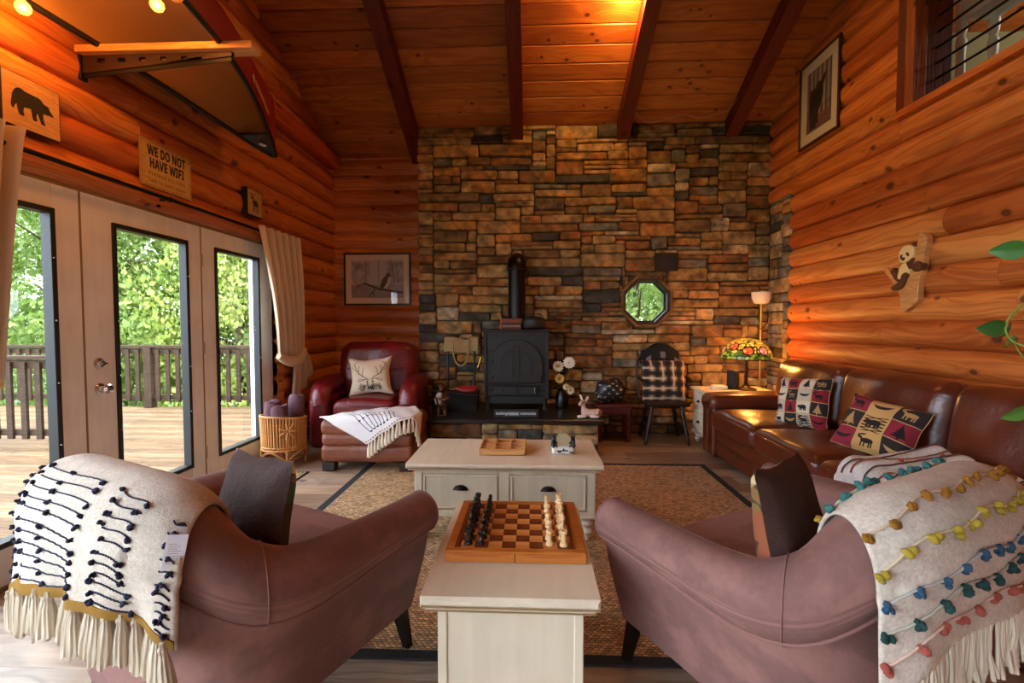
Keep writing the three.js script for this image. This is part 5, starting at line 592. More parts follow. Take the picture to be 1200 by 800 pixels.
// ------------------------------------------------------------------ signs and pictures
function board(name, label, cat, tex, w, h, th, pos, rot, edge) { const g = thing(name, label, cat, pos); g.rotation.set(...rot); part('panel', cbox(w, h, th, 0.003), edge, g); part('face', tr(new THREE.PlaneGeometry(w - 0.004, h - 0.004), 0, 0, th / 2 + 0.0008), mat(0xffffff, 0.7, { map: tex }), g); return g; }
const FX = XL + 0.052, yr = Math.PI / 2;
const planky = (c, W, H, base, dark) => { c.fillStyle = base; c.fillRect(0, 0, W, H); for (let i = 0; i < 260; i++) { const a = hash(i, 1, 77), b = hash(i, 2, 77), d = hash(i, 3, 77); c.fillStyle = `rgba(${dark},${0.05 + d * 0.16})`; c.fillRect(a * W, b * H, 20 + d * W * 0.3, 1 + d * 3); } };
const drawBear = (c, x, y, s) => { c.beginPath(); c.moveTo(x - 0.46 * s, y - 0.05 * s); for (const p of [[-0.44, -0.2, -0.36, -0.27], [-0.28, -0.33, -0.18, -0.27], [-0.02, -0.26, 0.1, -0.26], [0.18, -0.25, 0.24, -0.16], [0.32, -0.16, 0.36, -0.12], [0.37, -0.05, 0.46, 0.03], [0.46, 0.07, 0.36, 0.05], [0.26, 0.08, 0.22, 0.06], [0.2, 0.2, 0.26, 0.32], [0.28, 0.36, 0.16, 0.34], [0.12, 0.2, 0.08, 0.12], [0.04, 0.2, 0.08, 0.3], [0.06, 0.33, -0.02, 0.32], [-0.04, 0.2, -0.06, 0.08], [-0.16, 0.1, -0.2, 0.1], [-0.24, 0.2, -0.2, 0.3], [-0.24, 0.33, -0.32, 0.3], [-0.36, 0.18, -0.36, 0.08], [-0.42, 0.14, -0.42, 0.22], [-0.5, 0.2, -0.48, 0.1]]) c.quadraticCurveTo(x + p[0] * s, y + p[1] * s, x + p[2] * s, y + p[3] * s); c.fill(); };
board('bear_plaque', 'weathered wooden plaque with a black walking bear', 'plaque', canvasTex(384, 360, (c, W, H) => { planky(c, W, H, '#c99a5e', '60,34,14'); c.strokeStyle = '#3a2414'; c.lineWidth = 9; c.strokeRect(0, 0, W, H); c.fillStyle = '#150f0c'; drawBear(c, W * 0.52, H * 0.50, W * 0.78); c.fillStyle = '#c99a5e'; for (let i = 0; i < 30; i++) c.fillRect(W * (0.25 + hash(i, 5, 3) * 0.45), H * (0.3 + hash(i, 6, 3) * 0.3), 2, 2); }), 0.275, 0.258, 0.022, [FX, 2.372, -2.243], [0, yr, 0], mat(0x3a2616, 0.8));
board('wifi_sign', 'tan sign reading WE DO NOT HAVE WIFI above the doors', 'sign', canvasTex(640, 432, (c, W, H) => { c.fillStyle = '#c39a55'; c.fillRect(0, 0, W, H); for (let i = 0; i < 500; i++) { const a = hash(i, 1, 5), b = hash(i, 2, 5), e = Math.min(a, 1 - a, b, 1 - b); c.fillStyle = `rgba(70,45,18,${e < 0.09 ? 0.28 : 0.05})`; c.fillRect(a * W, b * H, 5 + hash(i, 3, 5) * 14, 3 + hash(i, 4, 5) * 8); } c.strokeStyle = '#5f4420'; c.lineWidth = 4; c.strokeRect(14, 14, W - 28, H - 28); c.fillStyle = '#1c1410'; c.textAlign = 'center'; const big = (t, y, w) => { c.save(); c.font = 'bold 118px sans-serif'; const m = c.measureText(t).width; c.translate(W / 2, y); c.scale(w / m, 1.05); c.lineWidth = 6; c.strokeStyle = '#1c1410'; c.strokeText(t, 0, 0); c.fillText(t, 0, 0); c.restore(); }; big('WE DO NOT', 132, 480); big('HAVE WIFI', 248, 440); c.fillStyle = '#4a3418'; c.font = '50px sans-serif'; const sm = (t, y, w) => { c.save(); const m = c.measureText(t).width; c.translate(W / 2, y); c.scale(w / m, 1); c.fillText(t, 0, 0); c.restore(); }; sm("Pretend it's 1995", 322, 470); sm('Talk to each other', 386, 480); }), 0.442, 0.302, 0.012, [FX, 2.339, -3.105], [0, yr, 0], mat(0x9a7436, 0.7));
board('moose_plaque', 'small dark edged plaque with a black moose', 'plaque', canvasTex(256, 256, (c, W, H) => { planky(c, W, H, '#b98f50', '50,30,12'); c.strokeStyle = '#241810'; c.lineWidth = 14; c.strokeRect(0, 0, W, H); c.fillStyle = '#120d0a'; c.beginPath(); c.ellipse(135, 130, 48, 30, 0.1, 0, 7); c.fill(); for (const x of [98, 118, 152, 170]) c.fillRect(x, 140, 11, 74); c.beginPath(); c.moveTo(108, 112); c.lineTo(84, 92); c.lineTo(62, 100); c.lineTo(56, 86); c.lineTo(84, 70); c.lineTo(116, 98); c.fill(); c.lineWidth = 6; c.strokeStyle = '#120d0a'; c.beginPath(); c.moveTo(88, 72); c.quadraticCurveTo(60, 66, 52, 40); c.moveTo(88, 72); c.quadraticCurveTo(120, 62, 124, 36); c.moveTo(70, 62); c.lineTo(74, 40); c.moveTo(108, 60); c.lineTo(104, 40); c.stroke(); }), 0.225, 0.235, 0.05, [FX + 0.015, 2.36, -4.055], [0, yr, 0], mat(0x17120e, 0.8));
function picture(label, w, h, mw, fr, matte, tex, pos, rot, frameM, glass) { const g = thing('framed_picture', label, 'picture', pos); g.rotation.set(...rot); const d = 0.025; part('frame', merge([box(-w / 2, w / 2, h / 2 - fr, h / 2, 0, d, 0.003), box(-w / 2, w / 2, -h / 2, -h / 2 + fr, 0, d, 0.003), box(-w / 2, -w / 2 + fr, -h / 2, h / 2, 0, d - 0.0003, 0.003), box(w / 2 - fr, w / 2, -h / 2, h / 2, 0, d - 0.0003, 0.003)]), frameM, g); part('mat_board', box(-w / 2 + fr * 0.5, w / 2 - fr * 0.5, -h / 2 + fr * 0.5, h / 2 - fr * 0.5, 0.002, 0.010, 0.001), matte, g, 'wide pale mat board'); part('print', tr(new THREE.PlaneGeometry(w - 2 * (fr + mw), h - 2 * (fr + mw)), 0, 0, 0.0108), mat(0xffffff, 0.8, { map: tex }), g); part('glazing', tr(new THREE.PlaneGeometry(w - 2 * fr, h - 2 * fr), 0, 0, 0.018), M.glass, g, 'glass pane'); return g; }
picture('framed print of a hawk perched on a branch on the log wall', 0.862, 0.665, 0.072, 0.022, mat(0xd3b99c, 0.9), canvasTex(512, 384, (c, W, H) => { c.fillStyle = '#b5aca2'; c.fillRect(0, 0, W, H); for (let i = 0; i < 240; i++) { const a = hash(i, 1, 15), b = hash(i, 2, 15); c.fillStyle = `rgba(110,104,100,${0.06 + hash(i, 3, 15) * 0.14})`; c.beginPath(); c.arc((a < 0.5 ? a * 0.7 : 0.35 + a * 0.65) * W, b * b * H * 0.9 + H * 0.08, 6 + hash(i, 4, 15) * 26, 0, 7); c.fill(); } c.strokeStyle = '#6a625c'; for (const [x, x2, w] of [[146, 140, 6], [268, 266, 5], [392, 425, 8], [440, 452, 6]]) { c.lineWidth = w; c.beginPath(); c.moveTo(x, 0); c.lineTo(x2, 230); c.stroke(); } c.fillStyle = 'rgba(120,114,110,0.6)'; c.fillRect(0, 250, W, 134); c.strokeStyle = '#3a302a'; c.lineCap = 'round'; c.lineWidth = 17; c.beginPath(); c.moveTo(125, 236); c.quadraticCurveTo(210, 268, 280, 296); c.quadraticCurveTo(380, 310, 505, 330); c.stroke(); c.lineWidth = 9; c.beginPath(); c.moveTo(55, 266); c.lineTo(125, 236); c.moveTo(230, 292); c.lineTo(172, 370); c.moveTo(205, 330); c.lineTo(228, 362); c.stroke(); c.fillStyle = '#cbbba6'; c.beginPath(); c.ellipse(345, 225, 34, 64, 0.32, 0, 7); c.fill(); c.fillStyle = '#4c3c30'; c.beginPath(); c.ellipse(322, 222, 26, 72, 0.42, 0, 7); c.fill(); c.beginPath(); c.arc(362, 150, 23, 0, 7); c.fill(); c.fillStyle = '#241c18'; c.beginPath(); c.moveTo(382, 150); c.lineTo(396, 160); c.lineTo(380, 164); c.fill(); }), [-1.956, 1.856, ZB + 0.04], [0, 0, 0], mat(0x17100e, 0.4));
picture('tall framed photograph of a dark animal among tree trunks high on the log wall', 0.60, 0.80, 0.095, 0.02, mat(0xd2c8ae, 0.9), canvasTex(256, 384, (c, W, H) => { c.fillStyle = '#77706c'; c.fillRect(0, 0, W, H); c.fillStyle = '#6a4f4c'; c.fillRect(0, 240, W, 144); for (let i = 0; i < 12; i++) { c.fillStyle = i % 2 ? '#4a4542' : '#a39a90'; c.fillRect(i * 22, 0, 4 + hash(i, 1, 33) * 10, 300); } c.fillStyle = '#251b18'; c.fillRect(34, 120, 66, 250); c.beginPath(); c.ellipse(112, 190, 56, 96, 0.25, 0, 7); c.fill(); c.beginPath(); c.moveTo(120, 120); c.lineTo(178, 70); c.lineTo(206, 60); c.lineTo(190, 104); c.lineTo(150, 170); c.fill(); c.fillRect(100, 240, 22, 110); c.fillRect(60, 240, 26, 120); for (let i = 0; i < 150; i++) { c.fillStyle = `rgba(210,200,200,${hash(i, 3, 35) * 0.35})`; c.fillRect(hash(i, 1, 35) * W, 220 + hash(i, 2, 35) * 160, 4, 3); } }), [XR - 0.046, 3.405, -4.50], [0, -yr, 0], mat(0x3a1e14, 0.45));
{ const p = thing('chimney_plaque', 'small black plaque hung on the stone above the octagonal window', 'plaque', [1.55, 1.995, ZB + 0.42 + 0.085]); part('plate', cbox(0.262, 0.205, 0.014, 0.003), mat(0x100f0e, 0.6), p); part('lettering', tr(new THREE.PlaneGeometry(0.25, 0.195), 0, 0, 0.0078), mat(0xffffff, 0.6, { map: canvasTex(256, 200, (c, W, H) => { c.fillStyle = '#141211'; c.fillRect(0, 0, W, H); c.fillStyle = '#3f3a33'; for (const [x, y, w, h] of [[60, 26, 136, 6], [48, 50, 160, 6], [84, 92, 90, 14], [46, 118, 166, 22], [70, 160, 116, 8]]) for (let k = 0; k < w; k += 9) c.fillRect(x + k, y, 5, h * (0.6 + 0.4 * hash(k, y, 3))); }) }), p); part('mounting_peg', rod([0, 0, -0.06], [0, 0, 0], 0.01, 6), M.iron, p); }
// ------------------------------------------------------------------ hearth and stove
const HY = 0.36;
{ const h = thing('hearth', 'raised stone hearth with a black slate top', 'hearth', [-0.17, 0, 0]), x0 = -0.83, x1 = 0.83, zf = -4.47;
  part('core', box(x0 + 0.03, x1 - 0.03, 0, 0.312, ZB + 0.50, zf - 0.03, 0.001), M.mortar, h); part('slate_top', box(x0 - 0.05, x1 + 0.05, 0.314, HY, ZB + 0.50, zf + 0.035, 0.008), phys(0x17181b, 0.28, { bumpMap: T.rust, bumpScale: 0.002, clearcoat: 0.3 }), h, 'polished black slate slab');
  stoneField(h, x0, x1, 0, 0.312, (x, y, n) => V(x, y, zf - 0.045 + n), null, 300, 1, ['tan', 'tan', 'pale', 'grey', 'brown', 'tan', 'gold', 'dark']);
  for (const q of [-1, 1]) stoneField(h, ZB + 0.52, zf - 0.05, 0, 0.312, (x, y, n) => V(q * (0.83 - 0.045 + n), y, x), null, 300, 1, ['tan', 'grey', 'dark', 'pale', 'brown']);
}
{ const s = thing('wood_stove', 'black cast iron wood stove with arched glass doors', 'stove', [-0.155, HY, -5.13]), F = 0.185;   // front face z = +F
  const arch = (r, yb, yc) => { const p = new THREE.Shape(); p.moveTo(-r, yb); p.lineTo(r, yb); p.lineTo(r, yc); p.absarc(0, yc, r, 0, Math.PI, false); p.lineTo(-r, yb); return p; };
  part('body', merge([box(-0.345, 0.345, 0.14, 0.84, -0.15, F - 0.02, 0.01), box(-0.35, -0.32, 0.12, 0.84, F - 0.03, F + 0.005, 0.005), box(0.32, 0.35, 0.12, 0.84, F - 0.03, F + 0.005, 0.005), box(-0.33, 0.33, 0.80, 0.845, F - 0.03, F - 0.002, 0.004)]), M.iron, s);
  part('top_plate', box(-0.375, 0.375, 0.84, 0.868, -0.17, F + 0.03, 0.008), M.iron, s); part('ledge', box(-0.36, 0.36, 0.265, 0.283, 0, F + 0.035, 0.005), M.iron, s); part('ash_plinth', box(-0.33, 0.33, 0.06, 0.15, -0.13, F - 0.03, 0.006), M.iron, s);
  for (const y of [0.63, 0.40, 0.20]) part('side_rib', merge([box(-0.33, -0.25, y, y + 0.012, F - 0.03, F, 0.003), box(0.25, 0.33, y, y + 0.012, F - 0.03, F, 0.003)]), M.iron, s);
  { const o = arch(0.285, 0.30, 0.475), i = arch(0.245, 0.305, 0.475); o.holes.push(new THREE.Path(i.getPoints(16))); part('arch_surround', slab(o, 0.03, 0.006, 20).translate(0, 0, F - 0.01), M.iron, s); }
  for (const q of [-1, 1]) { const half = (r, yb, yc, x0) => { const p = new THREE.Shape(); p.moveTo(q * x0, yb); p.lineTo(q * r, yb); p.lineTo(q * r, yc); for (let k = 1; k <= 14; k++) { const a = k / 14 * Math.acos(x0 / r); p.lineTo(q * r * Math.cos(a), yc + r * Math.sin(a)); } p.closePath(); return p; };
    const d = half(0.238, 0.308, 0.475, 0.006), inner = half(0.165, 0.372, 0.475, 0.045); d.holes.push(new THREE.Path(inner.getPoints())); const leaf = part('door', slab(d, 0.03, 0.006, 16).translate(0, 0, F - 0.012), M.iron, s, 'arched door leaf'); const o2 = half(0.175, 0.362, 0.475, 0.036); o2.holes.push(new THREE.Path(half(0.160, 0.377, 0.475, 0.050).getPoints())); part('glass_rim', slab(o2, 0.012, 0.003, 16).translate(0, 0, F + 0.016), M.iron, leaf); part('pane', slab(inner, 0.006, 0.001, 16).translate(0, 0, F - 0.006), phys(0x060505, 0.08, { clearcoat: 1 }), leaf, 'dark stove glass'); part('centre_bar', box(q * 0.020 - 0.012, q * 0.020 + 0.012, 0.31, 0.70, F + 0.012, F + 0.026, 0.004), M.iron, leaf);
    for (const y of [0.35, 0.52]) part('hinge', tr(new THREE.CylinderGeometry(0.011, 0.011, 0.05, 8), q * 0.262, y, F + 0.028), M.iron, leaf); }
  const ash = part('ash_drawer', box(-0.235, 0.235, 0.165, 0.258, F - 0.03, F + 0.008, 0.005), M.iron, s); part('air_wheel', tr(lathe([[0, 0], [0.03, 0], [0.032, 0.008], [0.012, 0.016], [0, 0.018]], 16), 0, 0.212, F + 0.008, Math.PI / 2, 0, 0), M.iron, ash); part('knob', tr(new THREE.SphereGeometry(0.012, 10, 8), -0.14, 0.212, F + 0.014), M.iron, ash); part('handle', merge([rod([0.2, 0.18, F + 0.03], [0.2, 0.245, F + 0.03], 0.007, 6), rod([0.2, 0.19, F], [0.2, 0.19, F + 0.03], 0.006, 6)]), M.chrome, ash);
  for (const [x, z] of [[-0.31, 0.14], [0.31, 0.14], [-0.31, -0.11], [0.31, -0.11]]) part('leg', tr(lathe([[0, 0], [0.028, 0], [0.018, 0.03], [0.024, 0.09], [0.035, 0.15], [0, 0.15]], 10), x, 0, z), M.iron, s);
  const p = thing('stove_pipe', 'black stove pipe rising from the stove into the stone wall', 'pipe', [-0.155, HY + 0.868, -5.13]); p.position.x = -0.155;
  part('pipe', lathe([[0.098, 0], [0.108, 0], [0.108, 0.02], [0.096, 0.025], [0.096, 0.62], [0.104, 0.622], [0.104, 0.65], [0.096, 0.652]], 28), phys(0x16130f, 0.38, { metalness: 0.6 }), p); part('elbow', sweep([[0, 0.64, 0], [0, 0.70, 0], [0, 0.745, -0.06], [0, 0.755, -0.16], [0, 0.755, -0.30]], 0.105, 20, 24), phys(0x14110e, 0.35, { metalness: 0.6 }), p); part('collar', tr(new THREE.TorusGeometry(0.108, 0.008, 8, 28), 0, 0.655, 0, Math.PI / 2, 0, 0), M.iron, p);
  const k = thing('stove_box', 'small carved wooden box on the stove top', 'box', [-0.205, HY + 0.8685, -4.985]); part('box_body', box(-0.105, 0.105, 0, 0.07, -0.04, 0.03, 0.004), tint(T.fineWood, null, 0x5e3420, 0.6), k); part('lid', box(-0.112, 0.112, 0.07, 0.115, -0.045, 0.036, 0.005), tint(T.fineWood, null, 0x8a4a26, 0.55), k, 'reddish wooden lid'); for (let i = 0; i < 9; i++) part('carved_boss', tr(lathe([[0, 0], [0.009, 0], [0.006, 0.006], [0, 0.007]], 8), -0.085 + i * 0.021, 0.034, 0.03, Math.PI / 2, 0, 0), mat(0xa08a60, 0.6), k); part('side_cheek', box(-0.122, -0.112, 0, 0.14, -0.035, 0.03, 0.003), M.pine, k);
  const pot = thing('cast_iron_pot', 'round black cast iron pot on the stove top', 'pot', [0.035, HY + 0.8685, -4.985]); part('pot_body', lathe([[0, 0], [0.085, 0], [0.112, 0.02], [0.122, 0.06], [0.118, 0.10], [0.112, 0.104], [0.105, 0.1], [0.11, 0.05], [0, 0.012]], 26), M.iron, pot); part('lid', lathe([[0.118, 0.102], [0.115, 0.112], [0.09, 0.128], [0.03, 0.138], [0, 0.138]], 26), M.iron, pot); part('handle', sweep([[-0.10, 0.128, 0], [-0.075, 0.155, 0], [0.075, 0.155, 0], [0.10, 0.128, 0]], 0.006, 20, 6), M.iron, pot);
}
{ // fireplace tools, log carrier, coal box, bellows
  const r = thing('tool_stand', 'black iron fireplace stand left of the stove', 'fire tool stand', [-0.78, HY, -5.13]); part('base_plate', box(-0.17, 0.17, 0, 0.012, -0.10, 0.10, 0.003), M.iron, r); for (const x of [-0.15, 0.15]) part('upright', rod([x, 0.01, 0], [x, 0.76, 0], 0.012, 8), M.iron, r); part('cross_bar', rod([-0.20, 0.755, 0], [0.20, 0.755, 0], 0.011, 8), M.iron, r); part('cross_bar', rod([-0.15, 0.35, 0], [0.15, 0.35, 0], 0.009, 8), M.iron, r);
  const cv = mat(0xa88a5c, 0.95, { map: T.clothTone, bumpMap: T.cloth, bumpScale: 0.003 }), lc = thing('log_carrier', 'tan canvas log carrier with rope handle hung on the iron stand', 'log carrier', [-0.775, HY, -5.13]);
  part('canvas', sheet((u, v) => { const a = (v - 0.5) * 2; return V(lerp(-0.19, 0.19, u), 0.775 - 0.16 * Math.pow(Math.abs(a), 1.2) + 0.008 * Math.sin(u * 9), 0.02 * Math.sin(u * 7) + (a > 0 ? 0.028 : -0.028) * Math.min(1, Math.abs(a) * 6)); }, 24, 20, 0.006), cv, lc); part('rope_handle', sweep([[-0.09, 0.76, 0.04], [-0.085, 0.62, 0.05], [-0.055, 0.50, 0.05], [0.0, 0.46, 0.05], [0.055, 0.50, 0.05], [0.082, 0.62, 0.05], [0.085, 0.77, 0.04]], 0.009, 40, 8), mat(0x9a7c50, 0.9), lc, 'looped rope handle');
  const pk = thing('fire_poker', 'thin iron poker with a brass grip leaning by the stove', 'poker', [-0.66, HY, -4.90]); part('shaft', rod([-0.06, 0.01, 0.02], [0.105, 0.50, -0.02], 0.005, 6), M.iron, pk); part('grip', rod([0.092, 0.46, -0.018], [0.128, 0.57, -0.024], 0.008, 8), M.brass, pk, 'brass grip');
  const cb = thing('coal_box', 'black metal kindling box on the hearth', 'bucket', [-0.80, HY, -4.94]); part('tub', loft([[V(-0.17, 0, 0.09), V(0.22, 0, 0.09), V(0.22, 0, -0.07), V(-0.17, 0, -0.07)], [V(-0.24, 0.22, 0.11), V(0.24, 0.17, 0.11), V(0.24, 0.20, -0.09), V(-0.24, 0.24, -0.09)]]), mat(0x0d0c0c, 0.6), cb); part('rim', sweep([[-0.24, 0.222, 0.112], [0, 0.198, 0.116], [0.24, 0.172, 0.112]], 0.007, 16, 6), M.iron, cb);
  const be = thing('bellows', 'red leather fireplace bellows lying on the kindling box', 'bellows', [-0.685, HY + 0.216, -4.90]); part('board', slab(shapeOf(smoothPts([[-0.13, 0.005], [-0.08, 0.03], [0.0, 0.05], [0.08, 0.045], [0.11, 0], [0.08, -0.045], [0, -0.05], [-0.08, -0.03]], 30)), 0.035, 0.008).rotateX(-Math.PI / 2 + 0.5).translate(0, 0.0, 0), mat(0x8a1410, 0.5), be, 'red leather body'); part('nozzle', rod([-0.18, 0.012, 0.01], [-0.11, 0.012, 0.004], 0.008, 8), M.brass, be);
}
{ // standing bear statue
  const b = thing('bear_statue', 'bronze standing bear statue on the hearth corner', 'statue', [-0.895, HY, -4.60], 0.1), g = sdfMesh(60, 0.20, [0, 0.175, 0], bodyField([[[0, 0.12, 0], [0, 0.20, 0], 0.046, 0.040], [[0, 0.20, 0], [0, 0.235, 0.004], 0.040, 0.03], [[0, 0.275, 0.006], [0, 0.282, 0.012], 0.031, 0.029], [[0, 0.268, 0.035], [0, 0.264, 0.052], 0.015, 0.010], [[-0.024, 0.306, 0], [-0.026, 0.312, 0], 0.008, 0.007], [[0.024, 0.306, 0], [0.026, 0.312, 0], 0.008, 0.007], [[-0.04, 0.218, 0], [-0.060, 0.165, 0.02], 0.018, 0.014], [[-0.060, 0.165, 0.02], [-0.05, 0.125, 0.045], 0.014, 0.012], [[0.04, 0.218, 0], [0.060, 0.175, 0.025], 0.018, 0.014], [[0.060, 0.175, 0.025], [0.03, 0.165, 0.058], 0.014, 0.012], [[-0.025, 0.11, 0], [-0.030, 0.045, 0.006], 0.028, 0.021], [[0.025, 0.11, 0], [0.030, 0.045, 0.006], 0.028, 0.021], [[-0.030, 0.022, 0.006], [-0.032, 0.020, 0.035], 0.017, 0.014], [[0.030, 0.022, 0.006], [0.032, 0.020, 0.035], 0.017, 0.014]], 0.008));
  part('bear_figure', g, phys(0x4a3220, 0.28, { metalness: 0.55, bumpMap: T.rust, bumpScale: 0.002 }), b); part('base', lathe([[0, 0], [0.065, 0], [0.068, 0.008], [0.06, 0.016], [0, 0.018]], 18), mat(0x2a1c12, 0.4), b);
  // resting fawn figurine
  const f = thing('fawn_figurine', 'small reclining fawn figurine on the hearth edge', 'figurine', [0.575, HY, -4.565], -0.25), gf = sdfMesh(64, 0.17, [0, 0.11, 0], bodyField([[[0.075, 0.045, 0], [-0.03, 0.05, 0.005], 0.043, 0.038], [[0.09, 0.05, -0.008], [0.105, 0.042, -0.005], 0.036, 0.026], [[-0.045, 0.06, 0.008], [-0.055, 0.125, 0.012], 0.026, 0.019], [[-0.055, 0.150, 0.014], [-0.062, 0.148, 0.028], 0.025, 0.022], [[-0.075, 0.140, 0.040], [-0.088, 0.132, 0.052], 0.013, 0.009], [[-0.05, 0.02, 0.03], [-0.095, 0.014, 0.05], 0.014, 0.010], [[-0.03, 0.018, 0.045], [-0.085, 0.012, 0.066], 0.013, 0.010], [[0.09, 0.02, 0.03], [0.03, 0.013, 0.052], 0.016, 0.010], [[0.115, 0.06, -0.01], [0.128, 0.066, -0.012], 0.010, 0.006]], 0.007));
  paint(gf, (x, y, z) => { const c = new THREE.Color(0xc2a08c); if (x > 0.06 && z > -0.02 && y > 0.02 && y < 0.075) c.lerp(new THREE.Color(0x8a5a3a), sstep(0.06, 0.08, x)); if (y > 0.135 && x > -0.075) c.set(0xb07a58); if (x < -0.07 && y > 0.11) c.set(0xe0d0c2); if (y < 0.03) c.set(0xd8c4b6); if (noise(x * 60 + 50, y * 60 + z * 40 + 50, 999, 999, 7) > 0.80 && x > -0.02 && y > 0.05) c.set(0xe6dacb); return c; });
  part('fawn_body', gf, mat(0xffffff, 0.4, { vertexColors: true }), f); for (const s of [-1, 1]) { part('ear', tr(new THREE.SphereGeometry(0.5, 10, 8).scale(0.026, 0.064, 0.012), -0.052 + s * 0.028 + 0.006, 0.197 - (s > 0 ? 0.012 : 0), 0.006, 0, s * 0.2, -s * 0.45), mat(0xd8c2b2, 0.5), f, 'upright ear'); part('eye', tr(new THREE.SphereGeometry(0.0055, 8, 6), -0.060 + s * 0.018, 0.154, 0.044 - s * 0.002), mat(0x0a0706, 0.2), f); } part('nose', tr(new THREE.SphereGeometry(0.0055, 8, 6), -0.094, 0.134, 0.060), mat(0x1a1210, 0.3), f);
  const sg = thing('hearth_sign', 'black block sign with white script leaning on the hearth edge', 'sign', [-0.145, HY, -4.535]); part('block', cbox(0.44, 0.085, 0.03, 0.003).translate(0, 0.0425, 0), mat(0x0c0c0e, 0.5), sg); part('lettering', tr(new THREE.PlaneGeometry(0.43, 0.078), 0, 0.0425, 0.0158), mat(0xffffff, 0.6, { map: canvasTex(512, 92, (c, W, H) => { c.fillStyle = '#0d0d10'; c.fillRect(0, 0, W, H); c.fillStyle = '#ffffff'; c.strokeStyle = '#ffffff'; c.font = 'italic 44px serif'; const t = (s, x, w) => { c.save(); c.translate(x, 60); c.scale(w / c.measureText(s).width, 1); c.fillText(s, 0, 0); c.restore(); }; t('making', 14, 140); c.fillRect(164, 30, 4, 36); c.font = 'bold 28px sans-serif'; t('HOUSE', 180, 104); c.lineWidth = 2; c.strokeRect(176, 32, 112, 34); c.font = 'italic 44px serif'; t('memories', 300, 190); }) }), sg);
}
{ // flowers in a dark vase
  const v = thing('flower_vase', 'dark vase of white and yellow dahlias beside the stove', 'flowers', [0.345, HY, -5.10]); part('vase', lathe([[0, 0], [0.06, 0], [0.075, 0.05], [0.07, 0.13], [0.045, 0.19], [0.055, 0.22], [0.048, 0.22], [0.04, 0.19], [0, 0.18]], 20), mat(0x0f0e10, 0.3), v);
  const pet = new THREE.SphereGeometry(0.5, 6, 5).scale(0.060, 0.008, 0.026).translate(0.032, 0, 0);
  const flower = (x, y, z, r, ca, cb, tx, ty) => { const o = part('flower_head', tr(new THREE.SphereGeometry(0.012, 8, 6), 0, 0.004, 0), mat(0xb8903a, 0.8), v, 'many petalled dahlia', [x, y, z], [Math.PI / 2 - 0.35 + tx, ty, 0]); const rings = [[13, 0.2, 1.1], [11, 0.55, 0.95], [8, 1.0, 0.7]]; rings.forEach(([n, tilt, k], q) => { for (let i = 0; i < n; i++) { const p = part('petal', pet, mat(q === 2 ? cb : ca, 0.7), o); p.rotation.set(0, i / n * 6.283 + q * 0.3, tilt, 'YXZ'); p.scale.setScalar(k * r); } }); part('stem', sweep([[x, y, z - 0.01], [x * 0.6, y * 0.6 + 0.08, z * 0.5], [0, 0.18, 0]], 0.004, 10, 5), mat(0x26331c, 0.8), v); };
  flower(-0.045, 0.46, 0.05, 1.0, 0xd8cdb8, 0xc79a3a, 0, -0.4); flower(0.075, 0.50, 0.04, 1.1, 0xe6ded0, 0xe6dccc, 0.1, 0.3); flower(-0.03, 0.33, 0.07, 0.9, 0xc9a860, 0xb88a30, 0.2, -0.3); flower(0.09, 0.20, 0.08, 0.7, 0xcfc0a0, 0xb89a50, 0.1, 0.4); flower(0.04, 0.24, 0.085, 0.6, 0xcbb48a, 0xb89a50, 0.2, 0);
  const lf = new THREE.SphereGeometry(0.5, 6, 5).scale(0.10, 0.006, 0.045).translate(0.045, 0, 0); for (let i = 0; i < 16; i++) { const p = part('leaf', lf, mat(0x14200f, 0.7), v); p.position.set(rr(-0.03, 0.05), rr(0.2, 0.42), rr(-0.02, 0.04)); p.rotation.set(rr(-0.5, 0.5), rr(-3.4, 0.2), rr(-0.4, 0.8), 'YXZ'); }
}
{ // red bench with a plaid bundle
  const red = mat(0x5a1010, 0.45, { map: T.paintTone }), b = thing('red_bench', 'small dark red wooden bench beside the hearth', 'bench', [0.905, 0, -5.12]); part('top', box(-0.185, 0.185, 0.385, 0.415, -0.15, 0.15, 0.005), red, b); part('apron', box(-0.17, 0.17, 0.30, 0.387, 0.10, 0.12, 0.003), red, b); part('apron', box(-0.17, 0.17, 0.30, 0.387, -0.12, -0.10, 0.003), red, b); for (const [x, z] of [[-0.155, 0.10], [0.155, 0.10], [-0.155, -0.10], [0.155, -0.10]]) part('leg', box(x - 0.022, x + 0.022, 0, 0.387, z - 0.022, z + 0.022, 0.003), red, b);
  const pl = canvasTex(256, 256, (c, W) => { c.fillStyle = '#0e0d10'; c.fillRect(0, 0, W, W); c.fillStyle = 'rgba(205,198,186,0.85)'; for (let i = 0; i < 4; i++) for (let j = 0; j < 4; j++) if ((i + j) % 2) c.fillRect(i * 64 + 8, j * 64 + 10, 34, 22); c.fillStyle = 'rgba(120,116,110,0.5)'; for (let i = 0; i < 4; i++) { c.fillRect(i * 64 + 50, 0, 4, W); c.fillRect(0, i * 64 + 50, W, 4); } });
  const k = thing('blanket_bundle', 'black and white checked blanket bundled on the red bench', 'blanket', [0.875, 0.416, -5.12]); part('bundle', softBox(0.32, 0.26, 0.25, 0.11, (v) => { v.y += 0.015 * Math.sin(v.x * 25 + v.z * 10); v.z += 0.014 * Math.sin(v.x * 22 + v.y * 30); v.x += 0.01 * Math.sin(v.y * 26); }, 5, 8).translate(0, 0.132, 0), mat(0xffffff, 0.4, { map: rep(pl, 6, 6) }), k); part('tie', sweep([[-0.16, 0.13, 0.03], [-0.06, 0.10, 0.145], [0.06, 0.10, 0.145], [0.16, 0.13, 0.03]], 0.012, 20, 6), mat(0x0d0c0e, 0.6), k);
}
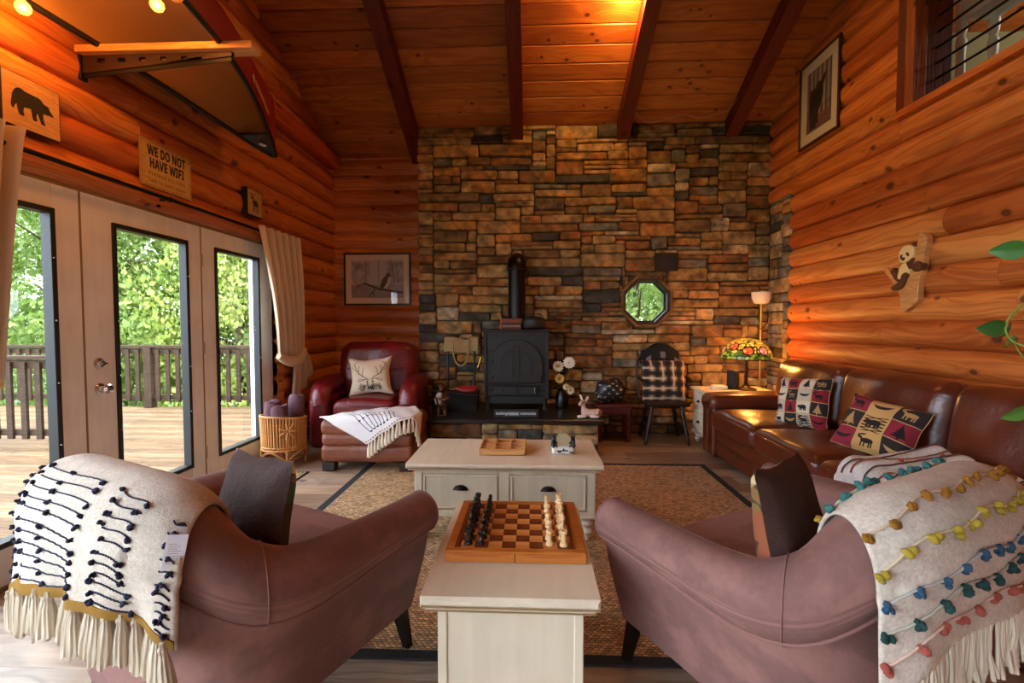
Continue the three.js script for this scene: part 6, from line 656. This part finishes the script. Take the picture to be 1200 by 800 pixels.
{ // windsor chair with plaid pillow
  const w = mat(0x1f0f0a, 0.35), c = thing('windsor_chair', 'dark wooden windsor chair against the stone wall', 'chair', [1.455, 0, -5.10]);
  part('seat', softBox(0.46, 0.04, 0.42, 0.018, null, 2, 4).translate(0, 0.43, 0), w, c);
  for (const [x, z, dx, dz] of [[-0.15, 0.13, -0.09, 0.07], [0.15, 0.13, 0.07, 0.07], [-0.14, -0.12, -0.06, -0.10], [0.14, -0.12, 0.10, -0.10]]) part('leg', sweep([[x, 0.42, z], [x + dx * 0.45, 0.22, z + dz * 0.45], [x + dx, 0, z + dz]], (t) => 0.016 + 0.008 * Math.sin(t * Math.PI) + 0.003 * Math.sin(t * 30), 20, 8), w, c);
  part('stretcher', merge([rod([-0.20, 0.19, 0.02], [0.20, 0.19, 0.02], 0.011, 8), rod([-0.195, 0.19, 0.17], [-0.18, 0.19, -0.17], 0.011, 8), rod([0.185, 0.19, 0.17], [0.20, 0.19, -0.17], 0.011, 8)]), w, c);
  part('bow', sweep([[-0.22, 0.45, -0.17], [-0.245, 0.70, -0.22], [-0.20, 0.90, -0.25], [0, 0.955, -0.26], [0.20, 0.90, -0.25], [0.245, 0.70, -0.22], [0.22, 0.45, -0.17]], 0.013, 50, 8), w, c, 'bent hoop back'); for (let i = -3; i <= 3; i++) part('spindle', rod([i * 0.055, 0.45, -0.17], [i * 0.062, 0.94 - 0.012 * i * i, -0.255], 0.007, 6), w, c);
  for (const s of [-1, 1]) part('arm_rest', sweep([[s * 0.24, 0.70, -0.20], [s * 0.27, 0.69, 0.0], [s * 0.255, 0.68, 0.13]], 0.014, 14, 8), w, c);
  const plaid = canvasTex(384, 384, (x, W) => { x.fillStyle = '#9c8560'; x.fillRect(0, 0, W, W); const band = (p, w, col) => { x.fillStyle = col; x.fillRect(p, 0, w, W); x.fillRect(0, p, W, w); }; for (let i = 0; i < 4; i++) { const o = i * 96; band(o + 4, 46, 'rgba(24,20,20,0.62)'); band(o + 14, 26, 'rgba(12,10,12,0.5)'); band(o + 64, 20, 'rgba(222,200,160,0.75)'); band(o + 56, 4, 'rgba(120,26,24,0.8)'); band(o + 90, 3, 'rgba(120,26,24,0.7)'); } });
  cushion('throw_pillow', 'tan and black plaid pillow standing on the windsor chair', 0.47, 0.44, 0.14, mat(0xffffff, 0.95, { map: plaid }), mat(0x8a7452, 0.95), [1.445, 0.672, -5.05], [-0.12, 0.02, 0], 0.03);
  const k = thing('folded_blanket', 'dark buffalo check blanket folded over the windsor chair back', 'blanket', [1.47, 0, -5.36]); part('folded_cloth', sheet((u, v) => { const a = (v - 0.5) * 2; return V(lerp(-0.20, 0.22, u), 0.985 - 0.02 * Math.cos(u * 6) - 0.055 * Math.pow(Math.abs(a), 1.5) * 3 + 0.06 * Math.sin(u * Math.PI), a * 0.055 + (a > 0 ? 0.01 : 0)); }, 24, 18, 0.02), mat(0xffffff, 0.95, { map: canvasTex(256, 256, (x, W) => { x.fillStyle = '#0c0b0d'; x.fillRect(0, 0, W, W); x.fillStyle = '#6a6870'; for (let i = 0; i < 3; i++) { x.fillRect(28 + i * 96, 0, 34, 40); x.fillRect(28 + i * 96, 120, 34, 56); x.fillRect(28 + i * 96, 210, 34, 30); } }) }), k);
}
// ------------------------------------------------------------------ side table with lamp
{ const t = thing('side_table', 'cream two drawer side table between the sofa arm and stone wall', 'table', [2.12, 0, -4.93]);
  part('table_top', box(-0.36, 0.36, 0.575, 0.60, -0.23, 0.255, 0.008), M.paint, t); part('carcass', box(-0.32, 0.33, 0.12, 0.577, -0.20, 0.225, 0.004), M.paint, t); part('base_moulding', box(-0.335, 0.335, 0.105, 0.13, -0.215, 0.24, 0.006), M.paint, t);
  for (const y of [0.36, 0.14]) { const d = part('drawer', box(-0.334, -0.318, y, y + 0.195, -0.185, 0.21, 0.003), M.paint, t); part('cup_pull', tr(new THREE.SphereGeometry(0.034, 14, 8, 0, Math.PI * 2, 0, Math.PI / 2).scale(0.6, 0.7, 1), -0.336, y + 0.095, -0.02), M.blackMetal, d, 'dark cup pull'); }
  for (const [x, z] of [[-0.285, 0.19], [0.285, 0.19], [-0.285, -0.165], [0.285, -0.165]]) part('foot', tr(turnedFoot(0.107, 0.036), x, 0, z), M.paint, t);
  const glass = canvasTex(1024, 256, (c, W, H) => { c.fillStyle = '#16120c'; c.fillRect(0, 0, W, H); const cell = [];
    for (let j = 0; j < 9; j++) for (let i = 0; i < 40; i++) cell.push([(i + 0.5 + (j % 2) * 0.5 + (hash(i, j, 1) - 0.5) * 0.5) * W / 40, (j + 0.5 + (hash(i, j, 2) - 0.5) * 0.5) * H / 9, j, i]);
    for (const [x, y, j, i] of cell) { const h = hash(i, j, 3); const green = j > 6 || h > 0.74; c.fillStyle = green ? ['#4f6a1c', '#7d8f2c', '#3a5418', '#9aa238'][Math.floor(hash(i, j, 4) * 4)] : ['#d8b03c', '#c99a2c', '#e2c860', '#b98a28'][Math.floor(hash(i, j, 4) * 4)]; c.beginPath(); c.ellipse(x, y, W / 40 * 0.50, H / 9 * 0.52, h * 3, 0, 7); c.fill(); }
    for (let r = 0; r < 9; r++) { const cx = (r + 0.5) * W / 9, cy = H * (r % 2 ? 0.55 : 0.70), red = r % 3 ? ['#b84a20', '#d8703a', '#9c3014', '#e08a50'] : ['#c87a6a', '#dd9a88', '#b0604c', '#e8b8a0']; c.fillStyle = '#15100a'; c.beginPath(); c.ellipse(cx, cy, 43, 41, 0, 0, 7); c.fill(); for (let k = 0; k < 6; k++) { c.fillStyle = red[k % 4]; c.beginPath(); c.ellipse(cx + Math.cos(k * 1.05) * 23, cy + Math.sin(k * 1.05) * 21, 15, 11, k * 1.05 + 1.5, 0, 7); c.fill(); } c.fillStyle = red[0]; c.beginPath(); c.ellipse(cx, cy, 13, 11, 0.4, 0, 7); c.fill(); } });
  const l = thing('stained_glass_lamp', 'table lamp with a rose patterned stained glass dome shade', 'table lamp', [2.25, 0.6003, -4.90]), bz = mat(0x1f1710, 0.4, { metalness: 0.7 });
  part('base', lathe([[0, 0], [0.105, 0], [0.108, 0.008], [0.085, 0.018], [0.045, 0.028], [0.022, 0.05], [0.014, 0.08]], 24), bz, l, 'bronze foot'); part('stem', lathe([[0.016, 0.07], [0.013, 0.12], [0.019, 0.14], [0.013, 0.16], [0.012, 0.46]], 12), bz, l);
  const prof = []; for (let k = 0; k <= 12; k++) { const a = k / 12 * Math.PI / 2 * 0.93; prof.push([0.245 * Math.cos(a) * (k === 0 ? 1 : 1), 0.325 + 0.215 * Math.sin(a)]); }
  const dome = new THREE.LatheGeometry(prof.map(([r, y]) => new THREE.Vector2(r, y)), 48); part('glass_shade', dome, new THREE.MeshPhysicalMaterial({ map: glass, roughness: 0.35, transmission: 0.25, thickness: 0, emissive: 0xffffff, emissiveMap: glass, emissiveIntensity: 0.85 }), l, 'glowing stained glass dome with roses');
  part('rim', tr(new THREE.TorusGeometry(0.245, 0.004, 6, 48), 0, 0.325, 0, Math.PI / 2, 0, 0), bz, l); part('finial', lathe([[0, 0.53], [0.024, 0.532], [0.02, 0.545], [0.007, 0.555], [0.010, 0.585], [0.006, 0.60], [0.012, 0.63], [0.008, 0.66], [0.004, 0.69], [0, 0.70]], 12), M.brass, l, 'tall brass finial');
  const bulb = part('bulb', tr(new THREE.SphereGeometry(0.028, 12, 8), 0, 0.40, 0), new THREE.MeshStandardMaterial({ color: 0xffe2b0, emissive: 0xffb860, emissiveIntensity: 6 }), l, 'warm bulb'); const pl = new THREE.PointLight(0xffa850, 2.1); pl.position.set(0, 0.40, 0); pl.shadow.radius = 2; l.add(pl);
  const fl = thing('floor_lamp', 'slim brass floor lamp with a white glass bowl behind the side table', 'floor lamp', [2.50, 0, -5.12]); part('base', lathe([[0, 0], [0.13, 0], [0.13, 0.02], [0.03, 0.04], [0.012, 0.06]], 20), M.brass, fl); part('pole', rod([0, 0.05, 0], [0, 1.52, 0], 0.013, 10), M.brass, fl); part('bowl', lathe([[0.02, 1.50], [0.07, 1.51], [0.095, 1.56], [0.10, 1.63], [0.096, 1.63], [0.09, 1.56], [0.03, 1.52]], 26), phys(0xe8e0cc, 0.3, { transmission: 0.2, thickness: 0 }), fl, 'white glass bowl shade'); part('knuckle', tr(new THREE.SphereGeometry(0.022, 10, 8), 0, 1.22, 0), M.brass, fl); part('switch_arm', rod([0, 1.22, 0], [0.06, 1.30, 0.01], 0.006, 6), M.iron, fl);
  const sp = thing('upright_speaker', 'slim black box standing beside the stained glass lamp', 'speaker', [2.13, 0.6003, -4.93], 0.5); part('case', box(-0.035, 0.035, 0, 0.20, -0.05, 0.05, 0.004), mat(0x15171a, 0.4), sp); part('front_grille', box(-0.031, 0.031, 0.006, 0.194, 0.049, 0.053, 0.002), mat(0x0a0a0a, 0.8), sp);
  const wd = thing('white_device', 'rounded white box on the side table', 'device', [1.98, 0.6003, -4.92]); part('shell', softBox(0.16, 0.045, 0.10, 0.02, null, 3, 2).translate(0, 0.0225, 0), mat(0xe4ddcc, 0.4), wd); part('seam', box(-0.078, 0.078, 0.020, 0.023, 0.048, 0.0505, 0.001), mat(0x9a9484, 0.5), wd);
  const rc = thing('remote_control', 'small white remote on the side table', 'remote', [1.825, 0.6003, -4.95], 0.3); part('remote_body', softBox(0.07, 0.014, 0.035, 0.006, null, 2, 1).translate(0, 0.007, 0), mat(0xe0dacb, 0.4), rc); part('button', tr(new THREE.CylinderGeometry(0.006, 0.006, 0.003, 8), -0.015, 0.015, 0), mat(0x8a8478, 0.5), rc);
}
// ------------------------------------------------------------------ panda carving
{ const g = thing('panda_carving', 'carved wooden panda climbing a branch on the log wall', 'wall carving', [XR - 0.046, 1.64, -3.41]); g.rotation.y = -Math.PI / 2; const lw = tint(T.fineWood, null, 0xf8e0c0, 0.5), cr = mat(0xe8c888, 0.55), br = mat(0x5a3218, 0.55);
  const pts = (a) => smoothPts(a.map(([x, y]) => [(x - 197) * 0.00111, (437 - y) * 0.00082]), 44);
  const P = (name, a, m, z, d, lb) => part(name, slab(shapeOf(pts(a)), d, 0.004).translate(0, 0, z), m, g, lb);
  const sc = (a) => a;
  const trunk = [[310, 115], [350, 130], [368, 180], [350, 280], [340, 400], [318, 520], [312, 660], [290, 700], [215, 760], [185, 735], [178, 640], [160, 590], [160, 540], [235, 480], [270, 330], [295, 200]];
  P('tree_trunk', sc(trunk), lw, 0.0, 0.045, 'pale carved trunk'); P('branch', sc([[25, 355], [50, 360], [100, 430], [160, 500], [150, 525], [115, 515], [60, 430], [28, 390]]), lw, 0.004, 0.034, 'pale broken branch');
  P('panda_body', sc([[165, 400], [190, 350], [235, 345], [262, 390], [240, 440], [190, 470], [160, 470]]), cr, 0.006, 0.046, 'cream belly'); P('panda_head', sc([[178, 250], [200, 205], [240, 195], [285, 215], [292, 280], [260, 325], [215, 340], [180, 315]]), cr, 0.012, 0.050, 'cream head');
  P('shoulder', sc([[230, 335], [285, 310], [272, 380], [252, 400]]), br, 0.008, 0.048); P('leg', sc([[205, 440], [240, 430], [228, 510], [195, 560], [140, 572], [118, 545], [150, 520], [190, 490]]), br, 0.012, 0.052, 'brown hind leg'); P('paw', sc([[290, 370], [320, 345], [348, 375], [340, 420], [305, 430], [284, 405]]), br, 0.012, 0.052, 'brown paw on the trunk'); P('arm', sc([[105, 440], [85, 400], [108, 365], [125, 400], [165, 470], [165, 510], [120, 470]]), br, 0.006, 0.036);
  for (const a of [[[178, 225], [185, 205], [205, 205], [198, 230]], [[262, 190], [280, 180], [295, 200], [285, 215]]]) P('ear', sc(a), br, 0.010, 0.046); for (const a of [[[190, 290], [196, 268], [208, 272], [204, 300], [194, 305]], [[234, 262], [245, 255], [260, 275], [255, 292], [240, 280]]]) P('eye_patch', sc(a), br, 0.055, 0.012); P('nose', sc([[200, 300], [222, 295], [230, 308], [215, 322]]), br, 0.055, 0.016);
}
// ------------------------------------------------------------------ trailing plant at the sofa's near end
{ const v = thing('trailing_vine', 'green trailing plant with heart shaped leaves by the sofa wall', 'plant', [1.98, 1.95, -1.52]); const st = mat(0x6f8a34, 0.6), gm = [0x3f7a30, 0x5c8f3a, 0x2f6428, 0x86a04a].map((c) => phys(c, 0.35, { transmission: 0.15, thickness: 0 }));
  part('pot', lathe([[0, -0.16], [0.09, -0.16], [0.12, 0], [0.125, 0.02], [0.11, 0.02], [0.1, -0.02], [0, -0.03]], 20), mat(0x8a5a3a, 0.7), v); for (let i = 0; i < 3; i++) { const a = i * 2.1; part('hanger', rod([Math.cos(a) * 0.12, 0.02, Math.sin(a) * 0.12], [0, 0.6, 0], 0.003, 5), mat(0xa89878, 0.9), v); } part('hanger', rod([0, 0.6, 0], [0, 3.05, 0], 0.003, 5), mat(0xa89878, 0.9), v);
  const S1 = [V(0.0, 0.02, 0.03), V(-0.10, -0.05, 0.06), V(-0.13, -0.34, 0.02), V(-0.432, -0.630, -0.030), V(-0.442, -0.674, -0.040), V(-0.434, -0.712, -0.030), V(-0.416, -0.740, 0.020)], S2 = [V(0.06, 0.02, 0), V(-0.02, -0.02, 0.10), V(0.0, -0.5, 0.08), V(-0.400, -0.822, 0.020), V(-0.419, -0.925, 0.020)], S3 = [V(0, 0.03, 0.05), V(-0.419, -0.321, 0.020), V(-0.445, -0.412, 0.020)];
  for (const s of [S1, S2, S3]) part('stem', sweep(s, 0.0032, 40, 6), st, v); part('stem', sweep([V(-0.429, -0.696, -0.030), V(-0.412, -0.740, -0.030), V(-0.402, -0.769, -0.020)], 0.002, 10, 5), st, v);
  const leaf = (k) => { const sh = (u, w) => { const a = u * 2 - 1, half = 0.5 * Math.pow(Math.sin(Math.PI * Math.pow(w, 0.72)), 0.8) * 0.72; return V(a * half, w - (w < 0.15 ? 0.06 * Math.abs(a) : 0), 0.12 * Math.abs(a) * half * 2 - 0.18 * w * w); }; return sheet(sh, 8, 10, 0.006); };
  const lg = leaf(); const put = (p, size, rot, k) => { const m = part('leaf', lg, gm[k], v, 'glossy heart shaped leaf', p.toArray(), rot); m.scale.setScalar(size); };
  put(V(-0.445, -0.428, 0.020), 0.085, [0.3, -0.4, 1.75], 0); put(V(-0.444, -0.674, -0.040), 0.078, [0.2, 0, 1.62], 2); put(V(-0.426, -0.657, -0.040), 0.06, [0.4, 0.9, 3.0], 2); put(V(-0.439, -0.707, -0.030), 0.062, [0.5, 0.2, 3.9], 3); put(V(-0.419, -0.925, 0.020), 0.075, [0.3, 0, 2.2], 1); put(V(-0.12, -0.12, 0.05), 0.09, [0.4, 0.3, 2.2], 0); put(V(0.03, -0.3, 0.09), 0.09, [0.4, -0.6, 3.4], 1); put(V(-0.14, -0.28, 0.02), 0.08, [0.4, 0.6, 2.6], 3);
}
// ------------------------------------------------------------------ canoe on its wall brackets
{ const tip = V(-2.10, 2.66, -3.74), LEN = 4.7, g = thing('canoe', 'red upturned canoe stored on brackets high on the log wall', 'canoe', [0, 0, 0]);
  const at = (t) => { const e = Math.pow(Math.abs(2 * t - 1), 2.2), half = 0.405 * Math.pow(Math.max(0, 1 - Math.pow(Math.abs(2 * t - 1), 2.1)), 0.92) + 0.012; return { z: tip.z + t * LEN, x: lerp(tip.x, -2.03, sstep(0, 0.3, t)), y: 2.835 - 0.175 * Math.pow(Math.abs(2 * t - 1), 3.2), half, depth: 0.36 + 0.10 * e }; };
  const ring = (t, o) => { const q = at(t), r = []; for (let k = 0; k <= 16; k++) { const a = k / 16 * Math.PI; r.push(V(q.x + (q.half + o) * Math.sign(Math.cos(a)) * Math.pow(Math.abs(Math.cos(a)), 0.6), q.y + (q.depth + o) * Math.pow(Math.sin(a), 0.75), q.z)); } return r; };
  const T2 = [...Array(41)].map((_, i) => i / 40); part('hull', loft(T2.map((t) => ring(t, 0.004)), false, false), phys(0x8a0f14, 0.4, { clearcoat: 0.3, clearcoatRoughness: 0.3 }), g, 'red outer hull'); part('lining', loft(T2.map((t) => ring(t, -0.008)), false, false), mat(0x8f683c, 0.8), g, 'tan inside of the hull');
  for (const s of [-1, 1]) part('gunwale', sweep(T2.map((t) => { const q = at(t); return V(q.x + s * q.half, q.y - 0.004, q.z); }), 0.017, 60, 8), mat(0x111213, 0.4), g, 'black gunwale');
  const dk = (t0, t1, s) => { const A = at(t0), B = at(t1), sh = [V(A.x, A.y - 0.004, A.z), V(B.x + B.half, B.y - 0.004, B.z), V(B.x, B.y + 0.01, B.z - 0.05), V(B.x - B.half, B.y - 0.004, B.z)]; return loft([sh, sh.map((p) => p.clone().add(V(0, 0.014, 0)))]); }; part('deck_plate', dk(0.004, 0.062), mat(0x15161a, 0.35), g, 'black bow deck'); part('deck_plate', dk(0.996, 0.938), mat(0x15161a, 0.35), g);
  { const q = at(0.034); part('oval_badge', tr(new THREE.CylinderGeometry(0.035, 0.035, 0.003, 20).scale(0.62, 1, 1), q.x, q.y - 0.010, q.z, 0, 0, 0), mat(0xd8d2c4, 0.5), g, 'small pale oval badge'); }
  { const u0 = 0.10, lt = canvasTex(512, 64, (c, W, H) => { c.fillStyle = '#8a1116'; c.fillRect(0, 0, W, H); c.fillStyle = '#d8c0b4'; c.beginPath(); c.ellipse(36, 32, 24, 20, 0, 0, 7); c.fill(); c.font = 'italic bold 44px serif'; c.fillText('Old Town Canoe', 78, 46); }); const pos = [], uv = [], idx = []; for (let i = 0; i <= 12; i++) { const t = lerp(0.16, 0.055, i / 12), q = at(t); for (const j of [0, 1]) { const a = j ? 0.30 : 0.10; pos.push(q.x + (q.half + 0.0075) * Math.pow(Math.cos(a), 0.6), q.y + (q.depth) * Math.pow(Math.sin(a), 0.75), q.z); uv.push(i / 12, j); } if (i < 12) idx.push(i * 2, i * 2 + 1, i * 2 + 2, i * 2 + 1, i * 2 + 3, i * 2 + 2); } const gg = new THREE.BufferGeometry(); gg.setAttribute('position', new THREE.Float32BufferAttribute(pos, 3)); gg.setAttribute('uv', new THREE.Float32BufferAttribute(uv, 2)); gg.setIndex(idx); gg.computeVertexNormals(); part('side_lettering', gg, mat(0xffffff, 0.45, { map: lt }), g, 'pale script lettering'); }
  part('thwart', box(-2.40, -1.66, 2.855, 2.88, -1.75, -1.69, 0.004), M.pine, g); part('thwart', box(-2.34, -1.72, 2.84, 2.865, -0.4, -0.34, 0.004), M.pine, g);
  const bracket = (label, z) => { const b = thing('canoe_bracket', label, 'bracket', [-2.505, 2.80, z]); part('wall_plate', box(-0.006, 0.012, -0.155, 0.0, -0.022, 0.022, 0.003), M.blackMetal, b); const sh = shapeOf([[0, -0.02], [0.86, -0.02], [0.86, -0.045], [0.40, -0.085], [0, -0.12]]); for (let i = 0; i < 6; i++) { const h = new THREE.Path(), x = 0.09 + i * 0.12, w = 0.045 - i * 0.003, y = -0.052 + i * 0.001, r = 0.012 - i * 0.001; h.moveTo(x, y - r); h.lineTo(x + w, y - r); h.lineTo(x + w, y + r); h.lineTo(x, y + r); h.closePath(); sh.holes.push(h); } part('steel_arm', slab(sh, 0.02, 0.002).translate(0.006, 0, -0.01), mat(0x2a1712, 0.5, { metalness: 0.4 }), b, 'dark slotted steel arm'); part('flange', bar([0.0, -0.122, 0], [0.86, -0.046, 0], 0.045, 0.006), M.blackMetal, b); part('wood_cap', box(0, 1.0, -0.02, 0.018, -0.045, 0.045, 0.003), M.pine, b, 'pale wooden top rail'); };
  bracket('slotted steel bracket with a pale wooden rail under the canoe bow', -2.53); bracket('slotted steel bracket with a pale wooden rail under the canoe stern', 0.0);
}
// ------------------------------------------------------------------ string of bulbs under the canoe
{ const spots = [V(-2.34, 2.744, -2.088), V(-1.8, 2.821, -2.208), V(-1.62, 2.787, -2.097)], cord = thing('light_cord', 'dark cord carrying the string bulbs under the canoe', 'cord', [0, 0, 0]); part('wire', sweep([V(-2.48, 3.0, -1.6), spots[0].clone().add(V(0, 0.075, 0)), V(-2.05, 2.93, -2.2), spots[1].clone().add(V(0, 0.075, 0)), spots[2].clone().add(V(0, 0.08, 0)), V(-1.4, 3.3, -1.6), V(-1.3, 4.6, -1.2)], 0.004, 60, 5), mat(0x14110f, 0.6), cord);
  ['glowing globe bulb near the bear plaque', 'glowing globe bulb under the canoe', 'pale globe bulb at the canoe gunwale'].forEach((lb, i) => { const b = thing('string_bulb', lb, 'light bulb', spots[i].toArray()); const on = i < 2; part('socket', tr(new THREE.CylinderGeometry(0.014, 0.012, 0.045, 10), 0, 0.055, 0), mat(0x181412, 0.5), b); part('bulb_globe', new THREE.SphereGeometry(0.030, 18, 14), new THREE.MeshPhysicalMaterial({ color: 0xffd9a0, roughness: 0.2, transmission: 0.7, thickness: 0, emissive: 0xff9a2c, emissiveIntensity: on ? 1.3 : 0.2 }), b, 'amber glass globe'); part('filament', new THREE.SphereGeometry(0.011, 8, 8), new THREE.MeshStandardMaterial({ color: 0xffe8c0, emissive: 0xffd080, emissiveIntensity: on ? 25 : 1 }), b); if (on) { const p = new THREE.PointLight(0xff9a40, i ? 0.8 : 0.8); p.shadow.radius = 1.5; b.add(p); } });
}
// ------------------------------------------------------------------ loft table and lamp, beam spotlight, ceiling cord
{ const t = thing('loft_table', 'white table with turned legs and floral cloth in the loft', 'table', [0, 2.71, 0]), w = mat(0xd2d4d2, 0.5), leg = (x, z) => part('leg', tr(lathe([[0, 0], [0.018, 0], [0.022, 0.05], [0.03, 0.10], [0.020, 0.13], [0.034, 0.15], [0.036, 0.24], [0.022, 0.27], [0.030, 0.32], [0.026, 0.42], [0.034, 0.50], [0.022, 0.53], [0.034, 0.56], [0.036, 0.62], [0.036, 0.74]], 14), x, 0, z), w, t);
  t.scale.y = 1.35; leg(3.20, -3.65); leg(3.43, -3.65); leg(3.20, -2.55); leg(3.43, -2.55); for (const x of [3.20, 3.43]) { part('apron', box(x - 0.018, x + 0.018, 0.62, 0.73, -3.65, -2.55, 0.004), w, t); part('stretcher', box(x - 0.016, x + 0.016, 0.25, 0.29, -3.65, -2.55, 0.004), w, t); } for (const z of [-3.65, -2.55]) part('apron', box(3.20, 3.43, 0.62, 0.729, z - 0.018, z + 0.018, 0.004), w, t);
  part('table_top', box(3.15, 3.48, 0.735, 0.765, -3.72, -2.48, 0.006), w, t); const fl = canvasTex(256, 256, (c, W) => { c.fillStyle = '#c9c6c6'; c.fillRect(0, 0, W, W); for (let i = 0; i < 70; i++) { c.fillStyle = ['#7a2a38', '#98505c', '#5a4a5a'][i % 3]; c.beginPath(); c.arc(hash(i, 1, 6) * W, hash(i, 2, 6) * W, 5 + hash(i, 3, 6) * 9, 0, 7); c.fill(); } }); const cl = thing('table_cloth', 'floral red and grey runner on the white loft table', 'tablecloth', [3.315, 3.7435, -3.05]); part('cloth', box(-0.15, 0.15, 0, 0.03, -0.55, 0.55, 0.01), mat(0xffffff, 0.9, { map: rep(fl, 3, 3) }), cl);
  const lamp = thing('loft_ceiling_lamp', 'round ceiling lamp in the loft room', 'ceiling lamp', [4.9, 4.1, -3.3]); part('diffuser', lathe([[0, -0.06], [0.10, -0.05], [0.16, 0], [0.16, 0.02], [0, 0.02]], 20), new THREE.MeshStandardMaterial({ color: 0xffffff, emissive: 0xfff0dc, emissiveIntensity: 2 }), lamp); part('stem', rod([0, 0.02, 0], [0, 0.53, 0], 0.012, 6), M.blackMetal, lamp); const p = new THREE.PointLight(0xfff0dc, 5); p.position.y = -0.1; p.shadow.radius = 5; lamp.add(p);
  const sp = thing('beam_spotlight', 'small warm spotlight clamped to a roof beam', 'spotlight', [0.945, 4.12, -4.13]); part('can', tr(lathe([[0.02, 0.09], [0.04, 0.08], [0.045, 0], [0.041, 0], [0.036, 0.07], [0, 0.075]], 16), -0.05, 0, 0, 0, 0, -0.5), mat(0xc8c2b8, 0.4), sp); part('clamp', box(-0.02, 0.04, 0.05, 0.10, -0.02, 0.02, 0.003), M.blackMetal, sp); part('bulb', tr(new THREE.SphereGeometry(0.028, 12, 8), -0.06, 0.0, 0), new THREE.MeshStandardMaterial({ color: 0xfff0d0, emissive: 0xffc070, emissiveIntensity: 8 }), sp); const q = new THREE.PointLight(0xffb868, 5.0); q.position.set(-0.085, -0.05, 0.02); q.shadow.radius = 2; sp.add(q);
  const cd = thing('ceiling_cord', 'thin pale cord sagging along the top of the stone wall', 'cord', [0, 0, 0]); part('wire', sweep([V(1.13, 3.75, -5.05), V(1.16, 3.60, -5.23), V(1.30, 3.535, -5.29), V(1.50, 3.56, -5.29), V(1.68, 3.60, -5.26), V(1.86, 3.565, -5.28), V(2.02, 3.59, -5.26), V(2.15, 3.62, -5.22), V(2.2, 3.70, -5.10)], 0.005, 60, 5), mat(0xb09070, 0.6), cd);
}

scene.traverse((o) => { if (o.isMesh) { o.castShadow = true; o.receiveShadow = true; } if (o.isLight && !o.isRectAreaLight) o.castShadow = true; });
scene.updateMatrixWorld(true);
renderer.render(scene, camera);
